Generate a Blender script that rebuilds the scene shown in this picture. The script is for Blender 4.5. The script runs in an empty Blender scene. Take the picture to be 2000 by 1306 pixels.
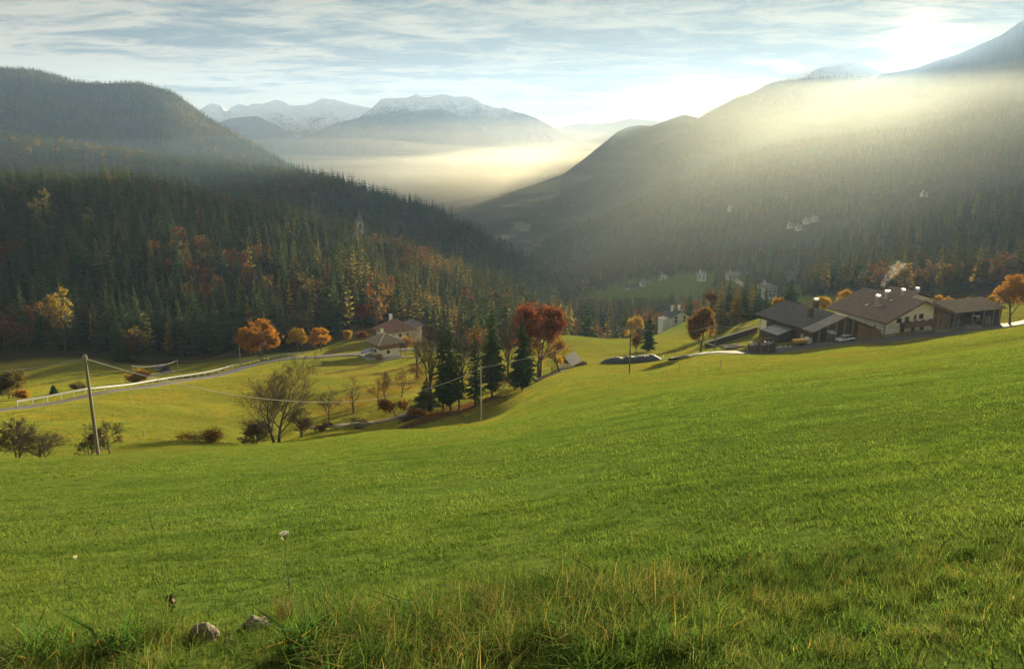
import bpy, math, random
import numpy as np
from mathutils import Vector, Matrix, Euler

SC = bpy.context.scene
COL = SC.collection
R = math.radians

# ------------------------------------------------------------------ camera
PITCH = R(13.6); FOC = 1500.0
cam = bpy.data.cameras.new('camera'); cam.sensor_width = 36.0; cam.lens = 27.0
cam.clip_start = 0.05; cam.clip_end = 20000
cam_o = bpy.data.objects.new('camera', cam); COL.objects.link(cam_o)
cam_o.rotation_euler = (R(90) - PITCH, 0, 0)
SC.camera = cam_o

def ray(u, v):
    dx = (u - 1000.0) / FOC; up = (653.0 - v) / FOC
    return np.array([dx, math.cos(PITCH) + up * math.sin(PITCH), -math.sin(PITCH) + up * math.cos(PITCH)])
def at(u, v, Y):
    d = ray(u, v); return d * (Y / d[1])

# ------------------------------------------------------------------ sun, sky, exposure
SUN = ray(1797, 99); SUN = SUN / np.linalg.norm(SUN)
sl = bpy.data.lights.new('sun', 'SUN'); sl.energy = 5.0; sl.angle = R(0.6); sl.color = (1.0, 0.84, 0.53)
so = bpy.data.objects.new('sun', sl); COL.objects.link(so)
so.rotation_euler = Vector(SUN).to_track_quat('Z', 'Y').to_euler()

W = bpy.data.worlds.new('World'); SC.world = W; W.use_nodes = True
def build_world():
    nt = W.node_tree; nt.nodes.clear(); N = nt.nodes.new; L = nt.links.new
    def M(op, a, b=None, c=None, clamp=False):
        n = N('ShaderNodeMath'); n.operation = op; n.use_clamp = clamp
        for i, x in enumerate((a, b, c)):
            if x is None: continue
            if isinstance(x, (int, float)): n.inputs[i].default_value = x
            else: L(x, n.inputs[i])
        return n.outputs[0]
    def VM(op, a, b=None):
        n = N('ShaderNodeVectorMath'); n.operation = op
        for i, x in enumerate((a, b)):
            if x is None: continue
            if isinstance(x, (tuple, list)): n.inputs[i].default_value = x
            else: L(x, n.inputs[i])
        return n
    def MIX(f, a, b, bt='MIX'):
        n = N('ShaderNodeMix'); n.data_type = 'RGBA'; n.blend_type = bt
        if isinstance(f, (int, float)): n.inputs[0].default_value = f
        else: L(f, n.inputs[0])
        for i, x in ((6, a), (7, b)):
            if isinstance(x, (tuple, list)): n.inputs[i].default_value = tuple(x) + (1,)
            else: L(x, n.inputs[i])
        return n.outputs[2]
    def RAMP(f, lo, hi):
        n = N('ShaderNodeMapRange'); n.interpolation_type = 'SMOOTHSTEP'
        L(f, n.inputs[0]); n.inputs[1].default_value = lo; n.inputs[2].default_value = hi
        return n.outputs[0]
    def NOISE(vec, scale, detail, rough, dist=0.0):
        n = N('ShaderNodeTexNoise'); n.inputs['Scale'].default_value = scale
        n.inputs['Detail'].default_value = detail; n.inputs['Roughness'].default_value = rough
        n.inputs['Distortion'].default_value = dist; L(vec, n.inputs['Vector']); return n.outputs[0]
    tc = N('ShaderNodeTexCoord'); d = tc.outputs['Generated']
    sep = N('ShaderNodeSeparateXYZ'); L(d, sep.inputs[0])
    z = M('MAXIMUM', sep.outputs[2], 0.0)
    den = M('ADD', z, 0.055)
    cx = M('DIVIDE', sep.outputs[0], den); cy = M('DIVIDE', sep.outputs[1], den)
    cmb = N('ShaderNodeCombineXYZ'); L(cx, cmb.inputs[0]); L(cy, cmb.inputs[1])
    # bands of cloud drawn out across the view, turned a little
    mp = N('ShaderNodeMapping'); mp.inputs['Rotation'].default_value = (0, 0, R(8)); mp.inputs['Scale'].default_value = (0.42, 0.60, 1)
    L(cmb.outputs[0], mp.inputs[0])
    big = NOISE(mp.outputs[0], 0.8, 7, 0.58, 0.35)
    mp2 = N('ShaderNodeMapping'); mp2.inputs['Rotation'].default_value = (0, 0, R(-6)); mp2.inputs['Scale'].default_value = (1.1, 1.7, 1)
    mp2.inputs['Location'].default_value = (3.1, 7.7, 0)
    L(cmb.outputs[0], mp2.inputs[0])
    small = NOISE(mp2.outputs[0], 1.6, 9, 0.70, 0.5)
    mp3 = N('ShaderNodeMapping'); mp3.inputs['Scale'].default_value = (0.16, 0.3, 1); mp3.inputs['Location'].default_value = (11.4, 2.2, 0)
    L(cmb.outputs[0], mp3.inputs[0])
    huge = NOISE(mp3.outputs[0], 1.0, 4, 0.5, 0.2)
    dens = M('ADD', M('MULTIPLY', big, 0.42), M('MULTIPLY', small, 0.58))
    dens = M('ADD', dens, M('MULTIPLY', M('SUBTRACT', huge, 0.5), 0.5))
    # the cloud deck breaks off towards the horizon
    gap = RAMP(sep.outputs[2], 0.055, 0.115)
    dens = M('SUBTRACT', dens, M('MULTIPLY', M('SUBTRACT', 1.0, gap), 0.06))
    cover = RAMP(dens, 0.25, 0.38)          # where there is cloud at all
    thick = RAMP(dens, 0.455, 0.60)          # where it is thick and grey
    # light on the cloud: forward scattering round the sun
    dot = VM('DOT_PRODUCT', d, tuple(SUN)).outputs['Value']
    dotc = M('MAXIMUM', dot, 0.0)
    g1 = M('POWER', dotc, 6.0); g2 = M('POWER', dotc, 60.0); g3 = M('POWER', dotc, 2500.0)
    sky = N('ShaderNodeTexSky'); sky.sky_type = 'NISHITA'; sky.sun_disc = False
    sky.sun_elevation = math.asin(SUN[2]); sky.sun_rotation = math.atan2(SUN[0], SUN[1])
    sky.altitude = 1200; sky.air_density = 1.0; sky.dust_density = 1.2; sky.ozone_density = 1.5
    skyc = MIX(1.0, sky.outputs[0], (0.05, 0.05, 0.05), 'MULTIPLY')
    thin_c = MIX(g1, (0.0906, 0.0826, 0.0630), (0.0643, 0.0538, 0.0328))
    thick_c = MIX(g1, (0.0118, 0.0190, 0.0250), (0.0098, 0.0125, 0.0125))
    cloud = MIX(thick, thin_c, thick_c)
    res = MIX(M('MULTIPLY', cover, 0.997), skyc, cloud)
    glow = MIX(1.0, MIX(g2, (0, 0, 0), (0.0210, 0.0168, 0.0070)), MIX(g3, (0, 0, 0), (0.5250, 0.4200, 0.2310)), 'ADD')
    glow = MIX(M('MULTIPLY', thick, 0.75), glow, (0, 0, 0))
    res = MIX(1.0, res, glow, 'ADD')
    bg = N('ShaderNodeBackground'); L(res, bg.inputs[0]); bg.inputs[1].default_value = 1.0
    out = N('ShaderNodeOutputWorld'); L(bg.outputs[0], out.inputs[0])
build_world()
W.cycles.sampling_method = 'MANUAL'; W.cycles.sample_map_resolution = 512

SC.view_settings.view_transform = 'Standard'; SC.view_settings.look = 'None'
SC.view_settings.exposure = 2.42; SC.view_settings.gamma = 1.0
SC.render.engine = 'CYCLES'
SC.cycles.use_denoising = True
try: SC.cycles.denoiser = 'OPENIMAGEDENOISE'
except Exception: pass
SC.cycles.max_bounces = 6; SC.cycles.diffuse_bounces = 2; SC.cycles.transmission_bounces = 4
SC.cycles.volume_bounces = 1; SC.cycles.transparent_max_bounces = 8
SC.cycles.use_fast_gi = False

# ------------------------------------------------------------------ helpers
rng = np.random.default_rng(7)
def mat(name, build, **kw):
    m = bpy.data.materials.new(name); m.use_nodes = True
    m.node_tree.nodes.clear(); build(m.node_tree, **kw); return m
class NT:
    def __init__(s, nt): s.nt = nt
    def n(s, t, **props):
        x = s.nt.nodes.new(t)
        for k, v in props.items(): setattr(x, k, v)
        return x
    def l(s, a, b): s.nt.links.new(a, b)
    def noise(s, vec, scale, detail=4, rough=0.55, dist=0):
        n = s.n('ShaderNodeTexNoise'); n.inputs['Scale'].default_value = scale; n.inputs['Detail'].default_value = detail
        n.inputs['Roughness'].default_value = rough; n.inputs['Distortion'].default_value = dist
        if vec is not None: s.l(vec, n.inputs['Vector'])
        return n.outputs[0]
    def ramp(s, f, stops):
        n = s.n('ShaderNodeValToRGB'); el = n.color_ramp.elements
        while len(el) < len(stops): el.new(0.5)
        for e, (p, c) in zip(el, stops): e.position = p; e.color = tuple(c) + (1,)
        s.l(f, n.inputs[0]); return n.outputs[0]
    def mr(s, f, a, b, c=0.0, d=1.0):
        n = s.n('ShaderNodeMapRange'); n.inputs[1].default_value = a; n.inputs[2].default_value = b
        n.inputs[3].default_value = c; n.inputs[4].default_value = d; s.l(f, n.inputs[0]); return n.outputs[0]
    def mix(s, f, a, b, bt='MIX'):
        n = s.n('ShaderNodeMix', data_type='RGBA', blend_type=bt)
        if isinstance(f, (int, float)): n.inputs[0].default_value = f
        else: s.l(f, n.inputs[0])
        for i, x in ((6, a), (7, b)):
            if isinstance(x, (tuple, list)): n.inputs[i].default_value = tuple(x) + (1,)
            else: s.l(x, n.inputs[i])
        return n.outputs[2]
    def math(s, op, a, b=None):
        n = s.n('ShaderNodeMath', operation=op)
        for i, x in enumerate((a, b)):
            if x is None: continue
            if isinstance(x, (int, float)): n.inputs[i].default_value = x
            else: s.l(x, n.inputs[i])
        return n.outputs[0]
    def pos(s): return s.n('ShaderNodeNewGeometry').outputs['Position']
    def obj(s): return s.n('ShaderNodeTexCoord').outputs['Object']
    def scaled(s, v, sx, sy, sz):
        n = s.n('ShaderNodeMapping'); n.inputs['Scale'].default_value = (sx, sy, sz); s.l(v, n.inputs[0]); return n.outputs[0]
    def bump(s, h, strength, dist):
        n = s.n('ShaderNodeBump'); n.inputs['Strength'].default_value = strength; n.inputs['Distance'].default_value = dist
        s.l(h, n.inputs['Height']); return n.outputs[0]
    def principled(s, col, rough=0.8, normal=None, metal=0.0, spec=0.3):
        p = s.n('ShaderNodeBsdfPrincipled')
        if isinstance(col, (tuple, list)): p.inputs['Base Color'].default_value = tuple(col) + (1,)
        else: s.l(col, p.inputs['Base Color'])
        p.inputs['Roughness'].default_value = rough if isinstance(rough, (int, float)) else 0.5
        if not isinstance(rough, (int, float)): s.l(rough, p.inputs['Roughness'])
        p.inputs['Metallic'].default_value = metal; p.inputs['Specular IOR Level'].default_value = spec
        if normal is not None: s.l(normal, p.inputs['Normal'])
        return p.outputs[0]
    def out(s, sh):
        o = s.n('ShaderNodeOutputMaterial'); s.l(sh, o.inputs[0]); return o

def leafmat(name, cols, trans=0.35, noise_scale=0.6, spread=1.0):
    """foliage: colour drawn per tree and broken up by clumps, with light coming through the leaves"""
    def b(nt):
        s = NT(nt)
        oi = s.n('ShaderNodeObjectInfo').outputs['Random']
        nz = s.noise(s.pos(), noise_scale, 3, 0.6)
        f = s.math('ADD', s.math('MULTIPLY', oi, 0.62 * spread), s.math('MULTIPLY', s.math('SUBTRACT', nz, 0.3), 0.8))
        col = s.ramp(f, [(i / (len(cols) - 1), c) for i, c in enumerate(cols)])
        d = s.n('ShaderNodeBsdfDiffuse'); s.l(col, d.inputs[0])
        t = s.n('ShaderNodeBsdfTranslucent')
        s.l(s.mix(1.0, col, (1.15, 1.1, 0.8), 'MULTIPLY'), t.inputs[0])
        m = s.n('ShaderNodeMixShader'); m.inputs[0].default_value = trans
        s.l(d.outputs[0], m.inputs[1]); s.l(t.outputs[0], m.inputs[2]); s.out(m.outputs[0])
    return mat(name, b)
def plain(name, col, rough=0.8, var=0.25, scale=2.0, metal=0.0, bump=0.0, spec=0.3, stretch=(1, 1, 1)):
    def b(nt):
        s = NT(nt); p = s.scaled(s.obj(), *stretch)
        nz = s.noise(p, scale, 6, 0.6)
        c = s.mix(s.mr(nz, 0.3, 0.7), tuple(x * (1 - var) for x in col), tuple(min(1, x * (1 + var)) for x in col))
        nm = s.bump(s.noise(p, scale * 4, 4), bump, 0.05) if bump else None
        s.out(s.principled(c, rough, nm, metal, spec))
    return mat(name, b)

def mesh_obj(name, verts, faces, material=None, parent=None, smooth=False):
    me = bpy.data.meshes.new(name); me.from_pydata([tuple(v) for v in verts], [], [tuple(f) for f in faces])
    if material is not None:
        for m in (material if isinstance(material, (list, tuple)) else [material]): me.materials.append(m)
    if smooth: me.polygons.foreach_set('use_smooth', [True] * len(me.polygons))
    me.update()
    o = bpy.data.objects.new(name, me); COL.objects.link(o)
    if parent is not None: o.parent = parent
    return o
def np_mesh(name, V, F, materials, midx=None, smooth=False):
    """V (n,3), F (m,4) or (m,3) arrays -> mesh datablock"""
    V = np.asarray(V, np.float32); F = np.asarray(F, np.int32)
    me = bpy.data.meshes.new(name); k = F.shape[1]
    me.vertices.add(len(V)); me.vertices.foreach_set('co', V.ravel())
    me.loops.add(F.size); me.loops.foreach_set('vertex_index', F.ravel())
    me.polygons.add(len(F)); me.polygons.foreach_set('loop_start', np.arange(len(F), dtype=np.int32) * k)
    if midx is not None: me.polygons.foreach_set('material_index', np.asarray(midx, np.int32))
    if smooth: me.polygons.foreach_set('use_smooth', np.ones(len(F), bool))
    for m in materials: me.materials.append(m)
    me.update(calc_edges=True); me.validate(); return me
def link(o, parent=None):
    COL.objects.link(o)
    if parent is not None: o.parent = parent
    return o
def from_mesh(name, me, parent=None): return link(bpy.data.objects.new(name, me), parent)
def tag(o, label, cat, group=None):
    o['label'] = label; o['category'] = cat
    if group: o['group'] = group
    return o
def empty(name, loc, rz=0.0):
    o = bpy.data.objects.new(name, None); COL.objects.link(o); o.location = tuple(loc); o.rotation_euler = (0, 0, rz)
    o.empty_display_size = 0.2
    return o
def struct(o): o['kind'] = 'structure'; return o
def stuff(o, label, cat): o['kind'] = 'stuff'; o['label'] = label; o['category'] = cat; return o
def thing(name, label, cat, loc=(0, 0, 0), rz=0.0, group=None): return tag(empty(name, loc, rz), label, cat, group)

class MB:
    """collects boxes, prisms and tubes, then becomes ONE mesh object"""
    def __init__(s): s.v = []; s.f = []
    def box(s, x0, x1, y0, y1, z0, z1):
        return s.hexa([(x0, y0, z0), (x1, y0, z0), (x1, y1, z0), (x0, y1, z0), (x0, y0, z1), (x1, y0, z1), (x1, y1, z1), (x0, y1, z1)])
    def hexa(s, p):
        b = len(s.v); s.v += [tuple(q) for q in p]
        s.f += [(b, b+3, b+2, b+1), (b+4, b+5, b+6, b+7), (b, b+1, b+5, b+4), (b+1, b+2, b+6, b+5), (b+2, b+3, b+7, b+6), (b+3, b, b+4, b+7)]
        return s
    def prism(s, poly, dirv):
        n = len(poly); b = len(s.v); d = Vector(dirv)
        s.v += [tuple(q) for q in poly] + [tuple(Vector(q) + d) for q in poly]
        s.f.append(tuple(range(b + n - 1, b - 1, -1))); s.f.append(tuple(range(b + n, b + 2 * n)))
        for i in range(n):
            j = (i + 1) % n; s.f.append((b + i, b + j, b + n + j, b + n + i))
        return s
    def slab(s, quad, th):
        """quad of four points thickened downwards"""
        q = [Vector(p) for p in quad]; n = (q[1] - q[0]).cross(q[3] - q[0]).normalized()
        if n.z < 0: n = -n
        lo = [p - n * th for p in q]; return s.hexa(lo + q)
    def bar(s, p, q, w, h=None):
        h = h or w; p = Vector(p); q = Vector(q); d = (q - p).normalized()
        a = d.cross(Vector((0, 0, 1)))
        a = Vector((1, 0, 0)) if a.length < 1e-4 else a.normalized()
        b = a.cross(d).normalized(); a = a * w / 2; b = b * h / 2
        return s.hexa([p - a - b, p + a - b, q + a - b, q - a - b, p - a + b, p + a + b, q + a + b, q - a + b])
    def tube(s, pts, rad, n=8, caps=True):
        pts = [Vector(p) for p in pts]; rad = rad if isinstance(rad, (list, tuple)) else [rad] * len(pts); rings = []
        for i, p in enumerate(pts):
            d = (pts[min(i + 1, len(pts) - 1)] - pts[max(i - 1, 0)]).normalized()
            a = d.cross(Vector((0, 0, 1)))
            a = Vector((1, 0, 0)) if a.length < 1e-4 else a.normalized()
            c = d.cross(a).normalized(); b = len(s.v)
            s.v += [tuple(p + (a * math.cos(2 * math.pi * k / n) + c * math.sin(2 * math.pi * k / n)) * rad[i]) for k in range(n)]
            rings.append(b)
        for r0, r1 in zip(rings, rings[1:]):
            for k in range(n): s.f.append((r0 + k, r0 + (k + 1) % n, r1 + (k + 1) % n, r1 + k))
        if caps: s.f.append(tuple(range(rings[0] + n - 1, rings[0] - 1, -1))); s.f.append(tuple(range(rings[-1], rings[-1] + n)))
        return s
    def build(s, name, material, parent=None, smooth=False): return mesh_obj(name, s.v, s.f, material, parent, smooth)

# ------------------------------------------------------------------ smooth noise on arrays
def vnoise(x, y, seed=0):
    xi = np.floor(x).astype(np.int64); yi = np.floor(y).astype(np.int64); fx = x - xi; fy = y - yi
    fx = fx * fx * fx * (fx * (fx * 6 - 15) + 10); fy = fy * fy * fy * (fy * (fy * 6 - 15) + 10)
    def h(a, b):
        n = (a * 374761393 + b * 668265263 + seed * 974634571) & 0x7fffffff
        n = ((n ^ (n >> 13)) * 1274126177) & 0x7fffffff
        return ((n ^ (n >> 16)) & 0xffff) / 65535.0
    a = h(xi, yi); b = h(xi + 1, yi); c = h(xi, yi + 1); d = h(xi + 1, yi + 1)
    return (a * (1 - fx) + b * fx) * (1 - fy) + (c * (1 - fx) + d * fx) * fy - 0.5
def fbm(x, y, oct=5, seed=0, gain=0.5, ridged=False):
    t = 0; a = 1; s = 0
    for o in range(oct):
        n = vnoise(x * 2 ** o, y * 2 ** o, seed + o * 17)
        if ridged: n = 0.5 - 2 * np.abs(n)
        t = t + a * n; s += a; a *= gain
    return t / s

# ------------------------------------------------------------------ near ground: one height field through surveyed points
ctrl = []     # (x/y, ln y, -z/y)
def cp(u, v, Y):
    p = at(u, v, Y); ctrl.append((p[0] / Y, math.log(Y), -p[2] / Y))
def cz(u, z, Y): ctrl.append(((u - 1000) / 1455.0, math.log(Y), -z / Y))
# meadow: (column, fall of the slope, distance to its far edge)
for u, s, yc in ((-500, .425, 62), (-250, .412, 64), (0, .404, 66), (193, .398, 69), (500, .388, 98), (750, .368, 112), (940, .357, 119),
                 (1080, .302, 132), (1229, .288, 139), (1450, .262, 158), (1650, .252, 162), (1850, .238, 176), (2000, .223, 190), (2250, .20, 205), (2500, .185, 215)):
    a = (u - 1000) / 1455.0
    sn = float(np.interp(u, (-500, 0, 500, 750, 940, 1080, 1229, 1450, 1650, 1850, 2000, 2500), (.425, .406, .380, .362, .347, .329, .309, .285, .268, .250, .235, .19)))
    for Y in (0.8, 1.5, 2.3, 3.5, 5.5, 8, 13, 21, 34):
        ctrl.append((a, math.log(Y), sn + 1.3 / Y))
    ctrl.append((a, math.log(yc * .62), 0.5 * s + 0.5 * sn + 1.3 / (yc * .62)))
    ctrl.append((a, math.log(yc * .85), 0.88 * s + 0.12 * sn + 1.2 / yc)); ctrl.append((a, math.log(yc), s + 1.3 / yc))
for u, v, Y in ((-300, 900, 80), (0, 882, 81), (0, 845, 96), (0, 802, 130), (200, 868, 84), (200, 845, 97), (200, 800, 125), (200, 770, 150), (-300, 830, 110),
                (350, 855, 97), (350, 800, 133), (350, 745, 180), (500, 860, 112), (500, 800, 138), (500, 714, 214), (600, 800, 136), (600, 740, 182), (600, 704, 222),
                (700, 828, 121), (700, 790, 140), (700, 750, 172), (700, 704, 226), (740, 697, 236), (800, 692, 238), (620, 686, 246), (690, 670, 256), (560, 692, 236),
                (850, 745, 175), (850, 700, 222), (850, 795, 130), (960, 790, 130), (1020, 765, 139), (920, 700, 222), (960, 690, 230), (1000, 720, 180),
                (1105, 718, 165), (1100, 690, 200), (1100, 655, 250), (1180, 708, 166), (1250, 690, 192), (1265, 684, 200), (1250, 658, 255), (1290, 700, 170),
                (1400, 690, 158), (1400, 668, 198), (1400, 656, 232), (1510, 690, 164), (1600, 674, 171), (1655, 669, 172), (1725, 666, 174), (1850, 653, 184), (1980, 637, 194),
                (150, 768, 172), (150, 720, 246), (60, 780, 165), (320, 728, 236), (250, 745, 200), (400, 705, 268), (600, 684, 285), (0, 705, 280), (-300, 720, 270),
                (1325, 634, 325), (1505, 584, 480), (1370, 550, 680), (1240, 566, 700), (1437, 548, 700), (1160, 525, 930)):
    cp(u, v, Y)
for u, z, Y in ((1600, -44.5, 200), (1700, -44.5, 200), (1800, -45, 205), (1900, -46, 215), (2050, -45, 220), (1500, -46.5, 195), (1450, -49, 215), (1600, -56, 260), (1800, -56, 270), (2000, -54, 280), (2300, -40, 280),
                (1200, -92, 335), (1200, -107, 410), (1210, -117, 520), (1300, -113, 500), (1290, -101, 410), (1400, -84, 400), (1000, -90, 335), (880, -75, 290), (1100, -105, 480), (1000, -135, 540), (700, -70, 400), (0, -75, 450), (-400, -70, 450),
                (1700, -70, 380), (2000, -60, 380), (2400, -40, 400), (1000, -200, 1100), (1400, -125, 1000), (0, -110, 1100), (2000, -70, 1100), (-400, -110, 1100), (2500, -50, 1100)):
    cz(u, z, Y)
ctrl = np.array(ctrl)
KA, KL = 3.0, 1.0
def _tp(r2): return np.where(r2 > 1e-12, 0.5 * r2 * np.log(np.maximum(r2, 1e-12)), 0.0)
_P = np.stack([ctrl[:, 0] * KA, ctrl[:, 1] * KL], 1)
_n = len(_P)
_A = np.zeros((_n + 3, _n + 3)); _A[:_n, :_n] = _tp(((_P[:, None] - _P[None]) ** 2).sum(-1)) + np.eye(_n) * 2e-4
_A[:_n, _n] = 1; _A[:_n, _n + 1:] = _P; _A[_n, :_n] = 1; _A[_n + 1:, :_n] = _P.T
_W = np.linalg.solve(_A, np.concatenate([ctrl[:, 2], [0, 0, 0]]))
def ground_z(x, y):
    x = np.atleast_1d(np.asarray(x, float)); y = np.atleast_1d(np.asarray(y, float)); shp = x.shape
    xf = x.ravel(); yf = y.ravel(); ys = np.maximum(yf, 0.9)
    q = np.stack([np.clip(xf / ys, -1.15, 1.15) * KA, np.log(ys) * KL], 1); out = np.empty(len(q))
    for i in range(0, len(q), 20000):
        c = q[i:i + 20000]
        out[i:i + 20000] = _tp(((c[:, None] - _P[None]) ** 2).sum(-1)) @ _W[:_n] + _W[_n] + c @ _W[_n + 1:]
    z = -out * ys
    # soft relief: hummocks and terracettes of a grazed slope, and the low bank at the roadside
    d = np.sqrt(xf ** 2 + yf ** 2)
    z += 0.05 * fbm(xf / 1.3, yf / 1.3, 3, 5) * np.clip(d / 6, 0, 1) + 0.3 * fbm(xf / 9, yf / 5, 4, 9) * np.clip((d - 4) / 25, 0, 1) + 1.1 * fbm(xf / 33, yf / 24, 3, 21) * np.clip((d - 20) / 60, 0, 1)
    z += 0.05 * np.exp(-((yf - 4.3 - 0.15 * np.sin(xf)) / 0.55) ** 2)
    return z.reshape(shp)
def gz(x, y): return float(ground_z(x, y)[0])
def hit(u, v, y0=3.0, y1=900.0):
    """first point of the near ground on the sight line through a pixel"""
    d = ray(u, v); d = d / d[1]
    ys = np.exp(np.linspace(math.log(y0), math.log(y1), 1500)); g = ground_z(d[0] * ys, ys)
    k = np.argmax(g > d[2] * ys); Y = ys[k]
    return np.array([d[0] * Y, Y, float(g[k])])
def onground(u, Y, v=700):
    d = ray(u, v); x = d[0] / d[1] * Y; return np.array([x, Y, gz(x, Y)])
# ------------------------------------------------------------------ ground mesh
def seg_dist(x, y, pts):
    d = np.full(x.shape, 1e9)
    for (x0, y0), (x1, y1) in zip(pts, pts[1:]):
        dx, dy = x1 - x0, y1 - y0; t = np.clip(((x - x0) * dx + (y - y0) * dy) / (dx * dx + dy * dy + 1e-9), 0, 1)
        d = np.minimum(d, np.hypot(x - x0 - t * dx, y - y0 - t * dy))
    return d
def groundmat(nt):
    s = NT(nt); p = s.pos()
    vc = s.n('ShaderNodeVertexColor'); vc.layer_name = 'tint'; base = vc.outputs[0]
    n1 = s.noise(p, 0.06, 5, 0.6); n2 = s.noise(p, 0.5, 5, 0.65, 0.4); n3 = s.noise(s.scaled(p, 1.0, 1.6, 1.0), 4.0, 6, 0.7)
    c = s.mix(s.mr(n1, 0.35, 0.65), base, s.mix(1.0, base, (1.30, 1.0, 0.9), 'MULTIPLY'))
    c = s.mix(s.mr(n2, 0.35, 0.7), s.mix(1.0, c, (0.80, 0.92, 0.9), 'MULTIPLY'), s.mix(1.0, c, (1.18, 1.06, 1.05), 'MULTIPLY'))
    c = s.mix(s.mr(n3, 0.3, 0.72), s.mix(1.0, c, (0.55, 0.62, 0.6), 'MULTIPLY'), s.mix(1.0, c, (1.32, 1.22, 1.2), 'MULTIPLY'))
    h = s.math('ADD', s.math('MULTIPLY', n2, 0.5), s.math('MULTIPLY', n3, 0.16))
    nm = s.bump(h, 0.9, 0.55)
    d = s.n('ShaderNodeBsdfDiffuse'); d.inputs['Roughness'].default_value = 0.8; s.l(c, d.inputs[0]); s.l(nm, d.inputs['Normal'])
    # blades standing against the light: sheen-like lift from the grass canopy
    sh = s.n('ShaderNodeBsdfSheen'); s.l(s.mix(1.0, c, (0.55, 0.5, 0.3), 'MULTIPLY'), sh.inputs[0]); sh.inputs['Roughness'].default_value = 0.5
    a = s.n('ShaderNodeAddShader'); s.l(d.outputs[0], a.inputs[0]); s.l(sh.outputs[0], a.inputs[1])
    s.out(a.outputs[0])
M_ground = mat('meadow_grass_ground', groundmat)

LITTER = []     # (points in plan, half width, colour)
def build_ground():
    na, nl = 300, 460
    A = np.linspace(-1.12, 1.12, na); Lg = np.linspace(math.log(0.9), math.log(1150), nl)
    aa, ll = np.meshgrid(A, Lg); Y = np.exp(ll); X = aa * Y; Z = ground_z(X, Y)
    V = np.stack([X, Y, Z], -1).reshape(-1, 3)
    i = np.arange(nl - 1)[:, None] * na + np.arange(na - 1)[None]
    F = np.stack([i, i + 1, i + na + 1, i + na], -1).reshape(-1, 4)
    me = np_mesh('meadow', V, F, [M_ground], smooth=True)
    x, y = V[:, 0], V[:, 1]
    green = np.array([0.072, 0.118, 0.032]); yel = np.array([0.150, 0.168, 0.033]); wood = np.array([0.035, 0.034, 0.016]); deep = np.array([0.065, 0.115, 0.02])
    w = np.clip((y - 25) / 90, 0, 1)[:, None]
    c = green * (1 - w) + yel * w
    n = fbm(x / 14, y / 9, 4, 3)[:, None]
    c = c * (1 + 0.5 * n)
    f = np.clip((y - 262 - 40 * fbm(x / 60, y / 60, 3, 8)) / 12, 0, 1)
    mead = np.zeros_like(f)
    for (u, v_, Yc, r) in ((1330, 640, 310, 45), (1505, 584, 470, 60), (1385, 556, 640, 60), (1440, 552, 690, 50), (1240, 572, 700, 45), (1470, 560, 600, 60), (1300, 565, 700, 40), (1545, 560, 560, 40)):
        p = at(u, v_, Yc); mead = np.maximum(mead, np.clip(1.6 - np.hypot(x - p[0], (y - p[1]) * 0.7) / r, 0, 1))
    f = f * (1 - mead); c = c * (1 - f[:, None]) + wood * f[:, None]
    c = c * (1 - (mead * np.clip((y - 262) / 12, 0, 1))[:, None]) + np.array([0.09, 0.14, 0.03]) * (mead * np.clip((y - 262) / 12, 0, 1))[:, None]
    for pts, hw, colr in LITTER:
        d = seg_dist(x, y, pts) + 1.2 * fbm(x / 3, y / 3, 3, 77)
        k = np.clip((hw - d) / (0.35 * hw) + 0.5, 0, 1)[:, None]; c = c * (1 - k) + np.array(colr) * k
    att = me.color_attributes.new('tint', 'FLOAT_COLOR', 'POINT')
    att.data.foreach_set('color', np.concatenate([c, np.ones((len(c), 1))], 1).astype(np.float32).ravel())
    struct(from_mesh('meadow', me))
    # the ground goes on behind and beside the camera
    xs = np.linspace(-40, 40, 60); ys = np.linspace(-30, 9, 40); gx, gy = np.meshgrid(xs, ys)
    g = ground_z(gx, gy) - 0.07 - 0.25 * np.clip(np.abs(gx) / np.maximum(gy, 0.9) < 1.05, 0, 1) * (gy > 0.9)
    V = np.stack([gx, gy, g], -1).reshape(-1, 3); i = np.arange(39)[:, None] * 60 + np.arange(59)[None]
    me2 = np_mesh('roadside_ground', V, np.stack([i, i + 1, i + 61, i + 60], -1).reshape(-1, 4), [M_ground], smooth=True)
    att = me2.color_attributes.new('tint', 'FLOAT_COLOR', 'POINT')
    att.data.foreach_set('color', np.tile(np.array([0.1, 0.15, 0.03, 1], np.float32), len(V)))
    struct(from_mesh('roadside_ground', me2))
# under-tree litter, dry orchard grass, farmyard earth
def plan(*uvs): return [tuple(hit(u, v)[:2]) for u, v in uvs]
LITTER += [(plan((790, 835), (850, 812), (905, 795), (960, 778)), 2.4, (0.085, 0.045, 0.022)),
           (plan((660, 800), (700, 780), (760, 762), (820, 750)), 5.0, (0.15, 0.125, 0.03)),
           (plan((830, 745), (880, 735), (930, 730), (1000, 740)), 6.0, (0.10, 0.085, 0.03)),
           (plan((640, 730), (690, 722), (745, 708)), 1.3, (0.09, 0.07, 0.03)),
           (plan((690, 735), (780, 722)), 3.0, (0.14, 0.12, 0.035)),
           (plan((755, 700), (805, 698)), 2.5, (0.10, 0.09, 0.04)),
           (plan((1400, 691), (1450, 690)), 3.0, (0.24, 0.20, 0.13))]
build_ground()

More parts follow.
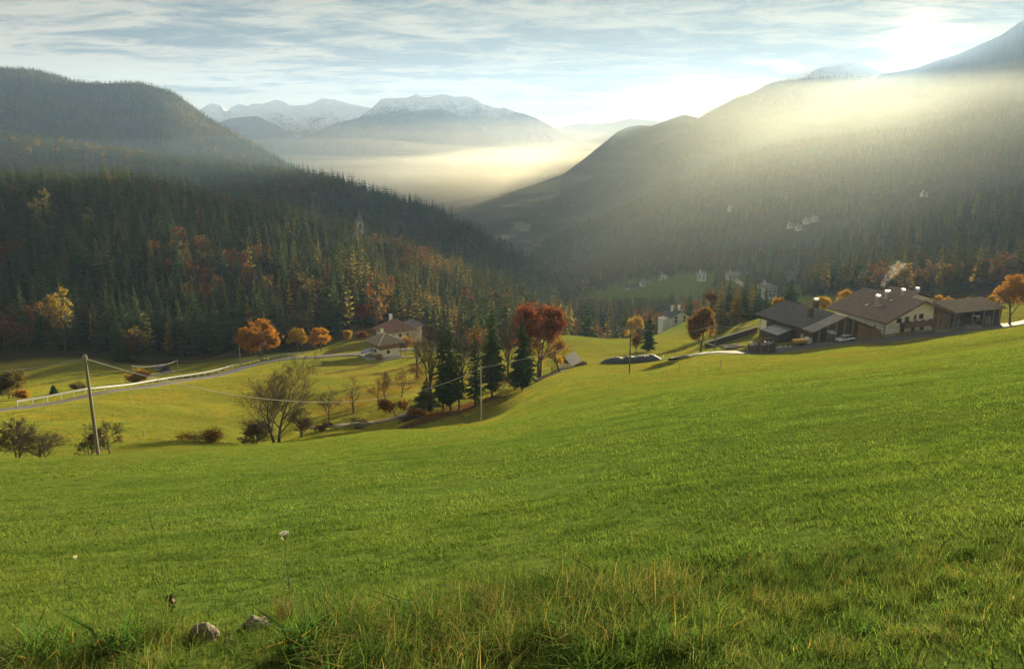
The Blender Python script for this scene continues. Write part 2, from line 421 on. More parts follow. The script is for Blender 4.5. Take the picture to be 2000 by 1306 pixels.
# ------------------------------------------------------------------ hills and mountains
def smooth1(a, k):
    if k < 1: return a
    ker = np.exp(-0.5 * (np.arange(-3 * k, 3 * k + 1) / k) ** 2); ker /= ker.sum()
    return np.convolve(np.pad(a, 3 * k, mode='edge'), ker, mode='valid')
HILLS = {}
def hill(name, crest, toe, material, prof=0.8, lower=0.0, ns=160, nt=46, back=600.0, amp=10.0, nscale=150.0, seed=1, sm=2, ridged=False, crest_amp=0.3, vcol=None, smooth=True):
    cu = np.array(crest, float); tu = np.array(toe, float)
    U = np.linspace(cu[0, 0], cu[-1, 0], ns)
    cv = smooth1(np.interp(U, cu[:, 0], cu[:, 1]), sm); cY = smooth1(np.interp(U, cu[:, 0], cu[:, 2]), sm)
    C = np.array([at(u, v, Y) for u, v, Y in zip(U, cv, cY)]); C[:, 2] -= lower
    tz = smooth1(np.interp(U, tu[:, 0], tu[:, 1]), 4) - 18; tY = smooth1(np.interp(U, tu[:, 0], tu[:, 2]), 4)
    T = np.stack([tY * (U - 1000) / 1455.0, tY, tz], 1)
    tt = np.concatenate([np.linspace(0, 1, nt), 1 + np.linspace(0.08, 1, 9)])
    P = np.zeros((len(tt), ns, 3))
    for i, t in enumerate(tt):
        if t <= 1:
            P[i, :, :2] = T[:, :2] + (C[:, :2] - T[:, :2]) * t
            P[i, :, 2] = T[:, 2] + (C[:, 2] - T[:, 2]) * (1 - (1 - t) ** (1 / prof) if prof < 1 else t ** prof)
        else:
            k = t - 1; P[i, :, :2] = C[:, :2] * (1 + k * back / C[:, 1:2])
            P[i, :, 2] = C[:, 2] + (T[:, 2] - 60 - C[:, 2]) * k ** 1.25
    x, y = P[..., 0], P[..., 1]
    w = np.where(tt < 1, np.minimum(1, np.minimum(tt * 5, crest_amp + (1 - tt) * 4)), crest_amp)[:, None]
    P[..., 2] += amp * 2 * fbm(x / nscale, y / nscale, 6, seed, 0.5, ridged) * w
    V = P.reshape(-1, 3); i = np.arange(len(tt) - 1)[:, None] * ns + np.arange(ns - 1)[None]
    F = np.stack([i, i + 1, i + ns + 1, i + ns], -1).reshape(-1, 4)
    me = np_mesh(name, V, F, [material], smooth=smooth)
    o = struct(from_mesh(name, me)); HILLS[name] = (P, nt); return o
def scatter(name, n, t0=0.0, t1=1.04, u0=None, keep=None, seed=1):
    """points spread evenly by area over a hill's face"""
    P, nt = HILLS[name]; r = np.random.default_rng(seed)
    rows = min(len(P) - 1, nt + 1); Q = P[:rows + 1]
    e1 = Q[:-1, 1:] - Q[:-1, :-1]; e2 = Q[1:, :-1] - Q[:-1, :-1]
    area = np.abs(e1[..., 0] * e2[..., 1] - e1[..., 1] * e2[..., 0])
    tv = np.arange(rows) / (nt - 1)
    area = area * ((tv >= t0) & (tv <= t1))[:, None]
    pr = (area / area.sum()).ravel(); idx = r.choice(len(pr), n, p=pr)
    i, j = np.divmod(idx, area.shape[1]); a = r.random(n)[:, None]; b = r.random(n)[:, None]
    p = Q[i, j] * (1 - a) * (1 - b) + Q[i, j + 1] * a * (1 - b) + Q[i + 1, j] * (1 - a) * b + Q[i + 1, j + 1] * a * b
    return p
def project(p):
    p = np.atleast_2d(p); c, s = math.cos(PITCH), math.sin(PITCH)
    dep = p[:, 1] * c - p[:, 2] * s; up = p[:, 1] * s + p[:, 2] * c
    return 1000 + FOC * p[:, 0] / dep, 653 - FOC * up / dep, dep

def forestfloor(nt, c0=(0.030, 0.036, 0.018), c1=(0.075, 0.058, 0.028), sc=0.03):
    s = NT(nt); p = s.pos(); n = s.noise(p, sc, 8, 0.7); m = s.noise(p, sc * 7, 5, 0.7)
    c = s.mix(s.mr(n, 0.35, 0.68), c0, c1); c = s.mix(s.mr(m, 0.3, 0.7), s.mix(1.0, c, (0.6, 0.65, 0.7), 'MULTIPLY'), c)
    s.out(s.principled(c, 0.95, s.bump(m, 0.8, 6.0), 0, 0.1))
M_floor = mat('forest_floor', forestfloor)
M_farwood = mat('distant_wooded_slope', forestfloor, c0=(0.022, 0.033, 0.022), c1=(0.075, 0.064, 0.034), sc=0.012)
def farfields(nt):
    """wooded slope with pale fields and orchards on its gentle foot"""
    s = NT(nt); p = s.pos(); n = s.noise(p, 0.006, 7, 0.68); m = s.noise(s.scaled(p, 1, 0.5, 1), 0.0035, 5, 0.6, 0.8)
    wood_ = s.mix(s.mr(n, 0.35, 0.65), (0.024, 0.034, 0.022), (0.065, 0.06, 0.035))
    fld = s.mix(s.mr(n, 0.4, 0.6), (0.10, 0.13, 0.05), (0.22, 0.20, 0.10))
    sep = s.n('ShaderNodeSeparateXYZ'); s.l(p, sep.inputs[0])
    low = s.mr(sep.outputs[2], -110, -170)
    f = s.math('MULTIPLY', s.mr(m, 0.52, 0.57), low)
    s.out(s.principled(s.mix(f, wood_, fld), 0.95, s.bump(n, 0.6, 20.0), 0, 0.1))
M_fields = mat('distant_fields', farfields)
def snowrock(nt, line=120.0, span=110.0):
    s = NT(nt); g = s.n('ShaderNodeNewGeometry'); p = g.outputs['Position']
    sep = s.n('ShaderNodeSeparateXYZ'); s.l(p, sep.inputs[0]); nz = s.n('ShaderNodeSeparateXYZ'); s.l(g.outputs['Normal'], nz.inputs[0])
    n = s.noise(p, 0.01, 8, 0.72); m = s.noise(s.scaled(p, 1, 1, 2.2), 0.035, 6, 0.7)
    rock = s.mix(s.mr(m, 0.3, 0.7), (0.03, 0.035, 0.04), (0.08, 0.085, 0.09))
    wood_ = s.mix(s.mr(n, 0.35, 0.65), (0.02, 0.03, 0.024), (0.05, 0.055, 0.04))
    hgt = s.math('ADD', sep.outputs[2], s.math('MULTIPLY', s.math('SUBTRACT', n, 0.5), 260))
    f = s.mr(hgt, line, line + span)
    st = s.math('ADD', s.math('MULTIPLY', s.math('SUBTRACT', nz.outputs[2], 0.55), 3.0), s.math('MULTIPLY', s.math('SUBTRACT', m, 0.45), 4.0))
    f2 = s.math('MULTIPLY', f, s.mr(st, -0.25, 0.25))
    below = s.mix(s.mr(hgt, line - 120, line - 20), wood_, rock)
    c = s.mix(f2, below, (0.86, 0.88, 0.90))
    s.out(s.principled(c, 0.8, s.bump(m, 0.7, 25.0), 0, 0.2))
M_snow = mat('snowy_rock', snowrock)
M_snow2 = mat('snowy_rock_near', snowrock, line=215.0, span=90.0)

hill('left_forest_hill', [(-420, 300, 640), (-200, 312, 640), (0, 325, 620), (100, 328, 610), (230, 322, 600), (330, 342, 585), (430, 372, 570), (560, 388, 550), (640, 415, 535), (740, 452, 510), (830, 482, 480), (900, 518, 450), (980, 556, 420), (1040, 592, 395), (1090, 630, 370)],
     [(-420, -70, 290), (0, -74, 288), (200, -74, 285), (400, -71, 276), (600, -72, 292), (800, -73, 296), (1000, -86, 310), (1090, -92, 330)], M_floor, prof=0.95, lower=19, amp=5, nscale=70, seed=3)
hill('left_mid_ridge', [(-420, 235, 1350), (-200, 240, 1350), (0, 250, 1300), (105, 258, 1280), (240, 278, 1250), (350, 292, 1220), (450, 302, 1200), (574, 316, 1160), (630, 320, 1140), (700, 344, 1110), (750, 362, 1080), (860, 394, 1020), (965, 452, 950), (1010, 482, 900), (1080, 520, 830), (1150, 548, 770), (1215, 580, 700)],
     [(-420, -90, 700), (0, -95, 690), (500, -110, 650), (800, -130, 600), (1000, -140, 560), (1215, -128, 640)], M_floor, prof=0.9, lower=22, amp=10, nscale=150, seed=11)
hill('left_high_hill', [(-500, 100, 2700), (-250, 108, 2650), (-80, 115, 2600), (0, 120, 2550), (60, 122, 2550), (105, 135, 2520), (140, 150, 2500), (200, 154, 2500), (270, 150, 2480), (335, 165, 2450), (400, 213, 2400), (470, 258, 2350), (560, 308, 2250), (620, 345, 2150), (700, 400, 2050)],
     [(-500, -130, 1500), (0, -140, 1500), (500, -200, 1450), (700, -240, 1400)], M_farwood, prof=0.85, lower=18, amp=22, nscale=320, seed=23, ns=200)
hill('right_forest_spur', [(1380, 585, 520), (1440, 548, 555), (1468, 533, 570), (1510, 515, 590), (1580, 486, 610), (1650, 451, 640), (1734, 425, 660), (1772, 406, 670), (1825, 388, 680), (1895, 367, 690), (1965, 350, 700), (2050, 330, 710), (2250, 280, 730), (2500, 220, 760)],
     [(1380, -92, 480), (1450, -88, 470), (1560, -76, 420), (1700, -66, 350), (1900, -62, 320), (2100, -58, 310), (2500, -40, 320)], M_floor, prof=0.95, lower=22, amp=6, nscale=80, seed=31)
hill('right_middle_ridge', [(1010, 522, 1500), (1040, 484, 1600), (1070, 458, 1650), (1105, 442, 1680), (1175, 416, 1700), (1259, 378, 1750), (1300, 348, 1780), (1352, 325, 1800), (1391, 306, 1820), (1440, 290, 1850), (1492, 276, 1870), (1562, 260, 1900), (1597, 254, 1920), (1695, 240, 1950), (1790, 232, 1980), (1860, 214, 2000), (1912, 202, 2000), (2000, 188, 2000), (2200, 150, 2000), (2500, 90, 2000)],
     [(1010, -230, 1300), (1150, -140, 900), (1300, -130, 850), (1600, -105, 900), (1800, -90, 920), (2000, -80, 930), (2500, -60, 950)], M_farwood, prof=0.95, lower=18, amp=14, nscale=240, seed=41, ns=200)
hill('right_mountain_side', [(1040, 372, 3700), (1100, 362, 3600), (1200, 322, 3450), (1250, 296, 3400), (1300, 268, 3400), (1350, 236, 3450), (1405, 204, 3700), (1468, 176, 4150), (1510, 157, 4600), (1573, 150, 4950), (1640, 148, 5150), (1700, 150, 5200), (1800, 160, 5200), (2000, 160, 5000), (2500, 120, 4800)],
     [(1040, -290, 2700), (1200, -280, 2300), (1500, -200, 2300), (2000, -120, 2500), (2500, -80, 2500)], M_farwood, prof=0.9, lower=10, amp=36, nscale=460, seed=51, ns=220)
hill('right_great_mountain', [(1660, 190, 5500), (1720, 146, 5600), (1790, 133, 5600), (1825, 119, 5500), (1867, 108, 5200), (1912, 88, 4600), (1954, 70, 4100), (2000, 38, 3600), (2080, 22, 3300), (2250, 20, 3000), (2500, 20, 2900)],
     [(1660, -100, 4300), (1850, -90, 3900), (2000, -80, 2500), (2500, -60, 2300)], M_farwood, prof=1.0, lower=0, amp=34, nscale=460, seed=61, sm=1, ridged=True, crest_amp=0.15)
hill('right_far_ridge', [(760, 412, 3500), (860, 396, 3550), (940, 384, 3600), (1017, 368, 3700), (1045, 360, 3800), (1101, 340, 3950), (1140, 311, 4000), (1182, 277, 4000), (1205, 258, 4000), (1227, 248, 4000), (1250, 245, 4000), (1273, 247, 4000), (1300, 236, 4000), (1336, 224, 4000), (1356, 229, 4000), (1450, 250, 4000), (1560, 260, 4000)],
     [(760, -300, 2500), (1000, -290, 2300), (1200, -270, 2300), (1560, -220, 2600)], M_fields, prof=1.25, lower=0, amp=20, nscale=340, seed=71, ns=260, sm=1, crest_amp=0.2)
hill('snowy_peak', [(1480, 210, 6300), (1540, 172, 6300), (1573, 150, 6300), (1590, 138, 6300), (1608, 130, 6300), (1640, 129, 6300), (1653, 123, 6300), (1666, 118, 6300), (1680, 124, 6300), (1700, 131, 6300), (1740, 150, 6300), (1800, 180, 6300)],
     [(1480, 250, 5900), (1800, 250, 5900)], mat('snowy_rock_peak', snowrock, line=430.0, span=120.0), prof=1.1, amp=44, nscale=420, seed=81, sm=1, ridged=True, crest_amp=0.06, nt=60, back=400)
hill('snowy_range', [(300, 260, 6300), (360, 235, 6300), (407, 205, 6300), (416, 202, 6300), (434, 208, 6300), (445, 219, 6300), (452, 209, 6300), (470, 203, 6300), (483, 208, 6300), (495, 203, 6300), (512, 204, 6300), (538, 196, 6300), (555, 200, 6300), (567, 207, 6300), (600, 205, 6300), (615, 199, 6300), (632, 192, 6300), (654, 196, 6300), (686, 205, 6300), (726, 212, 6300), (800, 225, 6300), (900, 250, 6300)],
     [(300, -310, 5300), (900, -310, 5300)], M_snow, prof=1.25, amp=100, nscale=430, seed=91, ns=520, nt=130, sm=1, ridged=True, crest_amp=0.14, back=800)
hill('snowy_massif', [(640, 262, 5600), (690, 240, 5600), (726, 214, 5600), (744, 195, 5600), (760, 193, 5600), (776, 191, 5600), (800, 189, 5600), (816, 183, 5600), (826, 191, 5600), (848, 189, 5600), (858, 185, 5600), (870, 184, 5600), (880, 188, 5600), (891, 190, 5600), (905, 189, 5600), (920, 191, 5600), (931, 197, 5600), (942, 203, 5600), (955, 207, 5600), (970, 212, 5600), (985, 210, 5600), (999, 216, 5600), (1020, 222, 5600), (1046, 232, 5600), (1075, 246, 5600), (1130, 275, 5600), (1200, 310, 5600)],
     [(640, -310, 4750), (1200, -310, 4750)], M_snow2, prof=1.2, amp=80, nscale=380, seed=101, ns=520, nt=130, sm=1, ridged=True, crest_amp=0.14, back=600)
hill('dark_foreridge', [(480, 330, 4900), (553, 282, 4900), (596, 264, 4900), (654, 241, 4900), (704, 230, 4900), (760, 221, 4900), (830, 214, 4900), (870, 214, 4900), (902, 228, 4900), (938, 252, 4900), (963, 272, 4900), (1010, 300, 4900), (1060, 330, 4900)],
     [(480, -310, 4450), (1060, -310, 4450)], M_farwood, prof=1.1, amp=30, nscale=420, seed=111, ns=220, crest_amp=0.1, back=500)
hill('blue_foothill', [(380, 260, 5450), (452, 231, 5450), (502, 227, 5450), (538, 244, 5450), (575, 265, 5450), (640, 300, 5450)],
     [(380, -310, 4950), (640, -310, 4950)], M_farwood, prof=1.1, amp=30, nscale=420, seed=121, crest_amp=0.1, back=500)
hill('last_far_ridge', [(1030, 271, 6900), (1075, 255, 6900), (1110, 245, 6900), (1135, 240, 6900), (1160, 243, 6900), (1200, 239, 6900), (1230, 231, 6900), (1270, 235, 6900), (1330, 241, 6900), (1450, 249, 6900)],
     [(1030, -310, 6200), (1450, -310, 6200)], M_farwood, prof=1.1, amp=30, nscale=420, seed=131, crest_amp=0.1, back=700)
# valley floor: one sheet out to the horizon
def valley(nt):
    s = NT(nt); p = s.pos(); n = s.noise(p, 0.002, 6, 0.65)
    s.out(s.principled(s.mix(s.mr(n, 0.4, 0.6), (0.04, 0.06, 0.03), (0.13, 0.13, 0.07)), 0.95))
mv = mesh_obj('valley_floor', [(-8000, -2500, -320), (8000, -2500, -320), (8000, 8300, -320), (-8000, 8300, -320)], [(0, 1, 2, 3)], mat('valley_floor', valley))
struct(mv)

# ------------------------------------------------------------------ air: even haze, and the mist lying in the far valley
def volume(name, box, dens, col, aniso, label):
    m = mat(name, lambda nt: None); nt = m.node_tree
    v = nt.nodes.new('ShaderNodeVolumePrincipled'); v.inputs['Density'].default_value = dens; v.inputs['Color'].default_value = tuple(col) + (1,)
    v.inputs['Anisotropy'].default_value = aniso
    o = nt.nodes.new('ShaderNodeOutputMaterial'); nt.links.new(v.outputs[0], o.inputs['Volume'])
    m.cycles.homogeneous_volume = True
    b = MB().box(*box).build(name, m); stuff(b, label, 'haze'); return b
volume('haze', (-8300, 8300, -2600, 8400, -321, 685), 0.56e-4, (0.42, 0.62, 1.0), 0.33, 'thin pale evening haze filling the air of the valley')
def mist(top, dens, seed, y0, label):
    """closed bank of mist with an uneven, billowing top"""
    nx, ny = 60, 50; xs = np.linspace(-2700 - seed, 3700 + seed, nx); ys = np.linspace(y0, 7700 + seed, ny); gx, gy = np.meshgrid(xs, ys)
    zt = top + (75 + 0.5 * max(0, top)) * fbm(gx / 900, gy / 1300, 4, seed); zt[0] = zt[-1] = -316.5; zt[:, 0] = zt[:, -1] = -316.5; zt[1] = 0.5 * zt[1] - 150
    V = np.concatenate([np.stack([gx, gy, zt], -1).reshape(-1, 3), np.stack([gx, gy, 0 * gx - 317 + 0.01 * seed], -1).reshape(-1, 3)]); i = np.arange(ny - 1)[:, None] * nx + np.arange(nx - 1)[None]; n = nx * ny
    up = np.stack([i, i + 1, i + nx + 1, i + nx], -1).reshape(-1, 4); F = [up, up[:, ::-1] + n]
    for e in (np.arange(nx), np.arange(nx)[::-1] + (ny - 1) * nx, (np.arange(ny) * nx)[::-1], np.arange(ny) * nx + nx - 1): F.append(np.stack([e[:-1] + n, e[1:] + n, e[1:], e[:-1]], -1))
    b = volume('valley_mist', (0, 1, 0, 1, 0, 1), dens, (1.0, 0.95, 0.76), 0.6, label); b.data = np_mesh('valley_mist', V, np.concatenate(F), list(b.data.materials))
mist(-95, 1.080e-4, 3, 2750, 'bright pale mist lying lowest over the far valley floor')
mist(-55, 0.900e-4, 5, 2800, 'second layer of the pale mist over the far valley')
mist(-15, 0.765e-4, 9, 2900, 'third layer of the pale mist over the far valley')
mist(25, 0.510e-4, 13, 3000, 'fourth, thin layer of the mist over the far valley')
mist(75, 0.340e-4, 19, 3100, 'fifth, very thin layer of the mist over the far valley')
mist(135, 0.255e-4, 23, 3200, 'faint uppermost veil of the mist over the far valley')
def basin_haze(top, dens, seed, x0, x1, y0, y1, label, col=(0.96, 0.96, 0.66), g=0.55):
    """bank of warm sunlit haze caught in the side valley on the right, its top uneven"""
    nx, ny = 50, 40; xs = np.linspace(x0, x1, nx); ys = np.linspace(y0, y1, ny); gx, gy = np.meshgrid(xs, ys)
    e = np.minimum(np.minimum((gx - x0) / 500, (x1 - gx) / 300), np.minimum((gy - y0) / 260, (y1 - gy) / 200)); e = np.clip(e, 0, 1)
    zt = -250 + (top * (gy - 150) / 2000 + 250 + 0.075 * gy * fbm(gx / 420, gy / 520, 4, seed)) * (e * e * (3 - 2 * e)); zt[0] = zt[-1] = -250; zt[:, 0] = zt[:, -1] = -250
    V = np.concatenate([np.stack([gx, gy, zt], -1).reshape(-1, 3), np.stack([gx, gy, 0 * gx - 252], -1).reshape(-1, 3)]); i = np.arange(ny - 1)[:, None] * nx + np.arange(nx - 1)[None]; n = nx * ny
    up = np.stack([i, i + 1, i + nx + 1, i + nx], -1).reshape(-1, 4); F = [up, up[:, ::-1] + n]
    for q in (np.arange(nx), np.arange(nx)[::-1] + (ny - 1) * nx, (np.arange(ny) * nx)[::-1], np.arange(ny) * nx + nx - 1): F.append(np.stack([q[:-1] + n, q[1:] + n, q[1:], q[:-1]], -1))
    b = volume('basin_haze', (0, 1, 0, 1, 0, 1), dens, col, g, label); b.data = np_mesh('basin_haze', V, np.concatenate(F), list(b.data.materials))
basin_haze(120, 0.210e-4, 17, -150, 2600, 700, 3300, 'warm sunlit haze hanging far back in the side valley at the right')
basin_haze(200, 0.663e-4, 29, -260, 1700, 240, 1750, 'warm sunlit haze over the valley behind the farm')
basin_haze(60, 1.0e-4, 37, -1500, 60, 640, 1250, 'bluish evening haze between the left hillside and the ridge behind it', (0.50, 0.72, 1.0), 0.2)
HI = max((v.co.z, o.name) for o in bpy.data.objects if o.type == 'MESH' and o.get('kind') == 'structure' for v in o.data.vertices)
if HI[0] > 683: raise RuntimeError('haze top under %.1f %s' % HI)
# ------------------------------------------------------------------ plants: geometry
def barkmat(nt, c0=(0.05, 0.04, 0.03), c1=(0.13, 0.11, 0.085)):
    s = NT(nt); n = s.noise(s.scaled(s.obj(), 6, 6, 1.2), 2.0, 5, 0.7)
    s.out(s.principled(s.mix(s.mr(n, 0.3, 0.7), c0, c1), 0.9, s.bump(n, 0.6, 0.05), 0, 0.15))
M_bark = mat('bark', barkmat)
M_barkg = mat('grey_bark', barkmat, c0=(0.06, 0.055, 0.045), c1=(0.16, 0.145, 0.12))
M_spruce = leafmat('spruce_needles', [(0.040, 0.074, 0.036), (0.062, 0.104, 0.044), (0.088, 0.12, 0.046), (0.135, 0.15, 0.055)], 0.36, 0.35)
M_larch = leafmat('larch_needles', [(0.22, 0.15, 0.03), (0.29, 0.21, 0.045), (0.25, 0.23, 0.07), (0.34, 0.23, 0.04)], 0.52, 0.5)
M_spruce_e = leafmat('sunlit_olive_needles', [(0.065, 0.085, 0.038), (0.10, 0.115, 0.045), (0.14, 0.135, 0.05), (0.18, 0.145, 0.05)], 0.5, 0.35)  # olive mixed conifers, with sunlight on the slope put into the lighter colours
M_farlarch = leafmat('far_larch_needles', [(0.10, 0.09, 0.04), (0.13, 0.11, 0.045), (0.12, 0.12, 0.05)], 0.3, 0.3)
M_beech = leafmat('beech_leaves', [(0.13, 0.045, 0.022), (0.17, 0.07, 0.028), (0.21, 0.11, 0.035), (0.15, 0.11, 0.045)], 0.35, 0.5)
M_olive = leafmat('fading_leaves', [(0.09, 0.08, 0.03), (0.12, 0.10, 0.035), (0.15, 0.105, 0.035), (0.13, 0.095, 0.045)], 0.5, 0.5)
M_orange = leafmat('orange_leaves', [(0.34, 0.15, 0.016), (0.40, 0.21, 0.022), (0.43, 0.26, 0.034), (0.36, 0.18, 0.024)], 0.33, 0.8)
M_red = leafmat('red_leaves', [(0.19, 0.058, 0.028), (0.23, 0.080, 0.032), (0.26, 0.11, 0.038), (0.20, 0.066, 0.03)], 0.33, 0.8)
M_yellow = leafmat('yellow_leaves', [(0.34, 0.22, 0.02), (0.42, 0.27, 0.025), (0.38, 0.28, 0.04)], 0.33, 0.8)
M_brownleaf = leafmat('brown_leaves', [(0.13, 0.06, 0.02), (0.18, 0.09, 0.025), (0.24, 0.13, 0.03)], 0.33, 0.8)
M_twig = leafmat('fine_twigs', [(0.075, 0.06, 0.048), (0.105, 0.082, 0.064), (0.13, 0.10, 0.075)], 0.0, 1.0)

def conifer_geo(seed, h, r, levels, nb, style='kite', bare=0.08, droop=0.28, power=0.9, lift=0.0, thin=1.0):
    """returns crown quads V,F"""
    g = np.random.default_rng(seed); V = []; F = []
    def quad(a, b, c, d):
        k = len(V); V.extend((a, b, c, d)); F.append((k, k + 1, k + 2, k + 3))
    for i in range(levels):
        f = i / (levels - 1.0); z = h * (bare + (0.985 - bare) * f ** 0.92)
        rl = r * (1 - f) ** power * (0.75 + 0.5 * g.random()) + 0.12
        if f < 0.12: rl *= 0.7 + 2.0 * f
        n = max(4, int(round(nb * (0.55 + 0.5 * (1 - f)))))
        ph = g.random() * 7
        for j in range(n):
            a = ph + (j + 0.5 * g.random()) * 2 * math.pi / n; L = rl * ((0.65 + 0.5 * g.random()) if style == 'kite' else (0.5 + 0.85 * g.random() ** 1.3))
            dr = droop * (0.6 + 0.8 * g.random()); zz = z + (g.random() - 0.5) * h * 0.6 / levels
            ca, sa = math.cos(a), math.sin(a); o = np.array([ca, sa, 0]); s_ = np.array([-sa, ca, 0])
            p0 = np.array([0, 0, zz]); p1 = o * L * 0.55 + (0, 0, zz - dr * 0.35 * L + lift * L); p2 = o * L + (0, 0, zz - dr * L + lift * 1.3 * L)
            if style == 'kite':
                w = 0.46 * L * thin + 0.10
                dn = np.array([0, 0, -0.32 * w])
                quad(p0, p1 + s_ * w + dn, p2, p1); quad(p0, p1, p2, p1 - s_ * w + dn)
                if g.random() < 0.6: quad(p1 * 0.5 + p0 * 0.5, p2 * 0.9 + p0 * 0.1, p2 * 0.75 + p0 * 0.25 - (0, 0, 0.30 * L), p1 * 0.6 + p0 * 0.4 - (0, 0, 0.34 * L))
            else:
                m = max(5, int(4 + L * 2.6))
                quad(p0 + s_ * 0.03, p1 + s_ * 0.04, p2, p1 - s_ * 0.04)
                for q in range(m):
                    t = 0.18 + 0.8 * (q + g.random() * 0.7) / m
                    b = p0 * (1 - t) ** 2 + 2 * p1 * t * (1 - t) + p2 * t * t
                    for sg in (-1, 1):
                        l2 = L * (0.16 + 0.30 * (1 - t)) * (0.6 + 0.8 * g.random()) + 0.10
                        d = s_ * sg * (0.75 + 0.3 * g.random()) + o * (0.55 + 0.5 * g.random()) + np.array([0, 0, -0.25 - 0.55 * g.random()])
                        d = d / np.linalg.norm(d); e = b + d * l2; w2 = (0.11 + 0.15 * l2)
                        cr = np.cross(d, (0, 0, 1)); cr = cr / (np.linalg.norm(cr) + 1e-6) * w2 + np.array([0, 0, w2 * (g.random() - 0.5)])
                        mid = b * 0.45 + e * 0.55
                        quad(b, mid + cr, e, mid - cr)
    k = len(V)
    quad(np.array([-0.12, 0, h * 0.93]), np.array([0.12, 0, h * 0.93]), np.array([0.02, 0, h * 1.02]), np.array([-0.02, 0, h * 1.02]))
    quad(np.array([0, -0.12, h * 0.93]), np.array([0, 0.12, h * 0.93]), np.array([0, 0.02, h * 1.02]), np.array([0, -0.02, h * 1.02]))
    return np.array(V), np.array(F)
def frustum(pts, rad, n=6):
    mb = MB(); mb.tube(pts, rad, n, caps=False); return np.array(mb.v), np.array(mb.f)
def merge(parts):
    """[(V,F,mat)] -> V,F,midx"""
    Vs, Fs, ms = [], [], []; o = 0
    for V, F, m in parts:
        Vs.append(V); Fs.append(F + o); ms.append(np.full(len(F), m)); o += len(V)
    return np.concatenate(Vs), np.concatenate(Fs), np.concatenate(ms)

def grow(seed, h, r0, lvmax=4, trunk=0.3, kids=(5, 4, 4, 3, 3), ang=(45, 45, 42, 40, 40), ratio=0.62, curv=0.16, up=0.10, lean=(0, 0), forks=1, spread=1.0):
    g = np.random.default_rng(seed); segs = []; tips = []
    def nrm(v): return v / (np.linalg.norm(v) + 1e-9)
    def branch(p, d, L, r, lv):
        ns = (7, 5, 4, 3, 2, 2)[lv]; nk = kids[lv] if lv < lvmax else 0; start = trunk if lv == 0 else 0.22
        at_ = sorted(start + (1 - start) * (k + g.random()) / max(1, nk) for k in range(nk)); ki = 0
        for i in range(ns):
            d = nrm(d + (g.random(3) - 0.5) * 2 * curv * (0.55 if lv == 0 else 1) + np.array([0, 0, up * (0.4 if lv == 0 else 1)]))
            q = p + d * L / ns; ra = r * (1 - 0.72 * i / ns); rb = r * (1 - 0.72 * (i + 1) / ns)
            segs.append((p, q, ra, rb, lv))
            while ki < nk and at_[ki] <= (i + 1) / ns + 1e-6:
                t = at_[ki] * ns - i; c = p + (q - p) * min(max(t, 0), 1)
                ax = nrm(np.cross(d, g.random(3) - 0.5)); an = R(ang[lv]) * (0.7 + 0.6 * g.random())
                cd = nrm(d * math.cos(an) + np.cross(ax, d) * math.sin(an)); cd[:2] *= spread; cd = nrm(cd)
                f = at_[ki]; branch(c, cd, L * ratio * (1.15 - 0.5 * f) * (0.75 + 0.5 * g.random()), max(rb * 0.62, 0.006), lv + 1); ki += 1
            p = q
        tips.append((p, d, lv))
    for k in range(forks):
        a = 2 * math.pi * (k + 0.3) / max(forks, 1); off = 0.09 if forks > 1 else 0
        branch(np.array([math.cos(a) * r0 * (forks > 1), math.sin(a) * r0 * (forks > 1), -0.25]), nrm(np.array([lean[0] + off * math.cos(a), lean[1] + off * math.sin(a), 1.0])), h * (0.78 if forks < 2 else 0.8) * (1 - 0.1 * k), r0 * (1 if forks < 2 else 0.75), 0)
    return segs, tips
def seg_mesh(segs, sides=(8, 6, 4, 3, 3, 3), minr=0.0):
    Vs, Fs = [], []; o = 0
    by = {}
    for s in segs: by.setdefault(s[4], []).append(s)
    for lv, ss in by.items():
        n = sides[lv]; P = np.array([s[0] for s in ss]); Q = np.array([s[1] for s in ss]); ra = np.maximum(minr, np.array([s[2] for s in ss])); rb = np.maximum(minr, np.array([s[3] for s in ss]))
        d = Q - P; d /= np.linalg.norm(d, axis=1, keepdims=True) + 1e-9
        a = np.cross(d, np.array([0.13, 0.31, 0.94])); a /= np.linalg.norm(a, axis=1, keepdims=True) + 1e-9; b = np.cross(d, a)
        th = np.arange(n) * 2 * math.pi / n
        ring = a[:, None] * np.cos(th)[None, :, None] + b[:, None] * np.sin(th)[None, :, None]
        V = np.concatenate([P[:, None] + ring * ra[:, None, None], Q[:, None] + ring * rb[:, None, None]], 1)
        k = np.arange(len(ss))[:, None] * 2 * n; i = np.arange(n)[None]; j = (np.arange(n) + 1)[None] % n
        F = np.stack([k + i, k + j, k + n + j, k + n + i], -1).reshape(-1, 4)
        Vs.append(V.reshape(-1, 3)); Fs.append(F + o); o += len(ss) * 2 * n
    return np.concatenate(Vs), np.concatenate(Fs)
def leaf_mesh(seed, centers, per, size, spread):
    g = np.random.default_rng(seed); C = np.repeat(np.asarray(centers), per, 0); n = len(C)
    C = C + g.normal(0, spread, (n, 3))
    a = g.normal(size=(n, 3)); a /= np.linalg.norm(a, axis=1, keepdims=True); b = np.cross(a, g.normal(size=(n, 3))); b /= np.linalg.norm(b, axis=1, keepdims=True) + 1e-9
    s = size * (0.6 + 0.8 * g.random((n, 1)))
    V = np.stack([C - a * s, C + b * s * 0.55, C + a * s, C - b * s * 0.55], 1).reshape(-1, 3)
    return V, np.arange(n * 4).reshape(-1, 4)
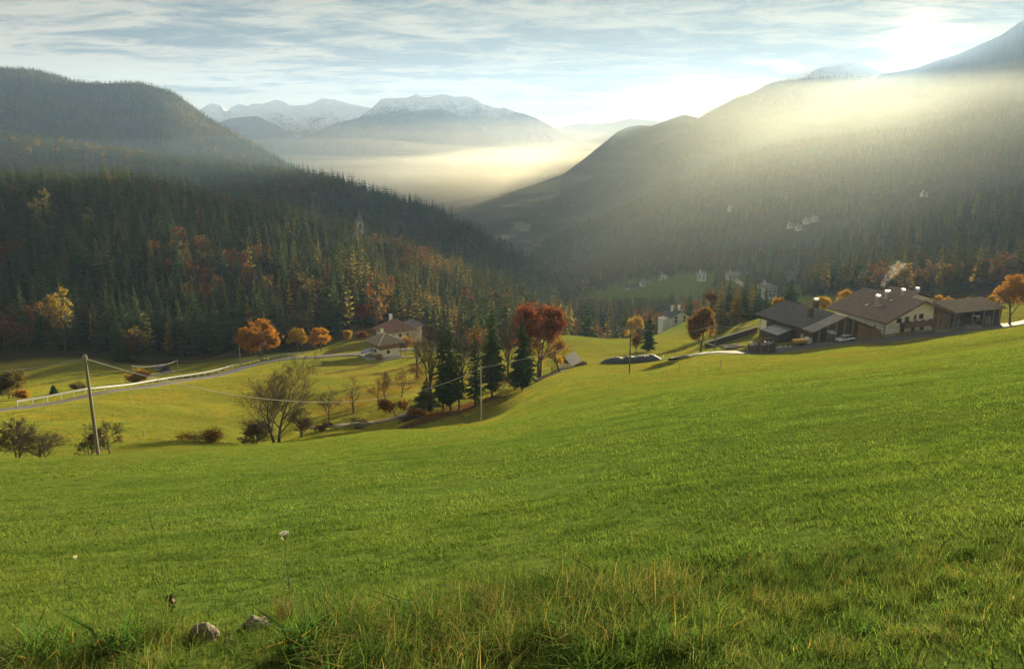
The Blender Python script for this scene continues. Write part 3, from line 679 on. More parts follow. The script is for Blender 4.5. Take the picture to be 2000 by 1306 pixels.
def leaf_centres(segs, tips, lvmin, per_seg, seed, keep=1.0):
    g = np.random.default_rng(seed); out = []
    for p, q, ra, rb, lv in segs:
        if lv >= lvmin:
            for k in range(per_seg):
                if g.random() < keep: out.append(p + (q - p) * g.random())
    C = np.array(out + [t[0] for t in tips if t[2] >= lvmin])
    n = fbm(C[:, 0] * 0.55 + seed, C[:, 2] * 0.55 + C[:, 1] * 0.37, 3, seed)      # gaps between clumps of leaves
    return C[n > -0.045]
def scaled_to(V, parts, h):
    return

# one-mesh trees for the woods (too small in view to show parts)
def wood_conifer(name, seed, h, r, m, levels=14, nb=7, **kw):
    V, F = conifer_geo(seed, h, r, levels, nb, **kw)
    tv, tf = frustum([(0, 0, -1.5), (0, 0, h * 0.5), (0, 0, h * 0.9)], [0.011 * h + 0.05, 0.006 * h, 0.01], 5)
    V, F, mi = merge([(tv, tf, 0), (V, F, 1)]); return np_mesh(name, V, F, [M_bark, m], mi)
def wood_broadleaf(name, seed, h, w, m, ncl=26, per=16, size=0.55):
    g = np.random.default_rng(seed); c = []
    segs = [(np.array([0, 0, -1.0]), np.array([0.1, 0, h * 0.45]), 0.022 * h, 0.014 * h, 0)]
    for k in range(ncl):
        a = g.random() * 7; e = g.random(); rr = w * (0.35 + 0.65 * math.sqrt(g.random())) * math.sin(math.pi * (0.12 + 0.8 * e)) ** 0.7
        p = np.array([math.cos(a) * rr, math.sin(a) * rr, h * (0.26 + 0.70 * e)]); c.append(p)
        segs.append((np.array([0.05, 0, h * (0.2 + 0.3 * e)]), p, 0.009 * h, 0.02, 2))
    LV, LF = leaf_mesh(seed + 1, c, per, size, w * 0.17)
    SV, SF = seg_mesh(segs); V, F, mi = merge([(SV, SF, 0), (LV, LF, 1)]); return np_mesh(name, V, F, [M_barkg, m], mi)
SPR = [wood_conifer('spruce_a', 1, 25, 4.3, M_spruce, 15, 8), wood_conifer('spruce_b', 2, 27, 4.0, M_spruce, 16, 8), wood_conifer('spruce_c', 3, 22, 4.2, M_spruce, 14, 8), wood_conifer('spruce_d', 4, 26, 4.9, M_spruce, 15, 9)]
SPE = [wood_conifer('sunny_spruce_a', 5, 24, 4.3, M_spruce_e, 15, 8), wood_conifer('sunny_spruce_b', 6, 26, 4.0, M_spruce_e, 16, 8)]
LAR = [wood_conifer('larch_a', 11, 23, 3.2, M_larch, 13, 6, droop=0.1, lift=0.05, power=0.75, thin=0.8, bare=0.2), wood_conifer('larch_b', 12, 21, 3.6, M_larch, 12, 6, droop=0.05, lift=0.1, power=0.65, thin=0.8, bare=0.15)]
BEE = [wood_broadleaf('beech_a', 21, 19, 4.6, M_beech), wood_broadleaf('beech_b', 22, 17, 4.2, M_beech), wood_broadleaf('ash_a', 23, 18, 4.6, M_olive), wood_broadleaf('ash_b', 24, 15, 4.0, M_olive)]
FAR = [wood_conifer('far_spruce', 31, 22, 5.4, M_spruce, 7, 7), wood_conifer('far_larch', 32, 21, 5.0, M_farlarch, 7, 6, power=0.7), wood_broadleaf('far_beech', 33, 17, 5.0, M_olive, 12, 5, 1.5), wood_conifer('far_spruce_b', 34, 25, 5.0, M_spruce, 8, 7)]

def gn_instances(name, pts, rot, sc, kind, meshes, label, cat):
    """one object that repeats meshes over its points"""
    me = bpy.data.meshes.new(name); n = len(pts); me.vertices.add(n); me.vertices.foreach_set('co', np.asarray(pts, np.float32).ravel())
    for an, ty, key, data in (('rot', 'FLOAT_VECTOR', 'vector', rot), ('sc', 'FLOAT', 'value', sc), ('kind', 'INT', 'value', kind)):
        at_ = me.attributes.new(an, ty, 'POINT'); at_.data.foreach_set(key, np.asarray(data, np.int32 if ty == 'INT' else np.float32).ravel())
    me.update(); o = from_mesh(name, me)
    ng = bpy.data.node_groups.new(name, 'GeometryNodeTree'); ng.interface.new_socket('Geometry', in_out='INPUT', socket_type='NodeSocketGeometry'); ng.interface.new_socket('Geometry', in_out='OUTPUT', socket_type='NodeSocketGeometry')
    N = ng.nodes.new; L = ng.links.new; gi = N('NodeGroupInput'); go = N('NodeGroupOutput'); jn = N('GeometryNodeJoinGeometry')
    def attr(nm, ty):
        a = N('GeometryNodeInputNamedAttribute'); a.data_type = ty; a.inputs['Name'].default_value = nm
        return a.outputs[0]
    ar, as_, ak = attr('rot', 'FLOAT_VECTOR'), attr('sc', 'FLOAT'), attr('kind', 'INT')
    e2r = N('FunctionNodeEulerToRotation'); L(ar, e2r.inputs[0])
    for k, m in enumerate(meshes):
        po = bpy.data.objects.new(m.name + '_source', m)
        oi = N('GeometryNodeObjectInfo'); oi.inputs[0].default_value = po; oi.inputs['As Instance'].default_value = True
        cmpn = N('FunctionNodeCompare'); cmpn.data_type = 'INT'; cmpn.operation = 'EQUAL'
        ins = [s for s in cmpn.inputs if s.type == 'INT']; L(ak, ins[0]); ins[1].default_value = k
        ip = N('GeometryNodeInstanceOnPoints'); L(gi.outputs[0], ip.inputs['Points']); L(cmpn.outputs[0], ip.inputs['Selection'])
        L(oi.outputs['Geometry'], ip.inputs['Instance']); L(e2r.outputs[0], ip.inputs['Rotation']); L(as_, ip.inputs['Scale'])
        L(ip.outputs[0], jn.inputs[0])
    L(jn.outputs[0], go.inputs[0]); md = o.modifiers.new('scatter', 'NODES'); md.node_group = ng
    return stuff(o, label, cat)
def yaw(n, g, tilt=0.03): return np.stack([g.normal(0, tilt, n), g.normal(0, tilt, n), g.random(n) * 6.283], 1)

# ------------------------------------------------------------------ woods
CLEAR = []   # (x, y, radius) kept free of trees: houses, lanes, named trees
def free(p):
    k = np.ones(len(p), bool)
    for x, y, r in CLEAR: k &= np.hypot(p[:, 0] - x, p[:, 1] - y) > r
    return k
def thin_out(p, dmin):
    """drop points closer than dmin to an earlier one"""
    cell = {}; keep = np.zeros(len(p), bool)
    for i, (x, y) in enumerate(p[:, :2]):
        cx, cy = int(x // dmin), int(y // dmin)
        if any((x - a) ** 2 + (y - b) ** 2 < dmin * dmin for ix in (-1, 0, 1) for iy in (-1, 0, 1) for a, b in cell.get((cx + ix, cy + iy), ())): continue
        cell.setdefault((cx, cy), []).append((x, y)); keep[i] = True
    return p[keep]
def valley_clear():
    for u, v, Y, r in ((1330, 640, 312, 34), (1505, 584, 470, 40), (1375, 552, 668, 42), (1437, 550, 690, 34), (1240, 567, 700, 34), (1300, 565, 695, 24), (1470, 562, 590, 40), (1545, 556, 600, 26), (1420, 556, 640, 40)):
        p = at(u, v, Y); CLEAR.append((p[0], p[1], r))
valley_clear()
g = np.random.default_rng(99)
pl = thin_out(scatter('left_forest_hill', 17000, 0.02, 1.06, seed=4), 4.7)
pr = thin_out(scatter('right_forest_spur', 9000, 0.02, 1.06, seed=5), 5.0)
# low wood between the meadow's edge and the valley
gx = g.random(5200) * 2 - 1; gy = 262 + g.random(5200) ** 1.2 * 560
pv = np.stack([gx * 0.62 * gy + 0.08 * gy, gy, 0 * gy], 1); pv[:, 2] = ground_z(pv[:, 0], pv[:, 1])
uu, vv, _ = project(pv); pv = pv[(uu > 900) & (uu < 2250)]; pv = pv[free(pv)]; pv = thin_out(pv, 6.5)
uu, vv, _ = project(pv); pv0 = pv
pv = pv[~((uu > 1090) & (uu < 1440) & (pv[:, 1] < 285)) & ~((uu > 1560) & (pv[:, 1] < 300))]
lim = np.interp(uu[~((uu > 1090) & (uu < 1440) & (pv0[:, 1] < 285)) & ~((uu > 1560) & (pv0[:, 1] < 300))], [900, 1090, 1130, 1200, 1330, 1400, 1420, 1480, 1500, 1560, 1700, 2300], [500, 560, 575, 572, 566, 566, 556, 556, 580, 580, 560, 540])
# how tall a tree may stand before it would hide the valley houses
hv = np.full(len(pv), 30.0)
for k, q in enumerate(pv):
    if q[1] < 715: d_ = ray(project(q[None])[0][0], lim[k]); hv[k] = d_[2] / d_[1] * q[1] - q[2]
pv = pv[hv > 9.0]; hv = hv[hv > 9.0]
near = np.concatenate([pl, pr, pv]); src = np.concatenate([np.zeros(len(pl)), np.ones(len(pr)), np.full(len(pv), 2)]).astype(int)
gzn = ground_z(near[:, 0], near[:, 1]); near[:, 2] = np.maximum(near[:, 2], np.where(near[:, 1] < 1000, gzn, -999))
uu, vv, dep = project(near)
mixn = fbm(near[:, 0] / 60, near[:, 1] / 60, 3, 44) + 0.35 * (g.random(len(near)) - 0.5)
east = np.clip((uu - 420) / 500, 0, 1) * (src == 0)
kind = np.zeros(len(near), int)                       # 0 spruce 1 larch 2 broadleaf
kind[mixn > 0.27 - 0.12 * east] = 2
kind[g.random(len(near)) < 0.075 + 0.08 * (src == 1) + 0.05 * east + 0.03 * (src == 2)] = 1
kind[(src == 2) & (g.random(len(near)) < 0.25)] = 2
hs = 0.56 + 0.46 * g.random(len(near)) + 0.14 * (g.random(len(near)) < 0.12); hs[kind == 2] *= 0.95
hs[len(pl) + len(pr):] = np.minimum(hs[len(pl) + len(pr):], hv / 25.0)
top = near.copy(); top[:, 2] += 24 * hs; tu_, tv_, _ = project(top)
size = hs * 24 / dep * ((tu_ > 5) & (tu_ < 1995))
# an individual needs to be seen: the nearest row in each narrow column hides the feet of the next, but not its top
NAMES = {0: 'spruce_tree', 1: 'larch_tree', 2: 'broadleaf_tree'}
LOOK = {0: 'dark green spruce', 1: 'pale yellow larch', 2: 'rusty broadleaf tree'}
def tree_label(k, s, u, v, h, sun_):
    """size and look, then where in its wood, against things one can find in the photograph"""
    sz = 'tall ' if h > 0.92 else ('short ' if h < 0.7 else '')
    if s == 0:
        col = ('at the far left', 'above the green dip', 'above the guard rail', 'behind the orange tree', 'left of the chalet', 'behind the chalet', 'behind the conifer row', 'behind the red tree')[int(np.clip(u // 140, 0, 7))]
        w = ('near the top of', 'high on', 'above the middle of', 'in the middle of', 'below the middle of', 'low on', 'at the foot of')[int(np.searchsorted((380, 430, 475, 520, 560, 600), v))] + ' the left hillside'
        gr = 'left hillside wood'
    elif s == 1:
        col = ('left of the barn roof', 'above the barn roof', 'above the farmhouse chimneys', 'above the open shed', 'at the far right')[int(np.clip((u - 1500) // 100, 0, 4))]
        w = 'high in the farm slope wood' if v < 450 else ('halfway up the farm slope wood' if v < 520 else 'low in the farm slope wood'); gr = 'wood behind the farm'
    else:
        col = ('behind the red tree', 'right of the red tree', 'left of the wooden pole', 'behind the lone dark conifer', 'by the white valley house', 'behind the brown leafed tree', 'left of the barn', 'behind the barn', 'behind the farmhouse', 'behind the open shed')[int(np.clip((u - 1000) // 80, 0, 9))]
        w = 'far back in the valley wood' if v < 585 else 'in the valley wood'; gr = 'valley wood'
    return sz + ('olive green spruce' if sun_ else LOOK[k]) + ' ' + w + ', ' + col, 'tree', {0: 'spruces', 1: 'larches', 2: 'broadleaf trees'}[k] + ' of the ' + gr
# nothing may stand in the sight line to the valley houses
bu_, bv_, _ = project(near); view = np.ones(len(near), bool)
for u0, u1, v0, v1, Yh in ((1482, 1528, 548, 583, 470), (1356, 1386, 532, 549, 680), (1420, 1452, 532, 549, 700), (1535, 1560, 532, 549, 620), (1302, 1352, 610, 640, 325), (1216, 1312, 550, 570, 700)):
    hw_ = 4.0 * hs * FOC / dep; view &= ~((near[:, 1] < Yh) & (bu_ + hw_ > u0) & (bu_ - hw_ < u1) & (tv_ < v1 - 3) & (bv_ > v0))
size = size * view
solo = np.zeros(len(near), bool)
for k in (0, 1, 2):
    idx = np.where(kind == k)[0]; idx = idx[np.argsort(-size[idx])][:280]; solo[idx[size[idx] > 0]] = True
PROTO = {0: SPR, 1: LAR, 2: BEE}
sunny = (kind == 0) & (g.random(len(near)) < np.where(src == 0, 0.12 + 0.6 * np.clip((uu - 480) / 320, 0, 1), np.where(src == 1, 0.72, 0.45)))  # spruces given the sunlit needle colours, more often towards the hillside's right
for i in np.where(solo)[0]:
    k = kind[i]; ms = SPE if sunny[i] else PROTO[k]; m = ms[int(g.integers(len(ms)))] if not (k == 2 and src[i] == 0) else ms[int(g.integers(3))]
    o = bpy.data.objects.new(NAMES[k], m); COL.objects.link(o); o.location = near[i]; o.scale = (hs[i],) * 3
    o.rotation_euler = (g.normal(0, 0.02), g.normal(0, 0.02), g.random() * 6.28)
    tag(o, *tree_label(k, int(src[i]), tu_[i], tv_[i], hs[i], sunny[i]))
rest = ~solo & view
def wood(name, sel, label):
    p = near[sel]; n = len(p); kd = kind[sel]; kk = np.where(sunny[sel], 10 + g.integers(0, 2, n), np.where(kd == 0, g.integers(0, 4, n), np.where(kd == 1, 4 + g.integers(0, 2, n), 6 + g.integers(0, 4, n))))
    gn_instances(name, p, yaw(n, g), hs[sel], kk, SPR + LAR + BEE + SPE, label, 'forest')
wood('left_hillside_wood', rest & (src == 0), 'dense dark spruce wood covering the left hillside')
wood('farm_slope_wood', rest & (src == 1), 'hazy mixed wood on the slope behind the farm')
wood('valley_wood', rest & (src == 2), 'mixed wood in the valley below the bright meadow')
def far_wood(name, hillname, n, dmin, t0, label, sc=1.0, seed=1, gap=None, mixf=(0.72, 0.84)):
    p = thin_out(scatter(hillname, n, t0, 1.03, seed=seed), dmin); u, v, _ = project(p)
    k = (u > -130) & (u < 2130); p = p[k]
    if gap is not None:
        u, v, _ = project(p); k = ~gap(u, v, p); p = p[k]
    m = fbm(p[:, 0] / 130, p[:, 1] / 130, 4, seed) + 0.5 * (g.random(len(p)) - 0.5)
    kk = np.where(m > 0.30, 2, np.where(m > 0.19, 1, np.where(g.random(len(p)) < 0.5, 0, 3)))
    gn_instances(name, p, yaw(len(p), g), sc * (0.7 + 0.5 * g.random(len(p))), kk, FAR, label, 'forest')
far_wood('mid_ridge_wood', 'left_mid_ridge', 16000, 6.0, 0.12, 'dark bluish conifer wood on the ridge behind the left hillside', 0.95, 7)
far_wood('high_hill_wood', 'left_high_hill', 34000, 7.0, 0.1, 'blue hazy conifer wood on the high hill at the left', 0.66, 8)
def gapR(u, v, p):
    e = lambda cu, cv, ru, rv: ((u - cu) / ru) ** 2 + ((v - cv + 0.25 * (u - cu)) / rv) ** 2 < 1
    return e(1420, 409, 50, 13) | e(1590, 446, 75, 14) | e(1850, 362, 95, 14) | e(1520, 472, 70, 13) | e(1740, 395, 50, 9)
far_wood('right_ridge_wood', 'right_middle_ridge', 26000, 8.0, 0.0, 'hazy green wood on the middle ridge at the right', 0.72, 9, gap=gapR)
far_wood('mountain_side_wood', 'right_mountain_side', 14000, 16.0, 0.45, 'faint wood along the mountain side under the sun', 0.95, 10)
# ------------------------------------------------------------------ grass
def grassmat(name, near_cols, far_cols, trans=0.45, dry=(0.30, 0.24, 0.10), dryness=0.0):
    def b(nt):
        s = NT(nt); p = s.pos(); at_ = s.n('ShaderNodeAttribute'); at_.attribute_name = 'tone'; tone = at_.outputs['Fac']
        n = s.math('ADD', s.math('MULTIPLY', s.noise(p, 0.35, 4, 0.6), 0.6), s.math('MULTIPLY', s.noise(s.scaled(p, 0.6, 1.3, 1.0), 0.09, 4, 0.6), 0.4)); n2 = s.noise(p, 2.2, 3, 0.6)
        f = s.math('ADD', s.math('MULTIPLY', tone, 0.55), s.math('ADD', s.math('MULTIPLY', s.math('SUBTRACT', n, 0.5), 1.5), s.math('MULTIPLY', s.math('SUBTRACT', n2, 0.3), 0.6)))
        a = s.ramp(f, [(i / (len(near_cols) - 1), c) for i, c in enumerate(near_cols)]); c2 = s.ramp(f, [(i / (len(far_cols) - 1), c) for i, c in enumerate(far_cols)])
        sep = s.n('ShaderNodeSeparateXYZ'); s.l(p, sep.inputs[0])
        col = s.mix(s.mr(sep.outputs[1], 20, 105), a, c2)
        st = s.noise(s.scaled(p, 0.55, 1.5, 1.5), 1.7, 5, 0.65, 0.5)      # darker clover and clumps drawn out along the slope
        col = s.mix(s.mr(st, 0.36, 0.58), s.mix(1.0, col, (0.60, 0.70, 0.68), 'MULTIPLY'), s.mix(1.0, col, (1.28, 1.22, 1.15), 'MULTIPLY'))
        if dryness: col = s.mix(s.mr(s.math('ADD', s.math('MULTIPLY', tone, 0.6), s.math('MULTIPLY', n2, 0.6)), 1 - dryness, 1.08 - dryness), col, dry)
        d = s.n('ShaderNodeBsdfDiffuse'); s.l(col, d.inputs[0])
        t = s.n('ShaderNodeBsdfTranslucent'); s.l(s.mix(1.0, col, (1.15, 1.15, 0.75), 'MULTIPLY'), t.inputs[0])
        m = s.n('ShaderNodeMixShader'); m.inputs[0].default_value = trans; s.l(d.outputs[0], m.inputs[1]); s.l(t.outputs[0], m.inputs[2])
        gl = s.n('ShaderNodeBsdfGlossy'); gl.inputs['Roughness'].default_value = 0.45; gl.inputs[0].default_value = (0.8, 0.8, 0.7, 1)
        m2 = s.n('ShaderNodeMixShader'); m2.inputs[0].default_value = 0.0; s.l(m.outputs[0], m2.inputs[1]); s.l(gl.outputs[0], m2.inputs[2]); s.out(m2.outputs[0])
    return mat(name, b)
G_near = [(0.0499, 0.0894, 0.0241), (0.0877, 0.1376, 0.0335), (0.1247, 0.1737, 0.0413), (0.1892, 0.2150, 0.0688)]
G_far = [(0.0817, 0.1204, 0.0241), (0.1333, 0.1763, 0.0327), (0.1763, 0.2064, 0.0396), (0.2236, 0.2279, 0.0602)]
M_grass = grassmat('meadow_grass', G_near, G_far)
M_tall = grassmat('bank_grass', [(0.055, 0.095, 0.026), (0.09, 0.135, 0.034), (0.135, 0.17, 0.045), (0.20, 0.19, 0.07)], G_far, 0.4, (0.24, 0.19, 0.08), 0.22)
M_broad = grassmat('fresh_grass', [(0.05, 0.11, 0.03), (0.075, 0.15, 0.035), (0.11, 0.18, 0.04)], G_far, 0.45, (0.36, 0.22, 0.04), 0.16)
M_straw = grassmat('dead_grass', [(0.10, 0.075, 0.04), (0.16, 0.125, 0.07), (0.24, 0.19, 0.11)], G_far, 0.3)

def blades(seed, n, rad, lmin, lmax, width, lean=0.5, clump=0.0, bend=0.5, square=False):
    """n curved tapering blades of two quads each"""
    g = np.random.default_rng(seed)
    r = rad * np.sqrt(g.random(n)); a = g.random(n) * 6.283
    x, y = r * np.cos(a), r * np.sin(a)
    if clump:
        k = max(3, int(n * clump)); cx = rad * np.sqrt(g.random(k)); ca = g.random(k) * 6.283; j = g.integers(0, k, n)
        x = cx[j] * np.cos(ca[j]) + g.normal(0, rad * 0.035, n); y = cx[j] * np.sin(ca[j]) + g.normal(0, rad * 0.035, n)
    L = lmin + (lmax - lmin) * g.random(n) ** 1.4; th = g.random(n) * 6.283; ln = lean * (0.15 + g.random(n))
    o = np.stack([np.cos(th), np.sin(th), 0 * th], 1); sd = np.stack([-np.sin(th), np.cos(th), 0 * th], 1)
    tw = g.random(n)[:, None] * 6.283; sd = sd * np.cos(tw) * 0.5 + sd * 0.5 + o * np.sin(tw) * 0.5
    B = np.stack([x, y, 0 * x - 0.01], 1); w = width * (0.6 + 0.8 * g.random((n, 1)))
    Mid = B + o * (L * ln * 0.35)[:, None] + np.array([0, 0, 1]) * (L * 0.55)[:, None]
    Tip = B + o * (L * ln * (0.8 + bend))[:, None] + np.array([0, 0, 1]) * (L * (1 - 0.35 * ln * bend * 1.6))[:, None]
    V = np.stack([B - sd * w / 2, B + sd * w / 2, Mid + sd * w * 0.42, Mid - sd * w * 0.42, Tip + sd * w * 0.06, Tip - sd * w * 0.06], 1).reshape(-1, 3)
    k = np.arange(n)[:, None] * 6
    F = np.concatenate([k + np.array([[0, 1, 2, 3]]), k + np.array([[3, 2, 4, 5]])]); tone = np.repeat(g.random(n), 6)
    return V, F, tone
def tone_mesh(name, V, F, tone, materials):
    me = np_mesh(name, V, F, materials); a = me.attributes.new('tone', 'FLOAT', 'POINT'); a.data.foreach_set('value', np.asarray(tone, np.float32)); return me
def patch(name, m, *a, **k): V, F, t = blades(*a, **k); return tone_mesh(name, V, F, t, [m])

def normals_at(x, y, e):
    zx = (ground_z(x + e, y) - ground_z(x - e, y)) / (2 * e); zy = (ground_z(x, y + e) - ground_z(x, y - e)) / (2 * e); return zx, zy
NOGRASS = []     # (points in plan, half width): roads, yards
def grass_zone(name, y0, y1, rad, over, meshes, label, seed, amax=0.86, smin=0.8, smax=1.25, extra=None):
    g = np.random.default_rng(seed); sp = rad * 1.9 / math.sqrt(over); ny = int((y1 - y0) / (sp * 0.87)) + 1; nx = int(2 * amax * y1 / sp) + 1
    gx, gy = np.meshgrid(np.arange(nx), np.arange(ny)); x = ((gx + 0.5 * (gy % 2) - nx / 2) * sp).ravel(); y = (y0 + gy * sp * 0.87).ravel()
    x = x + g.normal(0, sp * 0.18, x.shape); y = y + g.normal(0, sp * 0.18, y.shape); k0 = np.abs(x) < amax * np.maximum(y, 1.0) + rad; x, y = x[k0], y[k0]; n = len(x)
    k = np.ones(n, bool)
    for pts, hw in NOGRASS: k &= seg_dist(x, y, pts) > hw + rad * 0.75
    if extra is not None: k &= extra(x, y)
    x, y = x[k], y[k]; z = ground_z(x, y); zx, zy = normals_at(x, y, rad * 0.6); n = len(x)
    rot = []
    for a, b in zip(zx, zy):
        q = Vector((-a, -b, 1)).to_track_quat('Z', 'Y') @ Euler((0, 0, g.random() * 6.283)).to_quaternion(); rot.append(tuple(q.to_euler()))
    gn_instances(name, np.stack([x, y, z], 1), np.array(rot), smin + (smax - smin) * g.random(n), g.integers(0, len(meshes), n), meshes, label, 'grass')
def visible_ground(x, y):
    """drop patches on ground that the slope hides from view"""
    z = ground_z(x, y); p = np.stack([x, y, z], 1); ok = np.ones(len(x), bool)
    for f in (0.62, 0.72, 0.8, 0.86, 0.92, 0.96): ok &= ground_z(x * f, y * f) < z * f + 1.5
    return ok
def build_grass():
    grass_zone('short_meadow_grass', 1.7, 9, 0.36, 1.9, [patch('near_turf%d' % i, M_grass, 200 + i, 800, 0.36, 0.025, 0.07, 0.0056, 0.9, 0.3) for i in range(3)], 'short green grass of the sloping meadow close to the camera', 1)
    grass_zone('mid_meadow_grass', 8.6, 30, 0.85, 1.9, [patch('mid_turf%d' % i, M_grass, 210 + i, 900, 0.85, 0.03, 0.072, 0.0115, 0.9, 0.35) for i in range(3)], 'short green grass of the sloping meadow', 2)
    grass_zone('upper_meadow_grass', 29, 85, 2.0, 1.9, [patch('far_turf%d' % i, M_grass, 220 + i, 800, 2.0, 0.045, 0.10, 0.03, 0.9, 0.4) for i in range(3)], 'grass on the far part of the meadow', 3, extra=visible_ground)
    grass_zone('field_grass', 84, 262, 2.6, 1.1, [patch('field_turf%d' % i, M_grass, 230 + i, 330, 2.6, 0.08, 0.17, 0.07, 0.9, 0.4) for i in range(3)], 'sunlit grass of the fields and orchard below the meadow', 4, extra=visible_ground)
    # rank grass along the bank in front
    g = np.random.default_rng(31)
    tufts = [patch('tall_tuft%d' % i, M_tall, 240 + i, 70, 0.13, 0.12, 0.34, 0.005, 0.75, 0.0, 0.7) for i in range(4)] + [patch('straw_tuft', M_straw, 250, 50, 0.14, 0.08, 0.26, 0.004, 1.0, 0.0, 0.9), patch('fresh_tuft', M_broad, 251, 34, 0.09, 0.10, 0.24, 0.011, 0.8, 0.0, 0.7)]
    n = 1500; x = (2 * g.random(n) - 1) * 3.9; y = 2.9 - 0.14 * np.maximum(x, 0) + g.normal(0.75, 0.42, n) + 0.25 * fbm(x / 0.9, x * 0, 3, 4)
    k = (np.abs(x) < 0.95 * y) & (y > 2.3); x, y = x[k], y[k]; z = ground_z(x, y) - 0.01; n = len(x)
    lowr = np.where((x > 1.0), 0.62, 1.0) * np.where(y > 4.2, 0.75, 1.0) * np.where((x > -1.75) & (x < -1.05) & (y < 4.2), 0.45, 1)
    gn_instances('bank_grass', np.stack([x, y, z], 1), yaw(n, g, 0.12), lowr * np.where((x > -1.6) & (x < 0.7), 1.15, 0.9) * (0.42 + 0.45 * g.random(n)), np.where(g.random(n) < 0.15, 4, np.where(g.random(n) < 0.3, 5, g.integers(0, 4, n))), tufts, 'rank uncut grass with straw blades along the near bank', 'grass')
# ------------------------------------------------------------------ single trees, each with its own trunk and crown
def height_for(base, vtop):
    """height that carries a thing standing at base up to the image row of its top"""
    lo, hi = 0.02, 60.0
    for _ in range(40):
        m = (lo + hi) / 2; _, v, dd = project(np.array([[base[0], base[1], base[2] + m]]))
        if v[0] > vtop and dd[0] > 0.05: lo = m
        else: hi = m
    return lo
def base_at(u, vb, Y): return hit(u, vb) if Y is None else onground(u, Y, vb)
BASES = []
def root_tree(name, label, cat, base, group=None):
    BASES.append(base); return thing(name, label, cat, base - np.array([0, 0, 0.05]), 0.0, group)
def conifer(label, u, vb, vt, wpx, seed, Y=None, group=None, bare=0.12, m=None, name='spruce_tree', dens=1.0, **kw):
    b = base_at(u, vb, Y); h = height_for(b, vt); _, _, d = project(b[None]); r = wpx * d[0] / FOC / 2
    e = root_tree(name, label, 'tree', b, group)
    V, F = conifer_geo(seed, h, r, max(14, int(h * 2.0 * dens)), 10, 'fine', bare=bare, **{'power': 0.78, **kw})
    from_mesh('crown', np_mesh('crown', V, F, [m or M_spruce]), e)
    tv, tf = frustum([(0, 0, -0.6), (0, 0, h * 0.12), (0.05, 0, h * 0.55), (0, 0, h * 0.97)], [0.014 * h + 0.06, 0.012 * h + 0.03, 0.007 * h, 0.02], 8)
    from_mesh('trunk', np_mesh('trunk', tv, tf, [M_bark], smooth=True), e); return e
def into_crown(p, w, h, g, f0=0.22):
    """true where a point lies inside a rounded, lumpy crown"""
    f = min(max((p[2] / h - f0) / (1 - f0), 0.0), 1.0); r = math.hypot(p[0], p[1]); az = math.atan2(p[1], p[0])
    rm = 0.5 * w * (math.sqrt(max(0.02, 1 - abs(2 * f - 0.92) ** 2.2 / 1.2))) * (0.86 + 0.17 * math.sin(2.3 * az + 5.1 * f + w) + 0.12 * math.sin(5.1 * az - 9.0 * f + h))
    return r <= rm * (1.0 + 0.25 * g.random())
def leafy(label, u, vb, vt, wpx, seed, m, Y=None, group=None, leaf=0.30, per=3, lvmax=4, trunk=0.28, kids=(7, 5, 4, 3), bark=None, spread=1.0, lean=(0, 0), keep=1.0, name='broadleaf_tree', cat='tree', jit=0.35, forks=1, lvmin=None):
    b = base_at(u, vb, Y); h = height_for(b, vt); _, _, d = project(b[None]); w = wpx * d[0] / FOC
    segs, tips = grow(seed, h, 0.02 * h + 0.04, lvmax, trunk, kids, spread=spread, lean=lean, forks=forks)
    C = np.array([s[1] for s in segs]); sx = w / max(0.1, (np.percentile(C[:, 0], 95) - np.percentile(C[:, 0], 5) + np.percentile(C[:, 1], 95) - np.percentile(C[:, 1], 5)) * 0.5 * 1.12 + jit); sz = h * 0.97 / C[:, 2].max(); S = np.array([sx, sx, sz])
    segs = [(p * S, q * S, ra, rb, lv) for p, q, ra, rb, lv in segs]; tips = [(p * S, d_, lv) for p, d_, lv in tips]
    gc = np.random.default_rng(seed + 5); segs = [s for s in segs if s[4] < 2 or into_crown(s[1], w, h, gc)]; tips = [s for s in tips if into_crown(s[0], w, h, gc)]
    e = root_tree(name, label, cat, b, group)
    V, F = seg_mesh([s for s in segs if s[4] <= 2], minr=0.012); from_mesh('trunk', np_mesh('trunk', V, F, [bark or M_bark], smooth=True), e)
    cs = leaf_centres(segs, tips, lvmax - 1 if lvmin is None else lvmin, 1, seed, keep)
    V, F = leaf_mesh(seed + 3, cs, per, leaf, jit); V2, F2 = seg_mesh([s for s in segs if s[4] > 2], minr=0.010)
    V, F, mi = merge([(V, F, 0), (V2, F2, 1)]); from_mesh('crown', np_mesh('crown', V, F, [m, M_twig], mi), e); return e
def baretree(label, u, vb, vt, wpx, seed, Y=None, group=None, forks=1, lvmax=4, kids=(8, 6, 5, 4, 3), trunk=0.2, ang=(42, 42, 40, 38, 36), bark=None, twig=0.016, lean=(0, 0), curv=0.16, name='bare_tree', cat='tree', up=0.10, rk=0.017):
    b = base_at(u, vb, Y); h = height_for(b, vt); _, _, d = project(b[None]); w = wpx * d[0] / FOC
    segs, tips = grow(seed, h, rk * h + 0.03, lvmax, trunk, kids, ang, forks=forks, lean=lean, curv=curv, up=up)
    C = np.array([s[1] for s in segs]); sx = w / max(0.1, (np.ptp(C[:, 0]) + np.ptp(C[:, 1])) * 0.5); sz = h * 0.97 / C[:, 2].max(); S = np.array([sx, sx, sz])
    segs = [(p * S, q * S, ra, rb, lv) for p, q, ra, rb, lv in segs]
    e = root_tree(name, label, cat, b, group)
    V, F = seg_mesh([s for s in segs if s[4] <= 1], minr=twig); from_mesh('trunk', np_mesh('trunk', V, F, [bark or M_bark], smooth=True), e)
    V, F = seg_mesh([s for s in segs if s[4] > 1], minr=twig); from_mesh('branches', np_mesh('branches', V, F, [M_twig]), e); return e

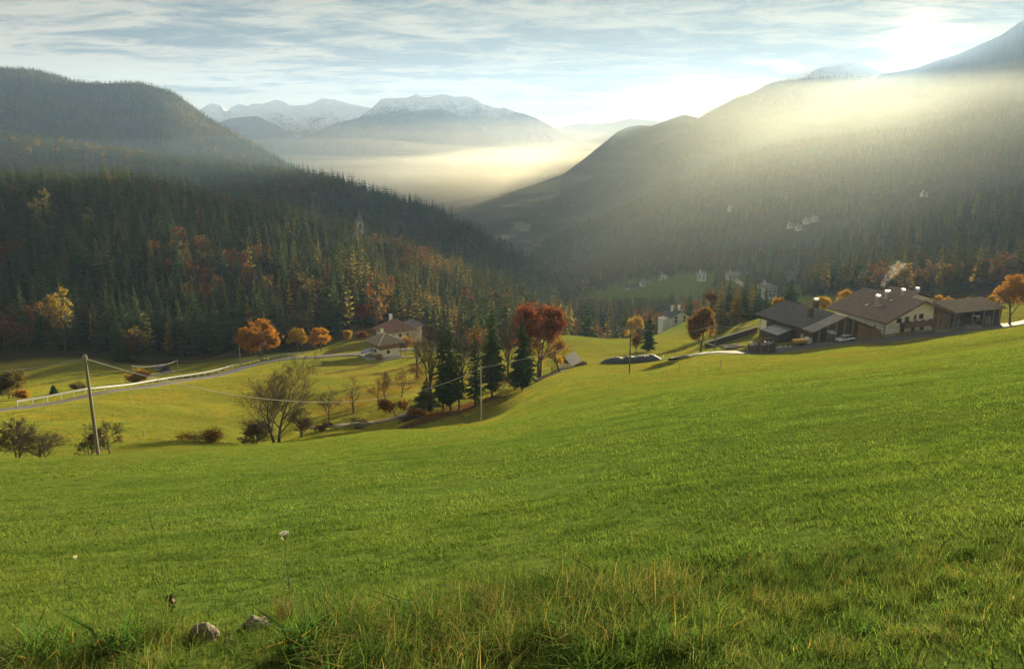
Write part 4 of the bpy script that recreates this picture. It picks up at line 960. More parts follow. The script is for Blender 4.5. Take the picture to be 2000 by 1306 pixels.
def build_trees():
    G1 = 'tall dark conifers in the row at the foot of the meadow'
    conifer('tallest dark conifer of the row, with a bare lower trunk', 961, 785, 588, 54, 301, Y=136, group=G1, bare=0.14)
    conifer('dark conifer with bare foot, right of the tallest one, before the red tree', 1020, 769, 617, 50, 302, Y=141, group=G1, bare=0.12)
    conifer('thin dark conifer standing close behind the one before the red tree', 1032, 760, 668, 20, 303, Y=145, group=G1, bare=0.2)
    conifer('narrow dark conifer left of the tallest one, thin ragged crown', 928, 797, 645, 36, 304, Y=132, group=G1, bare=0.15, dens=0.7)
    conifer('dark conifer with ragged crown, third from the left of the row', 880, 810, 632, 42, 305, Y=128, group=G1, bare=0.14, dens=0.8)
    conifer('dark slender conifer, second from the left of the row', 866, 812, 622, 38, 306, Y=127, group=G1, bare=0.14, dens=0.8)
    conifer('small broad young conifer at the left end of the row', 834, 806, 740, 50, 307, Y=129, group=G1, bare=0.2)
    conifer('thin dark conifer fourth from the left of the row, bare low trunk', 897, 806, 660, 32, 308, Y=130, group=G1, bare=0.2, dens=0.7)
    baretree('tall bare grey tree rising at the left end of the conifer row', 842, 811, 618, 74, 311, Y=128, bark=M_barkg, kids=(10, 6, 5, 3), trunk=0.25)
    baretree('bare brownish tree behind the conifer row, left of the tallest conifer', 905, 790, 612, 60, 312, Y=150, kids=(10, 6, 5, 3))
    leafy('thin brown leafed tree behind the conifer row, left of the tallest conifer', 930, 770, 618, 56, 313, M_brownleaf, Y=165, leaf=0.16, per=1, keep=0.8)
    baretree('bare reddish tree between the tallest conifer and the red tree', 992, 765, 600, 70, 314, Y=160, kids=(10, 7, 5, 3))
    leafy('bare topped brown tree far left behind the conifer row, near the chalet', 815, 745, 628, 60, 315, M_brownleaf, Y=185, leaf=0.14, per=1, keep=0.5)
    leafy('large round red leafed tree at the right end of the conifer row', 1052, 742, 576, 104, 316, M_red, Y=158, leaf=0.26, per=5, kids=(9, 6, 4, 4), trunk=0.22, forks=2)
    leafy('crooked fruit tree with brown and green leaves beside the small stone shed', 1094, 727, 640, 62, 317, M_brownleaf, Y=160, leaf=0.20, per=3, lean=(-0.25, 0))
    leafy('low yellow leafed bush left of the small stone shed', 1078, 725, 692, 36, 318, M_yellow, Y=160, leaf=0.2, per=5, trunk=0.05, name='yellow_bush', cat='bush')
    leafy('reddish brown undergrowth bush under the conifer row', 815, 832, 806, 60, 319, M_brownleaf, Y=125, leaf=0.16, per=3, trunk=0.03, name='low_bush', cat='bush')
    baretree('dense brown thicket bush beside the dirt path end', 800, 836, 812, 50, 320, Y=122, kids=(9, 7, 5, 3), trunk=0.03, name='bare_bush', cat='bush', forks=2)
    # big bare tree and orchard
    baretree('big bare tree with two dark stems standing at the meadow edge', 541, 874, 686, 170, 321, Y=103, forks=2, kids=(12, 6, 5, 4), trunk=0.14, ang=(34, 36, 38, 38, 36), up=0.17, bark=M_barkg, twig=0.012, rk=0.02)
    baretree('tangled bare bush at the foot of the big bare tree, left side', 497, 874, 815, 80, 322, Y=101, kids=(9, 7, 5, 3), trunk=0.03, name='bare_bush', cat='bush', forks=3)
    baretree('tangled bare bush at the foot of the big bare tree, right side', 590, 868, 790, 70, 323, Y=108, kids=(9, 7, 5, 3), trunk=0.05, name='bare_bush', cat='bush', forks=2)
    GO = 'fruit trees of the orchard below the meadow'
    baretree('small bare fruit tree nearest to the big bare tree in the orchard', 642, 805, 754, 56, 331, Y=126, group=GO, trunk=0.3, kids=(7, 6, 5, 3), name='fruit_tree', curv=0.25)
    leafy('small fruit tree with pinkish twiggy crown, second in the orchard row', 690, 794, 733, 44, 332, M_brownleaf, Y=134, group=GO, leaf=0.10, per=1, keep=0.5, name='fruit_tree')
    leafy('small fruit tree with thin reddish crown, third in the orchard row', 738, 783, 732, 48, 333, M_brownleaf, Y=141, group=GO, leaf=0.10, per=1, keep=0.4, name='fruit_tree')
    leafy('fruit tree with reddish twiggy crown, fourth in the orchard row', 784, 772, 718, 54, 334, M_brownleaf, Y=148, group=GO, leaf=0.10, per=1, keep=0.5, name='fruit_tree')
    baretree('bare fruit tree behind the third one of the orchard row', 751, 772, 722, 36, 335, Y=148, group=GO, name='fruit_tree', trunk=0.3)
    leafy('small leaning fruit tree with rust brown leaves beside the dirt path', 776, 823, 774, 52, 336, M_brownleaf, Y=127, group=GO, leaf=0.15, per=4, name='fruit_tree', lean=(-0.15, 0))
    baretree('crooked old fruit tree leaning at the meadow edge beside the dirt path', 672, 858, 812, 62, 337, Y=118, group=GO, trunk=0.3, curv=0.4, lean=(0.35, 0), name='fruit_tree', kids=(7, 6, 5, 3))
    baretree('low tangled bush left of the crooked old fruit tree', 636, 856, 824, 50, 338, Y=114, trunk=0.03, name='bare_bush', cat='bush', forks=2)
    leafy('reddish shrub behind the orchard row below the chalet', 815, 745, 712, 52, 339, M_brownleaf, Y=178, leaf=0.12, per=2, trunk=0.05, name='low_bush', cat='bush')
    leafy('brown leafed shrub under the conifer row, beside the tallest trunk', 985, 765, 735, 44, 340, M_brownleaf, Y=150, leaf=0.14, per=2, trunk=0.05, name='low_bush', cat='bush')
    # left edge of the meadow
    baretree('gnarled bare bush with two leaning trunks at the left edge', 38, 908, 812, 92, 341, Y=71, forks=2, trunk=0.15, kids=(8, 7, 5, 3), name='bare_bush', cat='bush', curv=0.28)
    leafy('brown twiggy bush beside the gnarled one at the left edge', 82, 903, 838, 96, 342, M_twig, Y=72, leaf=0.05, per=1, trunk=0.03, forks=3, keep=0.3, name='bare_bush', cat='bush')
    baretree('small bare tree right of the leaning pole', 217, 893, 818, 70, 343, Y=74, trunk=0.2, kids=(8, 7, 5, 3), curv=0.24)
    baretree('sparse thorny bush left of the leaning pole foot', 178, 893, 845, 60, 344, Y=72, trunk=0.05, kids=(7, 5, 4, 3), name='bare_bush', cat='bush', forks=2, ang=(65, 55, 45, 40, 36))
    leafy('low spreading bush with russet leaves at the meadow edge', 402, 882, 836, 84, 345, M_brownleaf, Y=92, leaf=0.10, per=2, trunk=0.08, forks=2, name='low_bush', cat='bush', keep=0.6)
    # beyond the left road
    leafy('round olive brown tree beyond the road at the left edge', 24, 795, 722, 64, 351, M_olive, Y=172, leaf=0.22, per=5, kids=(9, 6, 4, 3), trunk=0.1, forks=2)
    leafy('small orange tree at the right foot of the olive one at the left edge', 46, 792, 764, 24, 352, M_orange, Y=168, leaf=0.2, per=4, trunk=0.1)
    conifer('small lone dark conifer in the green dip beyond the road', 108, 784, 751, 20, 353, Y=176, bare=0.04)
    leafy('pale yellowish shrub in the green dip beyond the road', 152, 778, 750, 34, 354, M_olive, Y=182, leaf=0.15, per=2, trunk=0.05, keep=0.7, name='low_bush', cat='bush')
    leafy('orange bush behind the guard rail of the left road', 268, 754, 722, 42, 355, M_orange, Y=196, leaf=0.2, per=5, trunk=0.06, forks=2, name='orange_bush', cat='bush')
    leafy('tall golden brown ash tree at the wood edge left of the dark lane', 268, 715, 636, 56, 356, M_olive, Y=270, leaf=0.3, per=5, kids=(9, 6, 4, 3), trunk=0.15)
    conifer('light green spruce left of the golden brown ash tree', 237, 716, 610, 40, 357, Y=266, bare=0.04)
    leafy('tall yellow birch at the wood edge above the green dip', 130, 700, 556, 46, 358, M_larch, Y=292, leaf=0.3, per=4, kids=(10, 5, 4, 3), trunk=0.1, name='birch_tree')
    leafy('olive green tall tree high in the left wood', 90, 470, 362, 46, 359, M_larch, Y=480, leaf=0.45, per=4, kids=(10, 5, 4, 3), trunk=0.1)
    leafy('bright yellow larch standing out in the upper left wood', 180, 470, 398, 28, 360, M_larch, Y=470, leaf=0.45, per=4, kids=(10, 5, 4, 3), trunk=0.1, name='larch_tree')
    leafy('big bright orange tree beside the left road', 511, 706, 622, 74, 361, M_orange, Y=226, leaf=0.26, per=8, kids=(9, 6, 4, 3), trunk=0.16, forks=2)
    baretree('round grey bare tree behind the small yellow green tree', 592, 672, 596, 84, 362, Y=276, kids=(10, 7, 5, 4), twig=0.024)
    leafy('small yellow green tree left of the small orange one', 581, 677, 640, 34, 363, M_yellow, Y=258, leaf=0.22, per=5, kids=(8, 5, 4, 3))
    leafy('small round orange tree on the knoll left of the chalet', 627, 682, 640, 42, 364, M_orange, Y=246, leaf=0.22, per=7, kids=(9, 5, 4, 3), trunk=0.22)
    leafy('bright orange shrub at the right end of the chalet', 795, 675, 652, 26, 365, M_orange, Y=252, leaf=0.2, per=5, trunk=0.05, name='orange_bush', cat='bush')
    leafy('red brown shrub left of the rear chalet roof', 706, 668, 648, 26, 366, M_red, Y=268, leaf=0.2, per=5, trunk=0.05, name='red_bush', cat='bush')
    leafy('small yellow shrub left of the red brown one by the chalet', 679, 666, 647, 16, 367, M_yellow, Y=268, leaf=0.18, per=4, trunk=0.05, name='yellow_bush', cat='bush')
    leafy('tiny yellow shrub on the terrace before the chalet', 741, 702, 693, 11, 368, M_yellow, Y=229, leaf=0.12, per=3, trunk=0.05, lvmax=3, name='yellow_bush', cat='bush')
    leafy('red orange broadleaf tree at the wood edge behind the chalet', 712, 670, 584, 32, 369, M_red, Y=300, leaf=0.3, per=4)
    # right half
    conifer('lone dark conifer on the bright meadow', 1266, 686, 612, 34, 371, bare=0.12)
    leafy('small thin leafed tree left of the lone conifer', 1241, 690, 652, 24, 372, M_brownleaf, leaf=0.14, per=2, keep=0.6, lean=(0.2, 0))
    leafy('yellow tree behind the meadow edge, left of the lone conifer', 1243, 662, 618, 34, 373, M_yellow, Y=268, leaf=0.24, per=4)
    leafy('low yellow tree at the meadow edge, right of the red tree', 1216, 660, 636, 30, 374, M_yellow, Y=270, leaf=0.22, per=3, keep=0.8)
    leafy('brown leafed tree standing beside the farm lane and wire pole', 1368, 684, 599, 52, 375, M_brownleaf, Y=172, leaf=0.22, per=7, kids=(9, 6, 4, 3), trunk=0.14)
    G2 = 'conifers of the clump left of the barn'
    for i, (u, vt, w, kind, lb) in enumerate(((1388, 562, 34, 2, 'brown tree at the left end of the clump before the valley'), (1404, 549, 26, 1, 'golden larch second in the clump left of the barn'), (1420, 543, 28, 0, 'dark spruce with a pointed top left in the clump by the barn'),
                                              (1436, 552, 26, 1, 'yellowish larch in the middle of the clump left of the barn'), (1450, 541, 30, 0, 'tallest dark spruce of the clump left of the barn'), (1464, 556, 24, 1, 'slim golden larch right of the tallest spruce in the clump'),
                                              (1477, 549, 28, 0, 'dark spruce third from the right in the clump by the barn'), (1491, 562, 22, 0, 'small spruce second from the right in the clump by the barn'), (1504, 570, 20, 0, 'smallest spruce at the right end of the clump by the barn'))):
        if kind == 2: leafy(lb, u, 650, vt, w, 380 + i, M_brownleaf, Y=238, group=G2, leaf=0.25, per=4)
        else: conifer(lb, u, 650, vt, w * 1.3, 380 + i, Y=236 + 7 * (i % 3), group=G2, bare=0.06, m=M_larch if kind else M_spruce, name='larch_tree' if kind else 'spruce_tree', dens=0.8, power=0.7 if kind else 0.9)
    conifer('broad dark spruce rising behind the barn roof', 1540, 620, 539, 46, 395, Y=250, bare=0.05)
    leafy('small orange tree between the white block house and the barn', 1519, 620, 580, 18, 396, M_orange, Y=240, leaf=0.22, per=4)
    leafy('yellow orange tree behind the barn chimney', 1608, 630, 580, 34, 397, M_yellow, Y=236, leaf=0.24, per=4)
    leafy('orange tree behind the left end of the farmhouse roof', 1648, 625, 566, 40, 398, M_orange, Y=250, leaf=0.24, per=3, keep=0.8)
    leafy('rounded pale yellow tree above the farmhouse smoke', 1755, 600, 514, 40, 399, M_yellow, Y=330, leaf=0.35, per=4)
    leafy('orange leafed tree behind the gap between farmhouse and open shed', 1841, 630, 576, 34, 400, M_orange, Y=232, leaf=0.22, per=3)
    leafy('low orange bush showing over the open shed roof', 1885, 630, 584, 24, 401, M_yellow, Y=236, leaf=0.22, per=3)
    leafy('yellow bush showing over the right end of the open shed', 1925, 625, 577, 24, 402, M_yellow, Y=238, leaf=0.22, per=3)
    leafy('orange leafed tree at the right edge beside the open shed', 1971, 640, 528, 66, 403, M_orange, Y=196, leaf=0.24, per=5, kids=(9, 6, 4, 3), trunk=0.3, bark=M_barkg)
build_trees()
# ------------------------------------------------------------------ roads
def asphalt(nt, c=(0.105, 0.10, 0.095)):
    s = NT(nt); p = s.pos(); n = s.noise(p, 0.6, 5, 0.6); m = s.noise(p, 14, 4, 0.6)
    col = s.mix(s.mr(n, 0.3, 0.7), tuple(x * 0.8 for x in c), tuple(x * 1.2 for x in c)); col = s.mix(s.mr(m, 0.3, 0.7), s.mix(1.0, col, (0.85, 0.85, 0.85), 'MULTIPLY'), col)
    s.out(s.principled(col, 0.85, s.bump(m, 0.3, 0.02), 0, 0.1))
M_asph = mat('asphalt', asphalt); M_path = mat('gravel_path', asphalt, c=(0.17, 0.15, 0.12)); M_palestone = mat('pale_road', asphalt, c=(0.42, 0.40, 0.37))
def ribbon(name, pts, width, m, lift=0.06, step=1.5):
    pts = [np.array(p[:2], float) for p in pts]; P = []
    for a, b in zip(pts, pts[1:]):
        n = max(1, int(np.linalg.norm(b - a) / step)); P += [a + (b - a) * k / n for k in range(n)]
    P.append(pts[-1]); P = np.array(P)
    for _ in range(6): P[1:-1] = 0.25 * P[:-2] + 0.5 * P[1:-1] + 0.25 * P[2:]
    d = np.gradient(P, axis=0); d /= np.linalg.norm(d, axis=1, keepdims=True); n = np.stack([-d[:, 1], d[:, 0]], 1)
    offs = np.array([-0.55, -0.5, -0.25, 0, 0.25, 0.5, 0.55]) * width
    offs = offs[None] * (1 + np.array([1, 1, 0, 0, 0, 1, 1])[None] * (0.22 * fbm(P[:, 0] / 3, P[:, 1] / 3, 3, 5)[:, None] + 0.1 * fbm(P[:, 1] / 7, P[:, 0] / 7, 3, 6)[:, None])); X = P[:, None, 0] + n[:, None, 0] * offs; Y = P[:, None, 1] + n[:, None, 1] * offs; Z = ground_z(X, Y)
    zc = np.maximum(Z[:, 1:6].max(1), Z[:, 3]); zc = smooth1(zc, 2); zc = np.maximum(zc, Z[:, 1:6].max(1) - 0.02)
    Z2 = 0.25 * zc[:, None] + 0.75 * Z + lift + 0.05; Z2 = np.maximum(Z2, Z + lift); Z2[:, 0] = Z[:, 0] - 0.4; Z2[:, 6] = Z[:, 6] - 0.4
    V = np.stack([X, Y, Z2], -1).reshape(-1, 3); i = np.arange(len(P) - 1)[:, None] * 7 + np.arange(6)[None]
    me = np_mesh(name, V, np.stack([i, i + 1, i + 8, i + 7], -1).reshape(-1, 4), [m])
    NOGRASS.append(([tuple(q) for q in P[::3]] + [tuple(P[-1])], width * 0.5)); struct(from_mesh(name, me)); return P, zc + lift, n
def xy(u, v, Y): return tuple(at(u, v, Y)[:2])
LROAD, LZ, LN = ribbon('valley_road', [xy(-220, 840, 112), xy(-60, 812, 124), xy(70, 790, 137), xy(200, 768, 152), xy(350, 740, 183), xy(480, 712, 212), xy(560, 702, 224), xy(640, 694, 231), xy(700, 690, 236), (-44.5, 246), (-32, 252), (-16, 250)], 4.6, M_asph)
ribbon('dirt_path', [xy(610, 868, 118), xy(650, 862, 119), xy(700, 852, 121), xy(775, 832, 126), xy(835, 812, 131)], 2.0, M_path)
ribbon('dirt_path', [xy(1050, 750, 154), xy(1082, 740, 158), xy(1100, 728, 162)], 2.0, M_path)
FROAD, FZ, FN = ribbon('farm_road', [xy(1318, 700, 158), xy(1350, 694, 160), xy(1400, 690, 160), xy(1460, 689, 163), xy(1540, 688, 165), xy(1600, 682, 168), xy(1655, 675, 170), xy(1725, 665, 174), xy(1790, 658, 179), xy(1850, 652, 184), xy(1920, 646, 190), xy(1985, 637, 196), xy(2080, 625, 206), xy(2250, 610, 225)], 5.0, M_asph)
ribbon('lower_lane', [xy(300, 690, 262), xy(320, 705, 250), xy(330, 728, 238), xy(300, 745, 222), xy(260, 755, 205)], 4.0, M_asph)
ribbon('valley_track', [xy(1465, 575, 560), xy(1470, 560, 600), xy(1455, 548, 650), xy(1440, 545, 700)], 6.0, M_palestone)

# ------------------------------------------------------------------ building materials
def tiles(nt, c0, c1, size=2.2):
    s = NT(nt); o = s.obj(); b = s.n('ShaderNodeTexBrick'); b.inputs['Scale'].default_value = size; b.inputs['Mortar Size'].default_value = 0.03; b.inputs['Brick Width'].default_value = 0.5; b.inputs['Row Height'].default_value = 0.5
    b.inputs[1].default_value = tuple(c0) + (1,); b.inputs[2].default_value = tuple(c1) + (1,); b.inputs[3].default_value = tuple(x * 0.5 for x in c0) + (1,); s.l(o, b.inputs[0])
    n = s.noise(o, 1.1, 6, 0.7); n2 = s.noise(o, 7.0, 4, 0.7)
    c = s.mix(s.mr(n, 0.3, 0.7), s.mix(1.0, b.outputs[0], (0.72, 0.74, 0.76), 'MULTIPLY'), s.mix(1.0, b.outputs[0], (1.25, 1.2, 1.15), 'MULTIPLY'))
    c = s.mix(s.mr(n2, 0.35, 0.65), s.mix(1.0, c, (0.75, 0.75, 0.75), 'MULTIPLY'), c)
    s.out(s.principled(c, 0.7, s.bump(b.outputs[1], 0.4, 0.05), 0, 0.12))
M_tile_brown = mat('brown_roof_tiles', tiles, c0=(0.23, 0.165, 0.135), c1=(0.31, 0.22, 0.175))
M_tile_dark = mat('dark_roof_tiles', tiles, c0=(0.115, 0.11, 0.112), c1=(0.17, 0.16, 0.16))
M_tile_olive = mat('weathered_roof_tiles', tiles, c0=(0.29, 0.225, 0.16), c1=(0.36, 0.28, 0.20))
M_tile_red = mat('reddish_roof_tiles', tiles, c0=(0.27, 0.15, 0.12), c1=(0.33, 0.19, 0.15))
M_tile_grey = mat('grey_roof_sheet', tiles, c0=(0.22, 0.22, 0.22), c1=(0.28, 0.28, 0.27))
M_metal_roof = plain('brown_metal_roof', (0.24, 0.21, 0.19), 0.45, 0.2, 0.8, 0.3)
M_greymetal = plain('grey_metal_sheet', (0.24, 0.26, 0.27), 0.4, 0.25, 0.8, 0.4)
M_white = plain('white_plaster', (0.84, 0.81, 0.74), 0.9, 0.08, 0.9)
M_cream = plain('cream_plaster', (0.60, 0.54, 0.43), 0.9, 0.10, 0.8)
M_dkwood = plain('dark_weathered_wood', (0.10, 0.08, 0.062), 0.85, 0.4, 1.2, bump=0.3, stretch=(6, 6, 0.6))
M_wood = plain('brown_wood', (0.26, 0.15, 0.08), 0.8, 0.35, 1.5, bump=0.3, stretch=(5, 5, 0.8))
M_greywood = plain('silvered_wood', (0.30, 0.265, 0.215), 0.85, 0.3, 1.5, bump=0.3, stretch=(5, 5, 0.8))
M_glass = plain('window_glass', (0.03, 0.035, 0.04), 0.12, 0.2, 1.0, spec=0.6)
M_stone = plain('grey_stone', (0.30, 0.28, 0.25), 0.95, 0.35, 1.5, bump=0.6)
M_concrete = plain('concrete', (0.34, 0.33, 0.30), 0.9, 0.2, 1.0, bump=0.2)
M_tin = plain('bright_tin', (0.55, 0.55, 0.53), 0.5, 0.15, 1.0, 0.25)
M_steel = plain('galvanised_steel', (0.30, 0.31, 0.31), 0.6, 0.15, 2.0, 0.3)
M_firewood = plain('split_firewood', (0.34, 0.20, 0.10), 0.9, 0.6, 7.0, bump=0.8)
M_black = plain('black_plastic', (0.045, 0.052, 0.062), 0.75, 0.3, 1.5, spec=0.2)
M_whiteplastic = plain('white_plastic', (0.70, 0.71, 0.72), 0.4, 0.15, 1.5)
M_yellowp = plain('yellow_paint', (0.62, 0.36, 0.02), 0.45, 0.15, 2.0)
M_redp = plain('red_paint', (0.42, 0.045, 0.025), 0.4, 0.15, 2.0)
M_rubber = plain('black_rubber', (0.02, 0.02, 0.02), 0.8, 0.2, 3.0)
M_rust = plain('rusty_iron', (0.12, 0.065, 0.04), 0.8, 0.4, 3.0, 0.3)
M_carpaint = plain('silver_car_paint', (0.42, 0.45, 0.48), 0.3, 0.05, 1.0, 0.6, spec=0.5)
M_polewood = plain('pole_wood', (0.17, 0.155, 0.13), 0.85, 0.3, 1.5, stretch=(8, 8, 0.5))
M_wire = plain('wire', (0.30, 0.30, 0.29), 0.5, 0.1, 1.0)
M_tarp = plain('grey_tarpaulin', (0.34, 0.36, 0.38), 0.5, 0.25, 1.2, bump=0.4)

def win(parent, cx, cy, cz, w, h, nx, ny, name='window', frame=None, depth=0.08):
    """a window or door set on a wall: frame, recessed pane; (nx, ny) is the wall's outward direction in plan"""
    sx, sy = -ny, nx
    def P(a, o, z): return (cx + sx * a + nx * o, cy + sy * a + ny * o, cz + z)
    fr = MB(); t = 0.10
    for a0, a1, z0, z1 in ((-w / 2, -w / 2 + t, 0, h), (w / 2 - t, w / 2, 0, h), (-w / 2 + t, w / 2 - t, h - t, h), (-w / 2 + t, w / 2 - t, 0, t)):
        fr.hexa([P(a0, -0.02, z0), P(a1, -0.02, z0), P(a1, depth, z0), P(a0, depth, z0), P(a0, -0.02, z1), P(a1, -0.02, z1), P(a1, depth, z1), P(a0, depth, z1)])
    f = fr.build(name, frame or M_wood, parent); pm = MB(); e = w / 2 - t
    pm.hexa([P(-e, -0.02, t), P(e, -0.02, t), P(e, 0.035, t), P(-e, 0.035, t), P(-e, -0.02, h - t), P(e, -0.02, h - t), P(e, 0.035, h - t), P(-e, 0.035, h - t)])
    pm.build('pane' if name == 'window' else 'door_leaf', M_glass if name == 'window' else M_dkwood, f)
    return f
def chimney(parent, x, y, z0, z1, w, body=None, cap=True, capw=0.35, capm=None):
    c = MB().box(x - w / 2, x + w / 2, y - w / 2, y + w / 2, z0, z1).build('chimney', body or M_concrete, parent)
    if cap:
        k = w / 2 + capw; m = MB()
        for sx in (-1, 1):
            for sy in (-1, 1): m.box(x + sx * w * 0.4 - 0.05, x + sx * w * 0.4 + 0.05, y + sy * w * 0.4 - 0.05, y + sy * w * 0.4 + 0.05, z1, z1 + 0.3)
        m.hexa([(x - k, y - k, z1 + 0.30), (x + k, y - k, z1 + 0.30), (x + k, y + k, z1 + 0.30), (x - k, y + k, z1 + 0.30), (x - k * 0.6, y - k * 0.6, z1 + 0.46), (x + k * 0.6, y - k * 0.6, z1 + 0.46), (x + k * 0.6, y + k * 0.6, z1 + 0.46), (x - k * 0.6, y + k * 0.6, z1 + 0.46)])
        m.build('chimney_cap', capm or M_tin, c)
    return c
def gable_walls(parent, x0, x1, y0, y1, z0, ze, zr, xr, material, name='wall', ze2=None):
    """walls of a house whose ridge runs along y at x = xr"""
    ze2 = ze if ze2 is None else ze2
    poly = [(x0, y0, z0), (x1, y0, z0), (x1, y0, ze2), (xr, y0, zr), (x0, y0, ze)]
    return MB().prism(poly, (0, y1 - y0, 0)).build(name, material, parent)

# ------------------------------------------------------------------ farm: local frame, x along the gables, y along the ridges
FO = np.array([69.5, 172.0, -43.8]); FR = math.atan2(0.346, 0.938); YC = math.cos(FR); YS = math.sin(FR)
def fw(x, y, z=0.0): return (FO[0] + x * YC - y * YS, FO[1] + x * YS + y * YC, FO[2] + z)
def fground(x, y): p = fw(x, y); return gz(p[0], p[1]) - FO[2]
def build_barn():
    t = thing('barn', 'long dark timber barn with grey tiled roof, left of the white farmhouse', 'barn', FO, FR)
    gable_walls(t, 0.9, 13.0, 0.9, 20.2, -5.0, 2.95, 5.45, 9.36, M_dkwood, ze2=4.1)
    th = 0.22
    MB().slab([(-0.3, 3.9, 2.82), (9.36, 3.9, 5.75), (9.36, 21.2, 5.75), (-0.3, 21.2, 2.82)], th).build('roof', M_tile_dark, t)
    MB().slab([(9.38, 3.9, 5.75), (17.5, 3.9, 2.7), (17.5, 21.2, 2.7), (9.38, 21.2, 5.75)], th).build('roof', M_tile_dark, t)
    for k in range(3):
        f0, f1 = k / 3 + 0.004, (k + 1) / 3 - 0.006; a = (-0.3 + 9.66 * f0, 2.72 + 2.93 * f0); b = (-0.3 + 9.66 * f1, 2.72 + 2.93 * f1)
        MB().slab([(a[0], 0, a[1]), (b[0], 0, b[1]), (b[0], 3.86, b[1]), (a[0], 3.86, a[1])], 0.12).build('metal_roof_sheet', M_metal_roof, t)
    MB().slab([(9.38, 0, 5.65), (20.8, 0, 1.35), (20.8, 3.86, 1.35), (9.38, 3.86, 5.65)], 0.16).build('lower_roof', M_metal_roof, t)
    MB().bar((9.37, 0, 5.72), (9.37, 3.9, 5.72), 0.2, 0.08).build('ridge_flashing', M_concrete, t)
    c = chimney(t, 5.0, 7.2, 3.6, 6.3, 0.95, M_dkwood, True, 0.1, M_dkwood)
    MB().box(4.2, 5.8, 6.4, 6.55, 4.15, 4.3).build('flashing', M_whiteplastic, c)
    chimney(t, 11.2, 12.5, 4.5, 7.2, 1.1, M_dkwood, True, 0.12, M_tin)
    MB().box(0.80, 0.88, 17.6, 19.9, -1.0, 1.7).build('white_door_panel', M_white, t)
    # stalls and boards on the long side
    for i in range(7): MB().box(0.72, 0.86, 1.2 + i * 0.9, 1.35 + i * 0.9, -0.6, 2.6).build('post', M_wood, t)
    for z in (0.6, 1.3, 2.0): MB().box(0.66, 0.72, 1.0, 7.0, z, z + 0.14).build('rail', M_greywood, t)
    MB().box(0.74, 0.88, 4.3, 5.1, -0.6, 1.1).build('white_gate', M_white, t)
    # lean-to on the long side
    l = MB().prism([(-3.6, 7.6, -2.0), (0.85, 7.6, -2.0), (0.85, 7.6, 1.85), (-3.6, 7.6, 0.75)], (0, 5.2, 0)).build('lean_to', M_dkwood, t)
    MB().slab([(-4.2, 7.1, 0.75), (0.86, 7.1, 2.05), (0.86, 13.4, 2.05), (-4.2, 13.4, 0.75)], 0.1).build('lean_to_roof', M_greymetal, l)
    # vertical boards of the gable, the firewood bay and its props
    for i in range(24):
        x = 1.2 + i * 0.49; top = 2.95 + (5.45 - 2.95) * min(1, (x - 0.9) / 8.46) if x < 9.36 else 5.45 - (x - 9.36) * 0.37
        MB().box(x, x + 0.43, 0.82, 0.88 + 0.02 * (i % 2), -1.5, top - 0.15).build('wall_board', M_greywood if i % 5 == 2 else M_dkwood, t)
    r = random.Random(5)
    fwm = MB()
    for i in range(46):
        for j in range(22):
            x = 13.3 + i * 0.155; z = -0.5 + j * 0.17; top = 4.0 - (x - 13.3) * 0.375 - 0.35
            if z < top: fwm.box(x, x + 0.14, 0.5 - r.random() * 0.12, 2.6, z, z + 0.15)
    o = fwm.build('stacked_firewood', M_firewood, t); o['kind'] = 'stuff'
    for x in (13.1, 16.8, 20.3): MB().box(x, x + 0.2, 0.25, 0.45, -1.2, 3.7 - (x - 13.1) * 0.375).build('prop', M_wood, t)
    MB().box(16.2, 17.4, 0.30, 0.42, -0.7, 1.3).build('door', M_wood, t)
    return t
build_barn()
